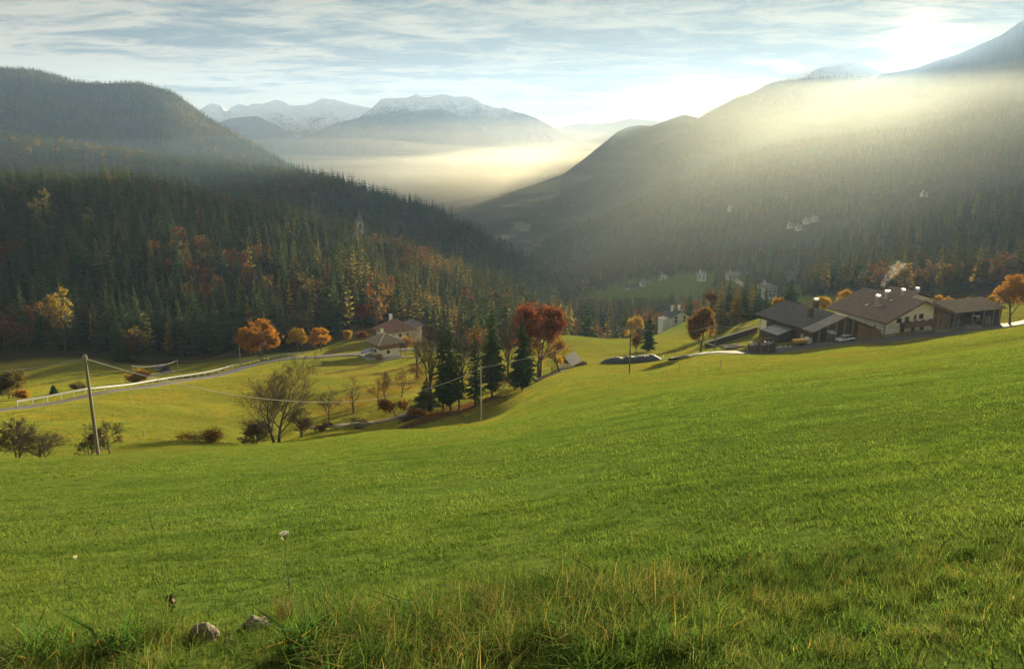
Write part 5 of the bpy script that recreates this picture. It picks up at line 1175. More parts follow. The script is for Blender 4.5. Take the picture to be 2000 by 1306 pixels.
def build_farmhouse():
    H = (24.25, 2.8); t = thing('farmhouse', 'large white farmhouse with brown tiled roof, balcony and smoking chimneys', 'house', fw(*H), FR)
    zb, ze, zr, xr, L = -0.7, 3.15, 7.25, 10.8, 17.5
    gable_walls(t, 0.0, 15.3, 0.0, L, -4.5, ze, zr, xr, M_white, ze2=5.55)
    gable_walls(t, 15.32, 22.0, 0.5, L, -4.5, 5.4, 5.3, 16.0, M_wood, 'hayloft_wall', ze2=3.0)
    # roof: two slopes with wide eaves
    ov = 1.3
    MB().slab([(-1.25, -ov, 2.72), (xr, -ov, 7.45), (xr, L + ov, 7.45), (-1.25, L + ov, 2.72)], 0.26).build('roof', M_tile_brown, t)
    MB().slab([(xr + 0.02, -ov, 7.45), (22.9, -ov, 2.85), (22.9, L + ov, 2.85), (xr + 0.02, L + ov, 7.45)], 0.26).build('roof', M_tile_brown, t)
    for s0, s1 in (((-1.25, 2.50), (xr, 7.22)), ((xr, 7.22), (22.9, 2.62))):
        MB().bar((s0[0], -ov + 0.06, s0[1] - 0.12), (s1[0], -ov + 0.06, s1[1] - 0.12), 0.1, 0.34).build('barge_board', M_dkwood, t)
    for k in range(1, 9):
        MB().bar((xr - k * 1.25, -ov + 0.15, 7.1 - k * 0.49), (xr - k * 1.25, 0.3, 7.1 - k * 0.49), 0.14, 0.18).build('rafter', M_dkwood, t)
    MB().bar((-1.3, -ov, 2.6), (-1.3, L + ov, 2.6), 0.16, 0.14).build('gutter', M_dkwood, t)
    MB().tube([(-1.2, -0.9, 2.55), (-0.35, -0.25, 1.9), (-0.35, -0.25, -0.9)], 0.09).build('downpipe', M_dkwood, t)
    # cross wing behind
    MB().prism([(11.5, 7.0, -2.0), (23.0, 7.0, -2.0), (23.0, 7.0, 5.4), (17.0, 7.0, 7.2), (11.5, 7.0, 5.4)], (0, 7.5, 0)).build('wing_wall', M_white, t)
    MB().slab([(11.0, 6.2, 5.95), (17.0, 6.2, 8.0), (17.0, 15.5, 8.0), (11.0, 15.5, 5.95)], 0.2).build('wing_roof', M_tile_brown, t)
    MB().slab([(17.02, 6.2, 8.0), (23.8, 6.2, 5.6), (23.8, 15.5, 5.6), (17.02, 15.5, 8.0)], 0.2).build('wing_roof', M_tile_brown, t)
    # chimneys with bright sheet caps
    for x, y, w, z1 in ((4.4, 7.4, 1.0, 7.3), (8.2, 8.3, 1.0, 8.0), (9.4, 9.0, 0.6, 7.9), (12.6, 7.4, 0.85, 8.3), (18.2, 8.2, 0.75, 8.2)):
        c = chimney(t, x, y, 4.0, z1, w, M_concrete, True, 0.16, M_tin)
    def slope_z(x): return 2.72 + (x + 1.25) * (4.73 / 12.05)
    for x, y, m in ((3.0, 9.6, M_tin), (3.9, 6.4, M_tin), (4.0, 4.9, M_glass), (7.1, 5.9, M_tin)):
        z0, z1 = slope_z(x), slope_z(x + 1.15)
        f = MB().slab([(x, y, z0 + 0.16), (x + 1.15, y, z1 + 0.16), (x + 1.15, y + 0.85, z1 + 0.16), (x, y + 0.85, z0 + 0.16)], 0.22).build('skylight', M_dkwood, t)
        MB().slab([(x + 0.1, y + 0.1, z0 + 0.23), (x + 1.05, y + 0.1, z1 + 0.15), (x + 1.05, y + 0.75, z1 + 0.15), (x + 0.1, y + 0.75, z0 + 0.23)], 0.05).build('pane', m, f)
    # gable front: balcony, doors, windows
    bal = MB().box(4.6, 14.9, -1.5, -0.02, 1.15, 1.33).build('balcony', M_wood, t)
    for i in range(34):
        MB().box(4.62 + i * 0.305, 4.62 + i * 0.305 + 0.28, -1.52, -1.46, 1.0, 2.30).build('balcony_board', M_wood if i % 3 else M_dkwood, bal)
    for i in range(5):
        MB().box(4.58, 4.64, -1.42 + i * 0.28, -1.42 + i * 0.28 + 0.25, 1.0, 2.30).build('balcony_board', M_dkwood, bal)
    MB().box(4.5, 15.0, -1.58, -1.40, 2.34, 2.44).build('handrail', M_dkwood, bal)
    for x in (5.2, 7.6, 10.0, 12.4, 14.2): MB().box(x, x + 0.9, -1.60, -1.36, 2.45, 2.72).build('flower_box', M_dkwood, bal)
    for x in (4.7, 14.7): MB().bar((x, -1.45, 1.1), (x, -0.02, 0.2), 0.14).build('bracket', M_dkwood, bal)
    win(t, 6.7, 0, 1.35, 1.3, 2.1, 0, -1, 'door'); win(t, 9.3, 0, 2.5, 0.7, 1.25, 0, -1); win(t, 11.3, 0, 2.6, 1.4, 1.25, 0, -1)
    win(t, 4.2, 0, 2.1, 1.6, 1.15, 0, -1, 'window'); win(t, 5.6, 0, -0.75, 1.2, 2.0, 0, -1, 'door'); win(t, 9.0, 0, -0.35, 1.1, 1.25, 0, -1); win(t, 12.0, 0, -0.25, 1.1, 1.25, 0, -1)
    win(t, 0, 6.0, 0.4, 0.6, 0.6, -1, 0); win(t, 0, 3.2, 0.2, 0.5, 0.9, -1, 0)
    MB().box(0.01, 4.5, -0.035, -0.005, 0.92, 1.02).build('string_course', M_cream, t)
    for a, b in (((15.6, 0.45, -0.6), (19.2, 0.45, 3.5)), ((18.6, 0.45, -0.6), (21.2, 0.45, 2.4)), ((15.6, 0.45, 2.9), (21.5, 0.45, 2.5))):
        MB().bar(a, b, 0.16, 0.22).build('brace', M_greywood, t)
    for i in range(13): MB().box(15.5 + i * 0.5, 15.5 + i * 0.5 + 0.44, 0.44 + 0.02 * (i % 2), 0.49, -1.6, 4.6 - i * 0.17).build('hayloft_board', M_wood if i % 4 else M_greywood, t)
    MB().slab([(14.5, -2.2, -0.25), (20.6, -2.2, -0.95), (20.6, -0.4, -0.95), (14.5, -0.4, -0.25)], 0.18).build('ramp', M_greywood, t)
    return t
build_farmhouse()
def build_shed():
    S = (47.6, 3.4); t = thing('open_shed', 'long open fronted shed with low tiled roof right of the farmhouse', 'shed', fw(*S), FR)
    W_, D_, g0 = 16.8, 6.5, -1.4
    MB().slab([(-0.8, -0.9, 3.35), (W_ + 0.7, -0.9, 3.35), (W_ + 0.7, D_ + 0.4, 4.9), (-0.8, D_ + 0.4, 4.9)], 0.2).build('roof', M_tile_olive, t)
    MB().box(0, W_, D_, D_ + 0.15, g0 - 3, 4.5).build('back_wall', M_dkwood, t)
    MB().prism([(0, 0.6, g0 - 2), (0, D_, g0 - 2), (0, D_, 4.5), (0, 0.6, 3.2)], (0.15, 0, 0)).build('side_wall', M_dkwood, t)
    MB().prism([(W_ - 0.15, 0.6, g0 - 2), (W_ - 0.15, D_, g0 - 2), (W_ - 0.15, D_, 4.5), (W_ - 0.15, 0.6, 3.2)], (0.15, 0, 0)).build('side_wall', M_dkwood, t)
    for x in (0.1, 6.6, 10.4, 14.0, 16.4): MB().box(x, x + 0.26, 0.0, 0.26, g0 - 1, 3.2).build('post', M_greywood, t)
    MB().box(-0.3, W_ + 0.3, 0.02, 0.24, 3.0, 3.22).build('beam', M_wood, t)
    fl = MB().box(0.2, W_ - 0.2, 0.3, D_ - 0.1, g0 - 3, g0 + 0.35).build('floor', M_concrete, t)
    return t
build_shed()
# smoke from the farmhouse chimneys: a thin leaning plume
def build_smoke():
    p0 = np.array(fw(24.25 + 5.0, 2.8 + 7.4, 8.3)); pts = []; rad = []
    for i in range(9):
        f = i / 8; pts.append(p0 + np.array([1.0 * f + 4.2 * f * f, 0.5 * f, 7.5 * f ** 0.9])); rad.append(0.25 + 1.9 * f * (1 - 0.25 * f))
    mb = MB(); mb.tube(pts, rad, 14)
    m = bpy.data.materials.new('smoke'); m.use_nodes = True; nt = m.node_tree; nt.nodes.clear(); s = NT(nt)
    v = s.n('ShaderNodeVolumePrincipled'); v.inputs['Color'].default_value = (0.95, 0.96, 1, 1); v.inputs['Anisotropy'].default_value = 0.5
    n = s.noise(s.pos(), 0.9, 4, 0.6, 0.6); s.l(s.mr(n, 0.42, 0.72, 0.0, 0.03), v.inputs['Density'])
    o = s.n('ShaderNodeOutputMaterial'); s.l(v.outputs[0], o.inputs['Volume'])
    stuff(mb.build('chimney_smoke', m), 'thin pale smoke drifting up from the farmhouse chimneys', 'smoke')
build_smoke()
# ------------------------------------------------------------------ chalets left of centre
def hip_roof(parent, x0, x1, y0, y1, ze, zr, m, ridge=0.0, name='roof'):
    """four-sided roof; ridge > 0 stretches the peak along the longer side"""
    cx, cy = (x0 + x1) / 2, (y0 + y1) / 2; rx = ridge / 2 if x1 - x0 >= y1 - y0 else 0; ry = ridge / 2 if y1 - y0 > x1 - x0 else 0
    lo = [(x0, y0, ze - 0.18), (x1, y0, ze - 0.18), (x1, y1, ze - 0.18), (x0, y1, ze - 0.18)]; hi = [(x, y, ze) for x, y, _ in lo]
    pk = [(cx - rx - 0.01, cy - ry - 0.01, zr), (cx + rx + 0.01, cy + ry + 0.01, zr)]
    v = lo + hi + pk; f = [(3, 2, 1, 0), (0, 1, 5, 4), (1, 2, 6, 5), (2, 3, 7, 6), (3, 0, 4, 7)]
    if x1 - x0 >= y1 - y0: f += [(4, 5, 9, 8), (5, 6, 9), (6, 7, 8, 9), (7, 4, 8)]
    else: f += [(4, 5, 8), (5, 6, 9, 8), (6, 7, 9), (7, 4, 8, 9)]
    return mesh_obj(name, v, f, m, parent)
def build_chalets():
    c = at(744, 697, 231); c[2] = -63.2; t = thing('chalet', 'small white chalet with brown wooden upper storey and hipped roof', 'house', c, R(36))
    MB().box(0, 6.2, 0, 7.6, -3.0, 2.2).build('wall', M_white, t)
    MB().box(-0.12, 6.3, -0.12, 7.7, 2.22, 4.2).build('wooden_storey', M_wood, t)
    rf = hip_roof(t, -1.4, 8.6, -1.4, 9.2, 4.05, 6.6, M_tile_olive, 0.5)
    MB().bar((-1.3, -1.3, 4.12), (3.5, 3.7, 6.62), 0.28, 0.12).build('hip_cap', M_tin, rf)
    chimney(t, 3.4, 5.6, 5.6, 7.6, 0.8, M_white, True, 0.2, M_dkwood)
    win(t, 0, 3.6, 0.9, 1.2, 1.0, -1, 0); win(t, 2.6, 0, 0.8, 1.0, 1.1, 0, -1); win(t, -0.12, 6.4, 0.6, 1.3, 1.8, -1, 0, 'door')
    for y in (1.2, 2.4): win(t, -0.12, y, 2.7, 0.8, 0.9, -1, 0)
    for x, y in ((6.6, -0.6), (8.2, -0.6), (8.2, 6.5)): MB().box(x - 0.09, x + 0.09, y - 0.09, y + 0.09, -2.0, 4.0).build('porch_post', M_wood, t)
    pb = MB().box(6.32, 8.4, -0.6, 6.8, 1.9, 2.06).build('porch_balcony', M_wood, t)
    for i in range(8): MB().box(6.5 + i * 0.24, 6.5 + i * 0.24 + 0.2, -0.72, -0.66, 2.0, 3.0).build('balcony_board', M_dkwood, pb)
    for i in range(24): MB().box(8.44, 8.5, -0.6 + i * 0.3, -0.6 + i * 0.3 + 0.25, 2.0, 3.0).build('balcony_board', M_dkwood, pb)
    MB().slab([(-3.4, 3.6, 1.1), (-0.14, 3.6, 1.7), (-0.14, 7.2, 1.7), (-3.4, 7.2, 1.1)], 0.1).build('porch_roof', M_greymetal, t)
    for y in (3.8, 7.0): MB().box(-3.3, -3.15, y - 0.08, y + 0.08, -2.0, 1.05).build('porch_post', M_wood, t)
    # dry-stone terrace round the front
    w = thing('terrace_wall', 'low rough stone terrace wall in front of the small chalet', 'wall', c, R(36)); r = random.Random(3)
    for run in (((-3.6, 7.8), (-4.0, -2.6)), ((-4.0, -2.6), (7.5, -3.2))):
        (xa, ya), (xb, yb) = run; n = 16
        for i in range(n):
            for k in range(2):
                f = (i + 0.5 * k) / n; x = xa + (xb - xa) * f; y = ya + (yb - ya) * f; s = 0.34 + r.random() * 0.16; z = -1.15 + k * 0.5
                MB().hexa([(x - s + r.random() * 0.12, y - s, z), (x + s, y - s + r.random() * 0.12, z), (x + s, y + s, z), (x - s, y + s - 0.1, z), (x - s * 0.8, y - s * 0.7, z + 0.48), (x + s * 0.75, y - s * 0.8, z + 0.5), (x + s * 0.8, y + s * 0.8, z + 0.46), (x - s * 0.7, y + s * 0.7, z + 0.5)]).build('stone', M_stone, w)
    MB().prism([(-4.0, -2.4, -2.5), (7.3, -3.0, -2.5), (7.3, 0, -2.5), (-0.02, 0.0, -2.5), (-0.02, 7.6, -2.5), (-3.4, 7.6, -2.5)], (0, 0, 2.2)).build('terrace_fill', M_stone, w)
    # rear chalet
    p = at(757, 668, 262); p[2] = -66.3; t2 = thing('rear_chalet', 'white chalet with reddish hipped roof and capped chimney behind the small one', 'house', p, R(36))
    MB().box(0, 10.0, 0, 8.5, -2, 3.6).build('wall', M_white, t2)
    hip_roof(t2, -1.3, 11.2, -1.3, 9.8, 3.5, 7.0, M_tile_red, 2.0)
    chimney(t2, 4.2, 5.2, 5.6, 8.3, 0.9, M_white, True, 0.25, M_tin)
    MB().box(10.05, 15.0, 2.0, 8.0, -2, 3.4).build('wing_wall', M_white, t2); hip_roof(t2, 9.6, 16.0, 1.0, 9.0, 3.9, 5.8, M_tile_grey, 1.0, 'wing_roof')
    for x in (2.0, 5.0, 8.0): win(t2, x, 0, 1.2, 1.0, 1.2, 0, -1)
    win(t2, 0, 4.0, 1.2, 1.0, 1.2, -1, 0)
build_chalets()

# ------------------------------------------------------------------ houses in the valley
def valley_house(label, p, w, d, h, rise, rz, roof, wallm=None, storeys=2, ridge='x', chim=1, name='valley_house'):
    if p[1] > 400: w, d, h, rise = w * 0.82, d * 0.82, h * 0.8, rise * 0.8
    t = thing(name, label, 'house', p, rz); wm = wallm or M_white
    if ridge == 'y': gable_walls(t, -w / 2, w / 2, 0, d, -6, h, h + rise, 0, wm)
    else: MB().prism([(-w / 2, 0, -6), (-w / 2, d, -6), (-w / 2, d, h), (-w / 2, d / 2, h + rise), (-w / 2, 0, h)], (w, 0, 0)).build('wall', wm, t)
    o = 0.9
    if ridge == 'y':
        k = rise / (w / 2) * o
        MB().slab([(-w / 2 - o, -o, h - k + 0.1), (0, -o, h + rise + 0.1), (0, d + o, h + rise + 0.1), (-w / 2 - o, d + o, h - k + 0.1)], 0.2).build('roof', roof, t)
        MB().slab([(0.02, -o, h + rise + 0.1), (w / 2 + o, -o, h - k + 0.1), (w / 2 + o, d + o, h - k + 0.1), (0.02, d + o, h + rise + 0.1)], 0.2).build('roof', roof, t)
    else:
        k = rise / (d / 2) * o
        MB().slab([(-w / 2 - o, -o, h - k + 0.1), (w / 2 + o, -o, h - k + 0.1), (w / 2 + o, d / 2, h + rise + 0.1), (-w / 2 - o, d / 2, h + rise + 0.1)], 0.2).build('roof', roof, t)
        MB().slab([(-w / 2 - o, d / 2 + 0.02, h + rise + 0.1), (w / 2 + o, d / 2 + 0.02, h + rise + 0.1), (w / 2 + o, d + o, h - k + 0.1), (-w / 2 - o, d + o, h - k + 0.1)], 0.2).build('roof', roof, t)
    for i in range(chim): chimney(t, -w * 0.2 + i * w * 0.4, d * 0.55, h + rise * 0.5, h + rise + 1.3, 0.8, M_white, True, 0.15, M_tin)
    n = max(2, int(w / 3.0))
    for s in range(storeys):
        for i in range(n):
            z = 0.8 + s * (h - 0.6) / storeys
            if i == n // 2 and s == 0: win(t, -w / 2 + w * (i + 0.5) / n, 0, 0.0, 1.2, 2.0, 0, -1, 'door')
            else: win(t, -w / 2 + w * (i + 0.5) / n, 0, z, 1.15, 1.2, 0, -1)
    return t
def vground(u, v, Y): p = at(u, v, Y); p[2] = max(p[2], gz(p[0], p[1]) - 0.3); return p
def on_hill(name, u, v):
    P, nt = HILLS[name]; q = P[:nt].reshape(-1, 3); pu, pv_, _ = project(q); k = np.argmin((pu - u) ** 2 + (pv_ - v) ** 2); return q[k].copy()
def build_valley():
    t = valley_house('white house with dark gable roof among trees below the bright meadow', vground(1328, 636, 325), 8.5, 8.0, 3.6, 2.2, R(18), M_tile_dark, ridge='y', chim=2)
    MB().box(-7.4, -4.3, 1.5, 6.0, -5, 2.4).build('side_wing', M_white, t)
    t = valley_house('tall white three storey block house left of the big dark spruce', vground(1504, 580, 470), 11.0, 9.5, 8.6, 1.6, R(14), M_tile_grey, storeys=3, ridge='y')
    MB().box(-4.5, 4.5, -1.3, -0.02, 2.9, 3.05).build('balcony', M_greywood, t); MB().box(-4.5, 4.5, -1.3, -0.02, 5.7, 5.85).build('balcony', M_greywood, t)
    valley_house('white house on the valley meadow, left of the two by the pale track', vground(1370, 545, 680), 9.5, 8.0, 5.6, 2.6, R(-15), M_tile_grey, ridge='y')
    valley_house('white house with grey hipped roof beside the pale valley track', vground(1434, 545, 700), 13.0, 10.0, 4.6, 3.2, R(10), M_tile_grey, wallm=M_cream)
    valley_house('small pale house half hidden behind the big dark spruce', vground(1547, 543, 620), 9.0, 8.0, 5.2, 2.2, R(8), M_tile_grey)
    valley_house('low dark roofed farm building at the left end of the valley hamlet', vground(1232, 565, 705), 13.0, 8.0, 3.2, 3.6, R(-20), M_tile_dark, wallm=M_cream, storeys=1)
    valley_house('pale roofed valley house right of the low dark roofed one', vground(1263, 564, 712), 12.0, 8.0, 3.6, 2.8, R(12), M_tile_grey, storeys=1)
    valley_house('white valley house with grey roof right of the pale roofed one', vground(1295, 557, 730), 11.0, 9.0, 5.0, 2.8, R(-12), M_tile_grey, ridge='y')
    H = 'right_middle_ridge'
    for lb, u, v, w in (('left of the two tiny hazy white houses high on the right slope', 1547, 444, 13), ('right of the two tiny hazy white houses high on the right slope', 1559, 446, 12), ('uppermost hazy white house of the hillside hamlet on the right slope', 1586, 432, 14), ('lower hazy white house of the hillside hamlet on the right slope', 1577, 439, 13),
                        ('single hazy white house beside the clearing high above the farm', 1800, 384, 12), ('tiny white house in the clearing left of the hazy hamlet', 1422, 410, 8)):
        p = on_hill(H, u, v); valley_house(lb, p + np.array([0, -4, 2.0]), w * 0.72, 8, 4.2, 2.4, R(10), M_tile_grey, wallm=M_cream, name='hamlet_house')
    # church: belfry and spire showing over the wood
    q = at(703, 446, 556); gzq = on_hill('left_forest_hill', 703, 470)[2]
    t = thing('church_tower', 'slim white church tower with pointed spire above the left wood', 'church', (q[0], 556, q[2]), R(25))
    MB().box(-2.1, 2.1, -2.1, 2.1, -24, -0.3).build('tower', M_white, t); MB().box(-2.35, 2.35, -2.35, 2.35, -0.3, 0.1).build('cornice', M_stone, t)
    bf = MB()
    for sx in (-1, 1):
        for sy in (-1, 1): bf.box(sx * 1.5 - 0.5, sx * 1.5 + 0.5, sy * 1.5 - 0.5, sy * 1.5 + 0.5, 0.1, 4.2)
    bf.box(-2.0, 2.0, -2.0, 2.0, 3.6, 4.6); bf.build('belfry', M_white, t)
    MB().box(-1.0, 1.0, -1.0, 1.0, 0.1, 3.6).build('bell_chamber', M_dkwood, t)
    v = [(-2.2, -2.2, 4.6), (2.2, -2.2, 4.6), (2.2, 2.2, 4.6), (-2.2, 2.2, 4.6), (0, 0, 13.0)]
    mesh_obj('spire', v, [(0, 1, 4), (1, 2, 4), (2, 3, 4), (3, 0, 4), (3, 2, 1, 0)], M_tile_grey, t)
    MB().bar((0, 0, 12.8), (0, 0, 14.2), 0.12).build('cross', M_tin, t)
build_valley()

# ------------------------------------------------------------------ poles, wires, guard rail, fences
WA = {}
def pole(key, label, u, vb, vt, r, m, Y=None, lean=(0, 0)):
    b = base_at(u, vb, Y); h = height_for(b, vt); t = thing('utility_pole', label, 'pole', b)
    MB().tube([(0, 0, -0.6), (lean[0] * 0.5, lean[1] * 0.5, h * 0.5), (lean[0], lean[1], h)], [r * 1.15, r, r * 0.75], 10).build('shaft', m, t)
    MB().bar((lean[0] - 0.22, lean[1], h - 0.35), (lean[0] + 0.22, lean[1], h - 0.35), 0.07).build('crossbar', M_rust, t)
    for s in (-1, 1): MB().tube([(lean[0] + s * 0.18, lean[1], h - 0.33), (lean[0] + s * 0.18, lean[1], h - 0.14)], [0.05, 0.035], 8).build('insulator', M_steel, t)
    WA[key] = b + np.array([lean[0], lean[1], h - 0.4])
def wire(label, a, b, sag, r=0.035, n=28):
    pts = [a + (b - a) * (i / n) - np.array([0, 0, 4 * sag * (i / n) * (1 - i / n)]) for i in range(n + 1)]
    tag(MB().tube(pts, r, 6).build('overhead_wire', M_wire), label, 'wire')
pole('p1', 'grey wooden pole at the left end of the meadow edge', 193, 896, 692, 0.15, M_polewood, Y=69)
pole('p2', 'pale pole standing on the meadow before the conifer row', 940, 829, 714, 0.11, M_concrete, Y=119)
pole('p3', 'dark pole on the meadow beside the plastic covered heap', 1229, 731, 632, 0.12, M_dkwood, Y=139)
pole('p4', 'grey pole beside the brown leafed tree at the farm lane', 1396, 686, 630, 0.12, M_polewood, Y=166)
pole('q1', 'thin pole rising from the orange bush behind the guard rail', 263, 752, 712, 0.10, M_steel, Y=200)
pole('q2', 'thin pole beyond the guard rail at the dark lane', 349, 732, 702, 0.10, M_steel, Y=232)
pole('q3', 'pale pole beside the left road left of the big orange tree', 470, 710, 678, 0.12, M_concrete, Y=219)
wire('overhead wire from the left frame edge to the grey wooden pole', at(-220, 735, 58), WA['p1'], 0.5)
wire('long sagging overhead wire between the grey wooden pole and the pale pole', WA['p1'], WA['p2'], 5.0)
wire('overhead wire rising from the pale pole past the conifers to the dark pole', WA['p2'], WA['p3'], 0.7)
wire('overhead wire between the dark pole and the pole at the farm lane', WA['p3'], WA['p4'], 1.6)
wire('overhead wire from the farm lane pole to the barn', WA['p4'], np.array(fw(0.8, 18.6, 1.9)), 1.3)
wire('thin wire over the green dip beyond the road', at(30, 748, 190), WA['q1'], 1.2, 0.03)
wire('thin wire between the two thin poles by the dark lane', WA['q1'], WA['q2'], 0.8, 0.03)
wire('thin wire from the dark lane to the pole by the orange tree', WA['q2'], WA['q3'], 1.5, 0.03)
def build_rail():
    u, v, _ = project(np.stack([LROAD[:, 0], LROAD[:, 1], LZ], 1)); idx = [i for i in range(len(LROAD)) if 40 < u[i] < 610]
    t = thing('guard_rail', 'long pale steel guard rail along the far side of the left road', 'guard rail', (LROAD[idx[0]][0], LROAD[idx[0]][1], LZ[idx[0]]))
    o = np.array([LROAD[idx[0]][0], LROAD[idx[0]][1], LZ[idx[0]]]); rail = MB(); pts = []
    for k, i in enumerate(idx):
        q = np.array([LROAD[i][0] + LN[i][0] * 2.5, LROAD[i][1] + LN[i][1] * 2.5, LZ[i]]) - o; pts.append(q)
        if k % 2 == 0: MB().box(q[0] - 0.07, q[0] + 0.07, q[1] - 0.05, q[1] + 0.05, q[2] - 1.2, q[2] + 0.72).build('post', M_steel, t)
    for a, b in zip(pts, pts[1:]): rail.bar(a + (0, 0, 0.62), b + (0, 0, 0.62), 0.08, 0.34)
    rail.build('rail', M_steel, t)
build_rail()
def fence(label, pts, h=1.0, m=None, rails=2, gap=2.2):
    p0 = np.array(pts[0]); t = thing('fence', label, 'fence', p0); P = [p0]
    for a, b in zip(pts, pts[1:]):
        n = max(1, int(np.linalg.norm(np.array(b) - np.array(a)) / gap)); P += [np.array(a) + (np.array(b) - np.array(a)) * (k + 1) / n for k in range(n)]
    P = [np.array([q[0], q[1], gz(q[0], q[1])]) - p0 for q in P]
    for q in P: MB().box(q[0] - 0.08, q[0] + 0.08, q[1] - 0.08, q[1] + 0.08, q[2] - 0.5, q[2] + h).build('post', m or M_greywood, t)
    for k in range(rails):
        for a, b in zip(P, P[1:]): MB().bar(a + (0, -0.1, h * (0.9 - 0.42 * k)), b + (0, -0.1, h * (0.9 - 0.42 * k)), 0.05, 0.15).build('rail', m or M_greywood, t)
def fpt(x, y): p = fw(x, y); return (p[0], p[1], gz(p[0], p[1]))
fence('weathered rail fence before the farmhouse gable along the road', [fpt(28, -1.2), fpt(34, -1.0), fpt(40, -0.6), fpt(45.5, 0.2)], 1.15)
fence('short rail fence before the firewood bay of the barn', [fpt(17.6, -1.2), fpt(23.5, -1.0)], 1.05)
for lb, u, v, h in (('short wooden fence stake on the meadow below the lane, left one', 1327, 724, 0.9), ('short wooden fence stake on the meadow below the farm lane, right one', 1407, 720, 1.1), ('short stake on the bright meadow right of the lone conifer', 1295, 692, 1.0), ('tiny stake standing in the left field', 281, 852, 0.8)):
    b = hit(u, v); t = thing('fence_stake', lb, 'post', b); MB().tube([(0, 0, -0.3), (0.03, 0, h)], [0.09, 0.07], 8).build('stake', M_greywood, t); MB().tube([(0.03, 0, h), (0.03, 0, h + 0.05)], [0.05, 0.01], 8).build('tip', M_greywood, t)

# ------------------------------------------------------------------ farm things
def wheel(parent, x, y, z, r, w):
    o = MB().tube([(x, y - w / 2, z), (x, y + w / 2, z)], r, 18).build('wheel', M_rubber, parent)
    MB().tube([(x, y - w / 2 - 0.015, z), (x, y + w / 2 + 0.015, z)], r * 0.6, 14).build('rim', M_steel, o); return o
def rounded_prism(profile, y0, y1, taper=0.0):
    """side profile (x,z) swept over the width, drawn in at the flanks"""
    mb = MB(); cx = sum(p[0] for p in profile) / len(profile); n = len(profile); rows = []
    for y, s in ((y0, 0.94 - taper), (y0 + 0.16, 1.0), (y1 - 0.16, 1.0), (y1, 0.94 - taper)):
        b = len(mb.v); mb.v += [(cx + (x - cx) * s, y, z) for x, z in profile]; rows.append(b)
    for a, b in zip(rows, rows[1:]):
        for i in range(n): j = (i + 1) % n; mb.f.append((a + i, a + j, b + j, b + i))
    mb.f.append(tuple(range(rows[0] + n - 1, rows[0] - 1, -1))); mb.f.append(tuple(range(rows[-1], rows[-1] + n))); return mb
def build_car(label, p, rz, s=1.0, paint=None):
    """nose towards -x"""
    t = thing('parked_car', label, 'car', p, rz); t.scale = (s,) * 3
    body = [(-2.15, 0.32), (-2.2, 0.55), (-2.1, 0.78), (-1.3, 0.95), (-0.95, 1.0), (1.95, 1.02), (2.15, 0.95), (2.2, 0.6), (2.15, 0.32), (1.75, 0.28), (-1.75, 0.28)]
    rounded_prism(body, -0.88, 0.88).build('body', paint or M_carpaint, t, True)
    cab = [(-1.15, 0.98), (-0.45, 1.45), (-0.2, 1.5), (1.35, 1.48), (1.6, 1.42), (2.05, 1.0)]
    rounded_prism(cab, -0.76, 0.76, 0.03).build('windows', M_glass, t)
    MB().hexa([(-0.5, -0.66, 1.44), (1.6, -0.66, 1.42), (1.6, 0.66, 1.42), (-0.5, 0.66, 1.44), (-0.35, -0.6, 1.54), (1.45, -0.6, 1.52), (1.45, 0.6, 1.52), (-0.35, 0.6, 1.54)]).build('roof', paint or M_carpaint, t)
    for sy in (-1, 1):
        for x0, x1 in ((0.32, 0.42), (1.28, 1.38)): MB().box(x0, x1, sy * 0.77 - 0.015, sy * 0.77 + 0.015, 0.98, 1.46).build('pillar', paint or M_carpaint, t)
        for x in (-1.38, 1.35): wheel(t, x, sy * 0.78, 0.31, 0.32, 0.2)
        MB().hexa([(-2.17, sy * 0.5 - 0.14, 0.62), (-2.17, sy * 0.5 + 0.14, 0.62), (-1.95, sy * 0.62 + 0.14, 0.64), (-1.95, sy * 0.62 - 0.14, 0.64), (-2.1, sy * 0.5 - 0.14, 0.8), (-2.1, sy * 0.5 + 0.14, 0.8), (-1.85, sy * 0.62 + 0.14, 0.85), (-1.85, sy * 0.62 - 0.14, 0.85)]).build('headlight', M_tin, t)
        MB().box(-0.72, -0.52, sy * 0.98 - 0.09, sy * 0.98 + 0.09, 0.98, 1.12).build('wing_mirror', paint or M_carpaint, t)
        MB().box(2.12, 2.19, sy * 0.62 - 0.14, sy * 0.62 + 0.14, 0.7, 0.92).build('tail_light', M_redp, t)
    MB().box(-2.235, -2.19, -0.45, 0.45, 0.42, 0.56).build('grille', M_black, t); return t
b = onground(1649, 171.2, 670); build_car('silver estate car parked before the barn gable', b + np.array([0, 0, 0.08]), R(24), 1.05)
b = onground(318, 244, 722); build_car('small dark car on the shaded lane beyond the left road', b + np.array([0, 0, 0.1]), R(70), 1.0, M_black)
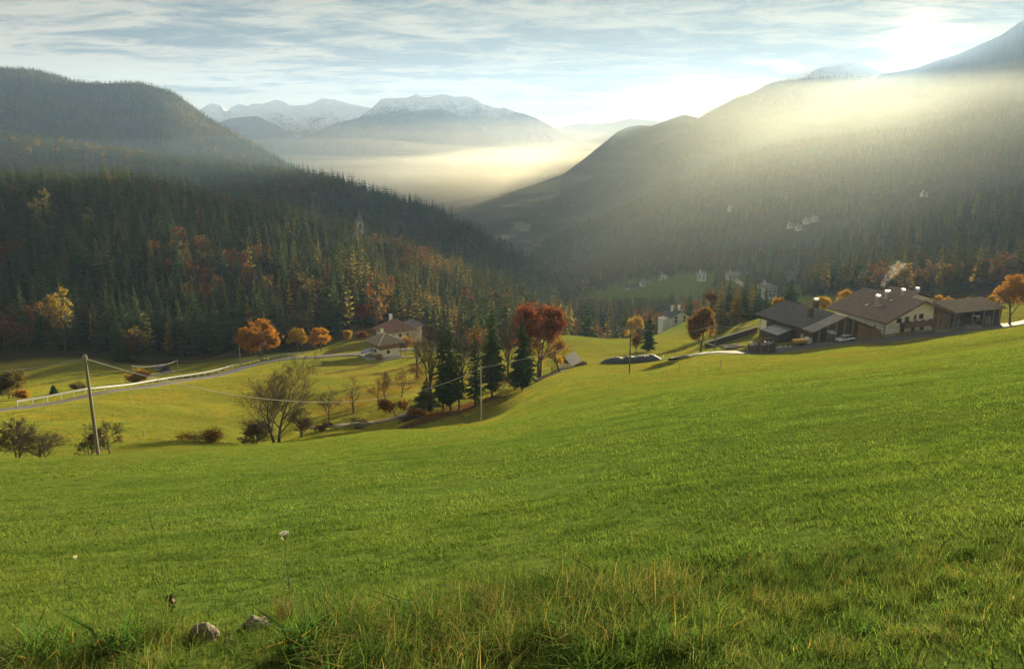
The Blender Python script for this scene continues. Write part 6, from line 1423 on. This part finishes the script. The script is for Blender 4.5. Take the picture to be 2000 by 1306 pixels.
def build_farm_things():
    # red and white tractor in the open shed
    p = fw(47.0 + 8.9, 3.4 + 1.6, -1.05); t = thing('tractor', 'red tractor with white cab parked in the open shed', 'tractor', p, FR + R(-70))
    MB().hexa([(-1.9, -0.42, 0.65), (0.1, -0.5, 0.65), (0.1, 0.5, 0.65), (-1.9, 0.42, 0.65), (-1.8, -0.36, 1.35), (0.1, -0.46, 1.55), (0.1, 0.46, 1.55), (-1.8, 0.36, 1.35)]).build('bonnet', M_redp, t)
    cb = MB(); cb.hexa([(0.0, -0.75, 1.0), (1.5, -0.75, 1.0), (1.5, 0.75, 1.0), (0.0, 0.75, 1.0), (0.15, -0.68, 2.45), (1.4, -0.68, 2.45), (1.4, 0.68, 2.45), (0.15, 0.68, 2.45)]); c = cb.build('cab', M_glass, t)
    MB().box(-0.05, 1.6, -0.8, 0.8, 2.46, 2.66).build('cab_roof', M_whiteplastic, c)
    for x in (0.05, 1.42):
        for y in (-0.74, 0.66): MB().box(x, x + 0.1, y, y + 0.09, 1.0, 2.46).build('cab_pillar', M_whiteplastic, c)
    for y in (-0.85, 0.85): wheel(t, 0.95, y, 0.72, 0.74, 0.42); wheel(t, -1.4, y * 0.85, 0.45, 0.46, 0.3)
    for y in (-0.85, 0.85): MB().hexa([(0.3, y - 0.2, 1.40), (1.6, y - 0.2, 1.40), (1.6, y + 0.2, 1.40), (0.3, y + 0.2, 1.40), (0.5, y - 0.2, 1.6), (1.4, y - 0.2, 1.6), (1.4, y + 0.2, 1.6), (0.5, y + 0.2, 1.6)]).build('mudguard', M_redp, t)
    # shed contents
    p = fw(47.0 + 2.6, 3.4 + 0.2, -1.3); t = thing('hay_rake', 'spidery pale metal hay rake at the left end of the open shed', 'machine', p, FR)
    MB().tube([(0, 0, 0), (0, 0, 2.6)], 0.08).build('mast', M_tin, t)
    for k, z in enumerate((0.7, 1.7)):
        MB().tube([(0.75 * math.cos(a * math.pi / 8), 0.12 * k, z + 0.75 * math.sin(a * math.pi / 8)) for a in range(17)], 0.045, 6).build('ring', M_steel, t)
        for a in range(10): MB().bar((0, 0.06, z), (0.85 * math.cos(a * 0.628), 0.06, z + 0.85 * math.sin(a * 0.628)), 0.045).build('tine', M_tin, t)
    MB().bar((-0.9, 0, 0.1), (0.9, 0, 0.1), 0.12).build('skid', M_rust, t)
    p = fw(47.0 + 4.6, 3.4 + 0.9, -1.2); t = thing('pallet_stack', 'small stack of reddish pallets in the open shed beside the rake', 'pallets', p, FR)
    for k in range(7):
        for j in range(4): MB().box(-0.6, 0.6, -0.45 + j * 0.26, -0.45 + j * 0.26 + 0.18, k * 0.2, k * 0.2 + 0.04).build('slat', M_redp if k % 2 else M_wood, t)
        for x in (-0.55, 0, 0.45): MB().box(x, x + 0.1, -0.45, 0.5, k * 0.2 + 0.045, k * 0.2 + 0.15).build('block', M_wood, t)
    p = fw(47.0 + 15.2, 3.4 + 0.4, -1.3); t = thing('tarpaulin_heap', 'black tarpaulin hung over boards at the right end of the open shed', 'tarpaulin', p, FR)
    v = []; f = []
    for i in range(12):
        for j in range(9):
            x = -2.4 + 4.4 * i / 11; q = j / 8; v.append((x + 0.4 * q, -0.6 + 1.8 * q + 0.15 * math.sin(i * 1.7), 3.0 * q ** 0.8 + 0.15 * math.sin(i * 2.1 + j)))
    for i in range(11):
        for j in range(8): a = i * 9 + j; f.append((a, a + 9, a + 10, a + 1))
    o = mesh_obj('sheet', v, f, M_black, t); sm = o.modifiers.new('thickness', 'SOLIDIFY'); sm.thickness = 0.03
    for x in (-3.1, -2.2, -1.6): MB().bar((x, -0.7, 0), (x + 0.5, 0.4, 2.4), 0.28, 0.06).build('board', M_greywood, t)
    # stone water trough and ramp end wall before the shed
    p = fw(49.5, -0.6, 0); p = (p[0], p[1], gz(p[0], p[1])); t = thing('stone_trough', 'long grey stone trough at the roadside before the open shed', 'trough', p, FR)
    m = MB(); m.box(-2.4, 2.4, -0.5, -0.36, -0.3, 1.0); m.box(-2.4, 2.4, 0.36, 0.5, -0.3, 1.0); m.box(-2.4, -2.25, -0.36, 0.36, -0.3, 1.0); m.box(2.25, 2.4, -0.36, 0.36, -0.3, 1.0); m.build('basin', M_stone, t)
    MB().box(-2.24, 2.24, -0.35, 0.35, 0.5, 0.75).build('water', M_glass, t)
    # dark wooden box trailer with odds and ends on top
    b = onground(1488, 164.0, 688); t = thing('box_trailer', 'dark wooden box trailer loaded with scrap beside the farm lane', 'trailer', b, R(10))
    for k in range(4): MB().box(-2.7, 2.7, -1.15, -1.08, 0.35 + k * 0.42, 0.35 + k * 0.42 + 0.39).build('side_board', M_dkwood, t); MB().box(-2.7, 2.7, 1.08, 1.15, 0.35 + k * 0.42, 0.35 + k * 0.42 + 0.39).build('side_board', M_dkwood, t)
    for x in (-2.78, 2.70): MB().box(x, x + 0.08, -1.1, 1.1, 0.3, 2.05).build('end_board', M_dkwood, t)
    for x in (-2.5, -0.9, 0.8, 2.4): MB().box(x, x + 0.12, -1.24, -1.155, 0.2, 2.1).build('stake', M_wood, t)
    MB().box(-2.68, 2.68, -1.05, 1.05, 0.3, 0.42).build('bed', M_dkwood, t)
    for x in (-1.6, 1.6):
        for y in (-0.9, 0.9): wheel(t, x, y, 0.3, 0.32, 0.22)
    r = random.Random(8); sc = MB()
    for i in range(26):
        x, y = r.uniform(-2.4, 2.4), r.uniform(-0.9, 0.9); a = r.uniform(0, 6.28); l = r.uniform(0.3, 1.3); sc.bar((x, y, 1.7 + r.random() * 0.4), (x + l * math.cos(a) * 0.7, y + l * math.sin(a) * 0.5, 1.9 + r.random() * 0.7), 0.10 + r.random() * 0.14, 0.05 + r.random() * 0.1)
    o = sc.build('scrap', M_tarp, t); o['kind'] = 'stuff'
    # yellow spreader on its trailer
    b = onground(1562, 169.0, 672); t = thing('yellow_spreader', 'yellow hopper spreader with silver tank on a two wheeled trailer', 'machine', b, R(14))
    MB().hexa([(-1.4, -0.45, 0.85), (1.3, -0.45, 0.85), (1.3, 0.45, 0.85), (-1.4, 0.45, 0.85), (-1.65, -0.85, 1.65), (1.55, -0.85, 1.65), (1.55, 0.85, 1.65), (-1.65, 0.85, 1.65)]).build('hopper', M_yellowp, t)
    MB().tube([(2.0, -0.7, 1.35), (2.0, 0.7, 1.35)], 0.72, 18).build('tank', M_tin, t)
    MB().bar((-3.0, 0, 0.6), (3.4, 0, 0.7), 0.18, 0.14).build('drawbar', M_rust, t)
    for y in (-0.8, 0.8): wheel(t, 0.3, y, 0.42, 0.44, 0.24)
    MB().box(-1.3, 2.6, -0.5, 0.5, 0.70, 0.82).build('chassis', M_rust, t)
    MB().bar((3.3, 0, 0.7), (3.3, 0, 0.0), 0.08).build('jockey_stand', M_rust, t)
    # white plastic sheet crumpled beside it
    b = onground(1530, 168.0, 678); v = []; f = []
    for i in range(18):
        for j in range(7):
            x = -1.9 + 3.8 * i / 17; q = j / 6 - 0.5; v.append((x, 1.6 * q, max(0.02, 0.75 * math.cos(q * 3.0) * (0.65 + 0.35 * math.sin(i * 1.3)) + 0.16 * math.sin(i * 2.9 + j * 1.7)) + 0.02 * j))
    for i in range(17):
        for j in range(6): a = i * 7 + j; f.append((a, a + 7, a + 8, a + 1))
    o = mesh_obj('plastic_sheet', v, f, M_tarp); o.location = b; tag(o, 'crumpled grey plastic sheet on the ground left of the yellow spreader', 'sheet'); sm = o.modifiers.new('thickness', 'SOLIDIFY'); sm.thickness = 0.02
    # harrow leaning by the lean-to
    b = onground(1497, 171.5, 676); t = thing('iron_harrow', 'dark iron harrow frame leaning beside the barn lean-to', 'machine', b, R(35))
    for k in range(5): MB().bar((-1.6 + k * 0.8, 0, 0), (-0.8 + k * 0.8, 0.8, 3.0), 0.09).build('bar', M_rust, t)
    for k in range(5): MB().bar((-1.7 + k * 0.18, k * 0.18, 0.3 + k * 0.62), (1.7 + k * 0.18, k * 0.18, 0.3 + k * 0.62), 0.08).build('cross_bar', M_steel if k % 2 else M_rust, t)
    # little roofed bell-cote like box on a post before the barn
    p = fw(4.3, -0.9, 0); p = (p[0], p[1], gz(p[0], p[1])); t = thing('roofed_box', 'small roofed wooden box on posts before the barn gable', 'box', p, FR)
    for x in (-0.5, 0.4):
        for y in (-0.4, 0.3): MB().box(x, x + 0.1, y, y + 0.1, -0.3, 2.2).build('post', M_greywood, t)
    MB().box(-0.45, 0.45, -0.36, 0.36, 0.6, 1.9).build('box', M_greymetal, t); MB().slab([(-0.9, -0.9, 2.1), (0.9, -0.9, 2.1), (0.9, 0.7, 2.6), (-0.9, 0.7, 2.6)], 0.08).build('roof', M_greywood, t)
    # manure bunker: low walls with pale coping
    a, c = onground(1378, 186, 676), onground(1478, 196, 664); d = c - a; L = float(np.linalg.norm(d[:2])); t = thing('bunker_wall', 'low brown bunker wall with pale coping left of the barn', 'wall', (a[0], a[1], a[2]), math.atan2(d[1], d[0])); dz = float(d[2])
    n = 9
    for i in range(n): x0, x1 = L * i / n, L * (i + 1) / n - 0.04; MB().hexa([(x0, 0, dz * i / n - 2), (x1, 0, dz * i / n - 2), (x1, 0.3, dz * i / n - 2), (x0, 0.3, dz * i / n - 2), (x0, 0, dz * i / n + 1.5), (x1, 0, dz * (i + 1) / n + 1.5), (x1, 0.3, dz * (i + 1) / n + 1.5), (x0, 0.3, dz * i / n + 1.5)]).build('panel', M_dkwood, t)
    MB().bar((0, 0.15, 1.56), (L, 0.15, dz + 1.56), 0.5, 0.12).build('coping', M_concrete, t)
    MB().bar((0, 0.15, 1.5), (2.8, -6.0, 0.35), 0.4, 0.3).build('side_kerb', M_concrete, t); MB().bar((L, 0.15, dz + 1.5), (L + 1.5, -8.0, dz + 1.0), 0.4, 0.3).build('side_kerb', M_concrete, t)
    b = onground(1430, 172, 682); t = thing('timber_heap', 'low heap of old beams in the bunker beside the farm lane', 'timber', b, R(15)); r = random.Random(2)
    for i in range(14): y = r.uniform(-1.2, 1.2); z = 0.1 + 0.55 * r.random(); x = r.uniform(-1, 1); MB().bar((x - 2.2, y, z), (x + 2.2, y + r.uniform(-0.5, 0.5), z + r.uniform(-0.1, 0.2)), 0.22, 0.2).build('beam', M_greywood if i % 3 else M_dkwood, t)
    # silage heap under plastic
    a, c = onground(1176, 165.5, 708), onground(1292, 169.0, 700); mid = (a + c) / 2; ang = math.atan2(c[1] - a[1], c[0] - a[0]); L = float(np.linalg.norm((c - a)[:2]))
    t = thing('silage_heap', 'long low heap under dark plastic sheet on the bright meadow', 'silage heap', (mid[0], mid[1], mid[2]), ang); v = []; f = []; g = np.random.default_rng(4); ni, nj = 46, 15; dz = (c[2] - a[2]) / L
    for i in range(ni):
        for j in range(nj):
            s = i / (ni - 1); q = j / (nj - 1) * math.pi; env = min(1, s * 6, (1 - s) * 8) ** 0.6; x = (s - 0.5) * L; y = -2.2 * math.cos(q) * (0.6 + 0.4 * env)
            v.append((x, y, x * dz - 0.2 + (1.35 * math.sin(q) ** 0.8) * env * (1 + 0.06 * math.sin(s * 31)) + 0.05 * g.normal() * math.sin(q)))
    for i in range(ni - 1):
        for j in range(nj - 1): k = i * nj + j; f.append((k, k + nj, k + nj + 1, k + 1))
    mesh_obj('sheet', v, f, M_black, t)
    for i in range(6):
        x = L * (0.5 - abs(g.normal(0, 0.06))) if i < 4 else g.uniform(-0.45, 0.45) * L; y = g.uniform(-2.0, 0.4); z = x * dz + (0.7 if i < 4 else 0.5) * math.sin(math.acos(max(-1, min(1, -y / 2.3)))) * 0.85
        MB().tube([(x - 0.35, y, z - 0.05), (x - 0.15, y, z + 0.12), (x + 0.2, y + 0.05, z + 0.12), (x + 0.4, y + 0.05, z - 0.05)], [0.05, 0.13, 0.13, 0.05], 8).build('white_sandbag', M_whiteplastic, t, True)
    # small stone shed and brown heap
    b = onground(1103, 166, 716); t = thing('stone_shed', 'small stone shed with steep grey roof beside the crooked fruit tree', 'shed', b, R(-32))
    gable_walls(t, -1.5, 1.5, 0, 4.0, -1.5, 1.2, 2.7, 0, M_white); MB().box(-1.45, 1.45, -0.06, -0.01, 1.2, 1.3).build('tie_beam', M_dkwood, t)
    MB().prism([(-1.3, -0.05, 1.3), (1.3, -0.05, 1.3), (0, -0.05, 2.6)], (0, 0.04, 0)).build('gable_boarding', M_dkwood, t)
    MB().slab([(-2.1, -0.6, 0.9), (0, -0.6, 2.95), (0, 4.6, 2.95), (-2.1, 4.6, 0.9)], 0.12).build('roof', M_tile_dark, t); MB().slab([(0.02, -0.6, 2.95), (2.1, -0.6, 0.9), (2.1, 4.6, 0.9), (0.02, 4.6, 2.95)], 0.12).build('roof', M_tile_dark, t)
    b = onground(1128, 168, 706); t = thing('log_pile', 'long brown pile of logs right of the small stone shed', 'log pile', b, R(8)); r = random.Random(4)
    for k in range(3):
        for i in range(8 - k): y = -0.9 + i * 0.26 + k * 0.13; z = 0.14 + k * 0.23; MB().tube([(-1.9 + r.uniform(-.3, .3), y, z), (1.9 + r.uniform(-.3, .3), y, z)], 0.125, 8).build('log', M_rust if i % 2 else M_wood, t)
build_farm_things()
# ------------------------------------------------------------------ close foreground
def lumpy(seed, sx, sy, sz, n=14):
    g = np.random.default_rng(seed); V = []; F = []
    for i in range(n + 1):
        for j in range(2 * n):
            th = math.pi * i / n; ph = math.pi * j / n; d = np.array([math.sin(th) * math.cos(ph), math.sin(th) * math.sin(ph), math.cos(th)])
            k = 1 + 0.42 * float(fbm(np.array([d[0] * 1.7 + seed]), np.array([d[1] * 1.7 + d[2] * 1.3]), 4, seed)[0]) * 2
            V.append((d[0] * sx * k, d[1] * sy * k, d[2] * sz * k))
    for i in range(n):
        for j in range(2 * n): a = i * 2 * n + j; b = i * 2 * n + (j + 1) % (2 * n); F.append((a, a + 2 * n, b + 2 * n, b))
    return V, F
def rockmat(nt):
    s = NT(nt); p = s.obj(); n = s.noise(p, 9, 8, 0.7); m = s.noise(p, 40, 5, 0.7)
    c = s.ramp(n, [(0.3, (0.10, 0.09, 0.07)), (0.5, (0.20, 0.17, 0.13)), (0.7, (0.28, 0.25, 0.20))])
    s.out(s.principled(s.mix(s.mr(m, 0.4, 0.65), s.mix(1.0, c, (0.7, 0.72, 0.7), 'MULTIPLY'), c), 0.95, s.bump(m, 0.7, 0.02), 0, 0.2))
M_rock = mat('field_stone', rockmat)
def stone(label, u, v, w, h, seed):
    b = hit(u, v); _, _, d = project(b[None]); k = d[0] / FOC / 2
    V, F = lumpy(seed, w * k, w * k * 0.8, h * k * 1.15); o = mesh_obj('field_stone', V, F, M_rock, None, True); o.location = b + np.array([0, 0, h * k * 0.12]); tag(o, label, 'stone')
stone('rounded tan stone lying in the bank grass, left of the bright tuft', 398, 1250, 52, 52, 5)
stone('flat grey stone half hidden under dark dead grass', 503, 1224, 56, 26, 8)
stone('small grey pebble in the grass between the two larger stones', 447, 1253, 16, 12, 12)
M_petal = leafmat('white_petals', [(0.62, 0.60, 0.55), (0.75, 0.74, 0.70)], 0.35, 30.0)
M_stem = plain('dry_stem', (0.11, 0.10, 0.045), 0.8, 0.3, 20)
M_seed = plain('dark_seed_head', (0.11, 0.07, 0.045), 0.9, 0.3, 30)
def yarrow():
    b = hit(566, 1180); h = height_for(b, 1040); t = thing('yarrow_flower', 'single white flower head on a thin tall stem above the grass', 'flower', b)
    MB().tube([(0, 0, -0.02), (0.006, 0, h * 0.35), (-0.004, 0, h * 0.7), (0.0, 0, h * 0.97)], [0.0030, 0.0026, 0.0022, 0.0018], 6).build('stem', M_stem, t)
    g = np.random.default_rng(3); V, F = [], []
    for k in range(70):
        a = g.random() * 6.28; r = 0.034 * math.sqrt(g.random()); z = h + 0.004 - 6.0 * r * r * 1.2 + 0.003 * g.normal(); c = np.array([r * math.cos(a), r * math.sin(a) * 0.9, z])
        for q in range(5):
            an = q * 1.2566 + g.random(); e = np.array([math.cos(an), math.sin(an), 0.25]) * 0.0045; s = np.array([-math.sin(an), math.cos(an), 0]) * 0.0022; n = len(V); V += [c - s * 0.4, c + e - s, c + e * 1.25, c + e + s]; F.append((n, n + 1, n + 2, n + 3))
    mesh_obj('flower_head', V, F, M_petal, t)
    st = MB()
    for k in range(9): a = k * 0.7; st.tube([(0, 0, h * 0.9), (0.026 * math.cos(a), 0.024 * math.sin(a), h * 0.985)], [0.0012, 0.0009], 4)
    st.build('flower_stalks', M_stem, t)
    V, F = leaf_mesh(5, [np.array([-0.02, 0, h * 0.93])] * 3, 8, 0.004, 0.005); mesh_obj('side_bud', V, F, M_petal, t)
    V, F = [], []
    for k in range(26):
        z = h * (0.1 + 0.6 * g.random()); a = g.random() * 6.28; d = np.array([math.cos(a), math.sin(a), 0.6]); l = 0.025 + 0.03 * g.random(); s = np.array([-math.sin(a), math.cos(a), 0]) * 0.0016; n = len(V); c = np.array([0, 0, z]); V += [c - s, c + s, c + d * l + s * 0.4, c + d * l - s * 0.4]; F.append((n, n + 1, n + 2, n + 3))
    mesh_obj('leaves', V, F, M_stem, t)
yarrow()
def stalk():
    b = hit(330, 1195); h = height_for(b, 990); t = thing('grass_stalk', 'very long thin pale grass stalk leaning left above the bank', 'grass stalk', b); lean = -0.06
    MB().tube([(0, 0, 0), (lean * 0.3, 0, h * 0.5), (lean, 0, h)], [0.0018, 0.0015, 0.0009], 5).build('stem', M_straw, t); m = MB()
    for k in range(14): f = 0.8 + 0.2 * k / 14; m.tube([(lean * f, 0, h * f), (lean * f + 0.005 * (-1) ** k, 0, h * f + 0.014)], [0.0016, 0.0005], 4)
    m.build('seed_spike', M_straw, t)
stalk()
def dock():
    b = hit(338, 1225); t = thing('dried_dock', 'small dried brown dock plant with dark curled leaves', 'plant', b); h = height_for(b, 1165)
    MB().tube([(0, 0, 0), (-0.015, 0, h * 0.5), (0.01, 0, h)], [0.004, 0.0035, 0.002], 6).build('stem', M_seed, t)
    g = np.random.default_rng(9); V, F = leaf_mesh(6, [np.array([0.0, 0, h * f]) for f in (0.75, 0.85, 0.95, 1.0)], 9, 0.016, 0.013); mesh_obj('curled_leaves', V, F, M_seed, t)
    for k in range(2): MB().tube([(-0.005, 0, h * 0.5), (-0.05 + 0.09 * k, 0, h * (0.8 + 0.1 * k))], [0.003, 0.0015], 5).build('side_stem', M_seed, t)
dock()
def tuft(name, label, u, v, vt, n, width, m, seed, rad=0.09, lean=0.8, bend=0.6):
    b = hit(u, v); h = height_for(b, vt); V, F, tn = blades(seed, n, rad, h * 0.55, h * 1.25, width, lean, 0.0, bend); o = from_mesh(name, tone_mesh(name, V, F, tn, [m])); o.location = b; tag(o, label, 'grass tuft')
tuft('grass_tuft', 'bright green broad bladed grass tuft with orange tips at the bottom', 590, 1275, 1185, 110, 0.013, M_broad, 61, 0.10)
tuft('grass_tuft', 'dark grey dead grass tuft beside the white flower stem', 560, 1205, 1150, 120, 0.0035, M_straw, 62, 0.06, 0.5)
tuft('grass_tuft', 'tall green seed grass tuft right of the white flower', 660, 1215, 1125, 150, 0.005, M_tall, 63, 0.12, 0.55)
tuft('grass_tuft', 'tall yellowing grass tuft at the middle of the bank', 860, 1235, 1145, 150, 0.005, M_tall, 64, 0.13, 0.6)
tuft('grass_tuft', 'orange tipped grass tuft right of the middle of the bank', 1080, 1250, 1160, 90, 0.006, M_broad, 65, 0.09, 0.6)
tuft('grass_tuft', 'dense green grass tuft left of the rounded stone', 300, 1255, 1170, 220, 0.005, M_tall, 66, 0.14, 0.8)
tuft('grass_tuft', 'green grass tuft at the lower right of the bank', 1330, 1270, 1205, 150, 0.006, M_broad, 67, 0.13, 0.9)
M_weed = leafmat('weed_leaves', [(0.05, 0.10, 0.035), (0.075, 0.14, 0.045), (0.11, 0.17, 0.05)], 0.4, 25.0)
def weed(label, u, v, size, n, seed):
    """rosette of long arching pointed leaves with a folded midrib"""
    b = hit(u, v); g = np.random.default_rng(seed); t = thing('leafy_weed', label, 'plant', b)
    for k in range(n):
        a = k * 2.4 + g.random() * 0.6; l = size * (0.6 + 0.6 * g.random()); w = l * 0.085; el = 0.5 + 0.7 * g.random(); V, F = [], []
        for i in range(7):
            f = i / 6; r = l * f * math.cos(el * (1 - 0.5 * f)); z = l * (math.sin(el) * f - 0.55 * f * f) + 0.01; hw = w * math.sin(math.pi * min(0.97, 0.12 + 0.88 * f)) ** 0.8
            c = np.array([r * math.cos(a), r * math.sin(a), z]); s = np.array([-math.sin(a), math.cos(a), 0]) * hw; V += [tuple(c - s + (0, 0, hw * 0.35)), tuple(c), tuple(c + s + (0, 0, hw * 0.35))]
        for i in range(6):
            q = i * 3; F += [(q, q + 1, q + 4, q + 3), (q + 1, q + 2, q + 5, q + 4)]
        mesh_obj('leaf', V, F, M_weed, t, True)
weed('leafy green weed with long pointed leaves in the bottom left corner', 60, 1290, 0.19, 24, 71)
weed('leafy green weed with arching leaves, second from the bottom left corner', 150, 1275, 0.20, 26, 72)
weed('broad leafed green weed left of the dense grass tuft at the bottom', 215, 1290, 0.18, 24, 73)
def speck(label, u, v, r):
    b = hit(u, v); t = thing('dandelion_clock', label, 'flower', b); MB().tube([(0, 0, 0), (0.005, 0, 0.09)], 0.002, 5).build('stem', M_stem, t); V, F = leaf_mesh(8, [np.array([0.005, 0, 0.10])], 60, 0.006, r); mesh_obj('seed_head', V, F, M_petal, t)
speck('tiny white seed head in the meadow at the left', 148, 1105, 0.008)

tuft('grass_tuft', 'broad bladed fresh green grass tuft in the bottom left corner', 105, 1290, 1195, 130, 0.012, M_broad, 68, 0.16, 0.9)
tuft('grass_tuft', 'fresh green broad bladed tuft right of the leafy weeds at bottom left', 245, 1280, 1190, 110, 0.011, M_broad, 69, 0.13, 0.9)
tuft('grass_tuft', 'tall reddish seeded grass tuft right of the bank middle', 960, 1225, 1140, 130, 0.0035, M_straw, 70, 0.10, 0.45)
tuft('grass_tuft', 'fine arching green grass tuft between bank middle and orange tipped one', 1000, 1270, 1180, 170, 0.0045, M_tall, 75, 0.13, 0.9)
build_grass()
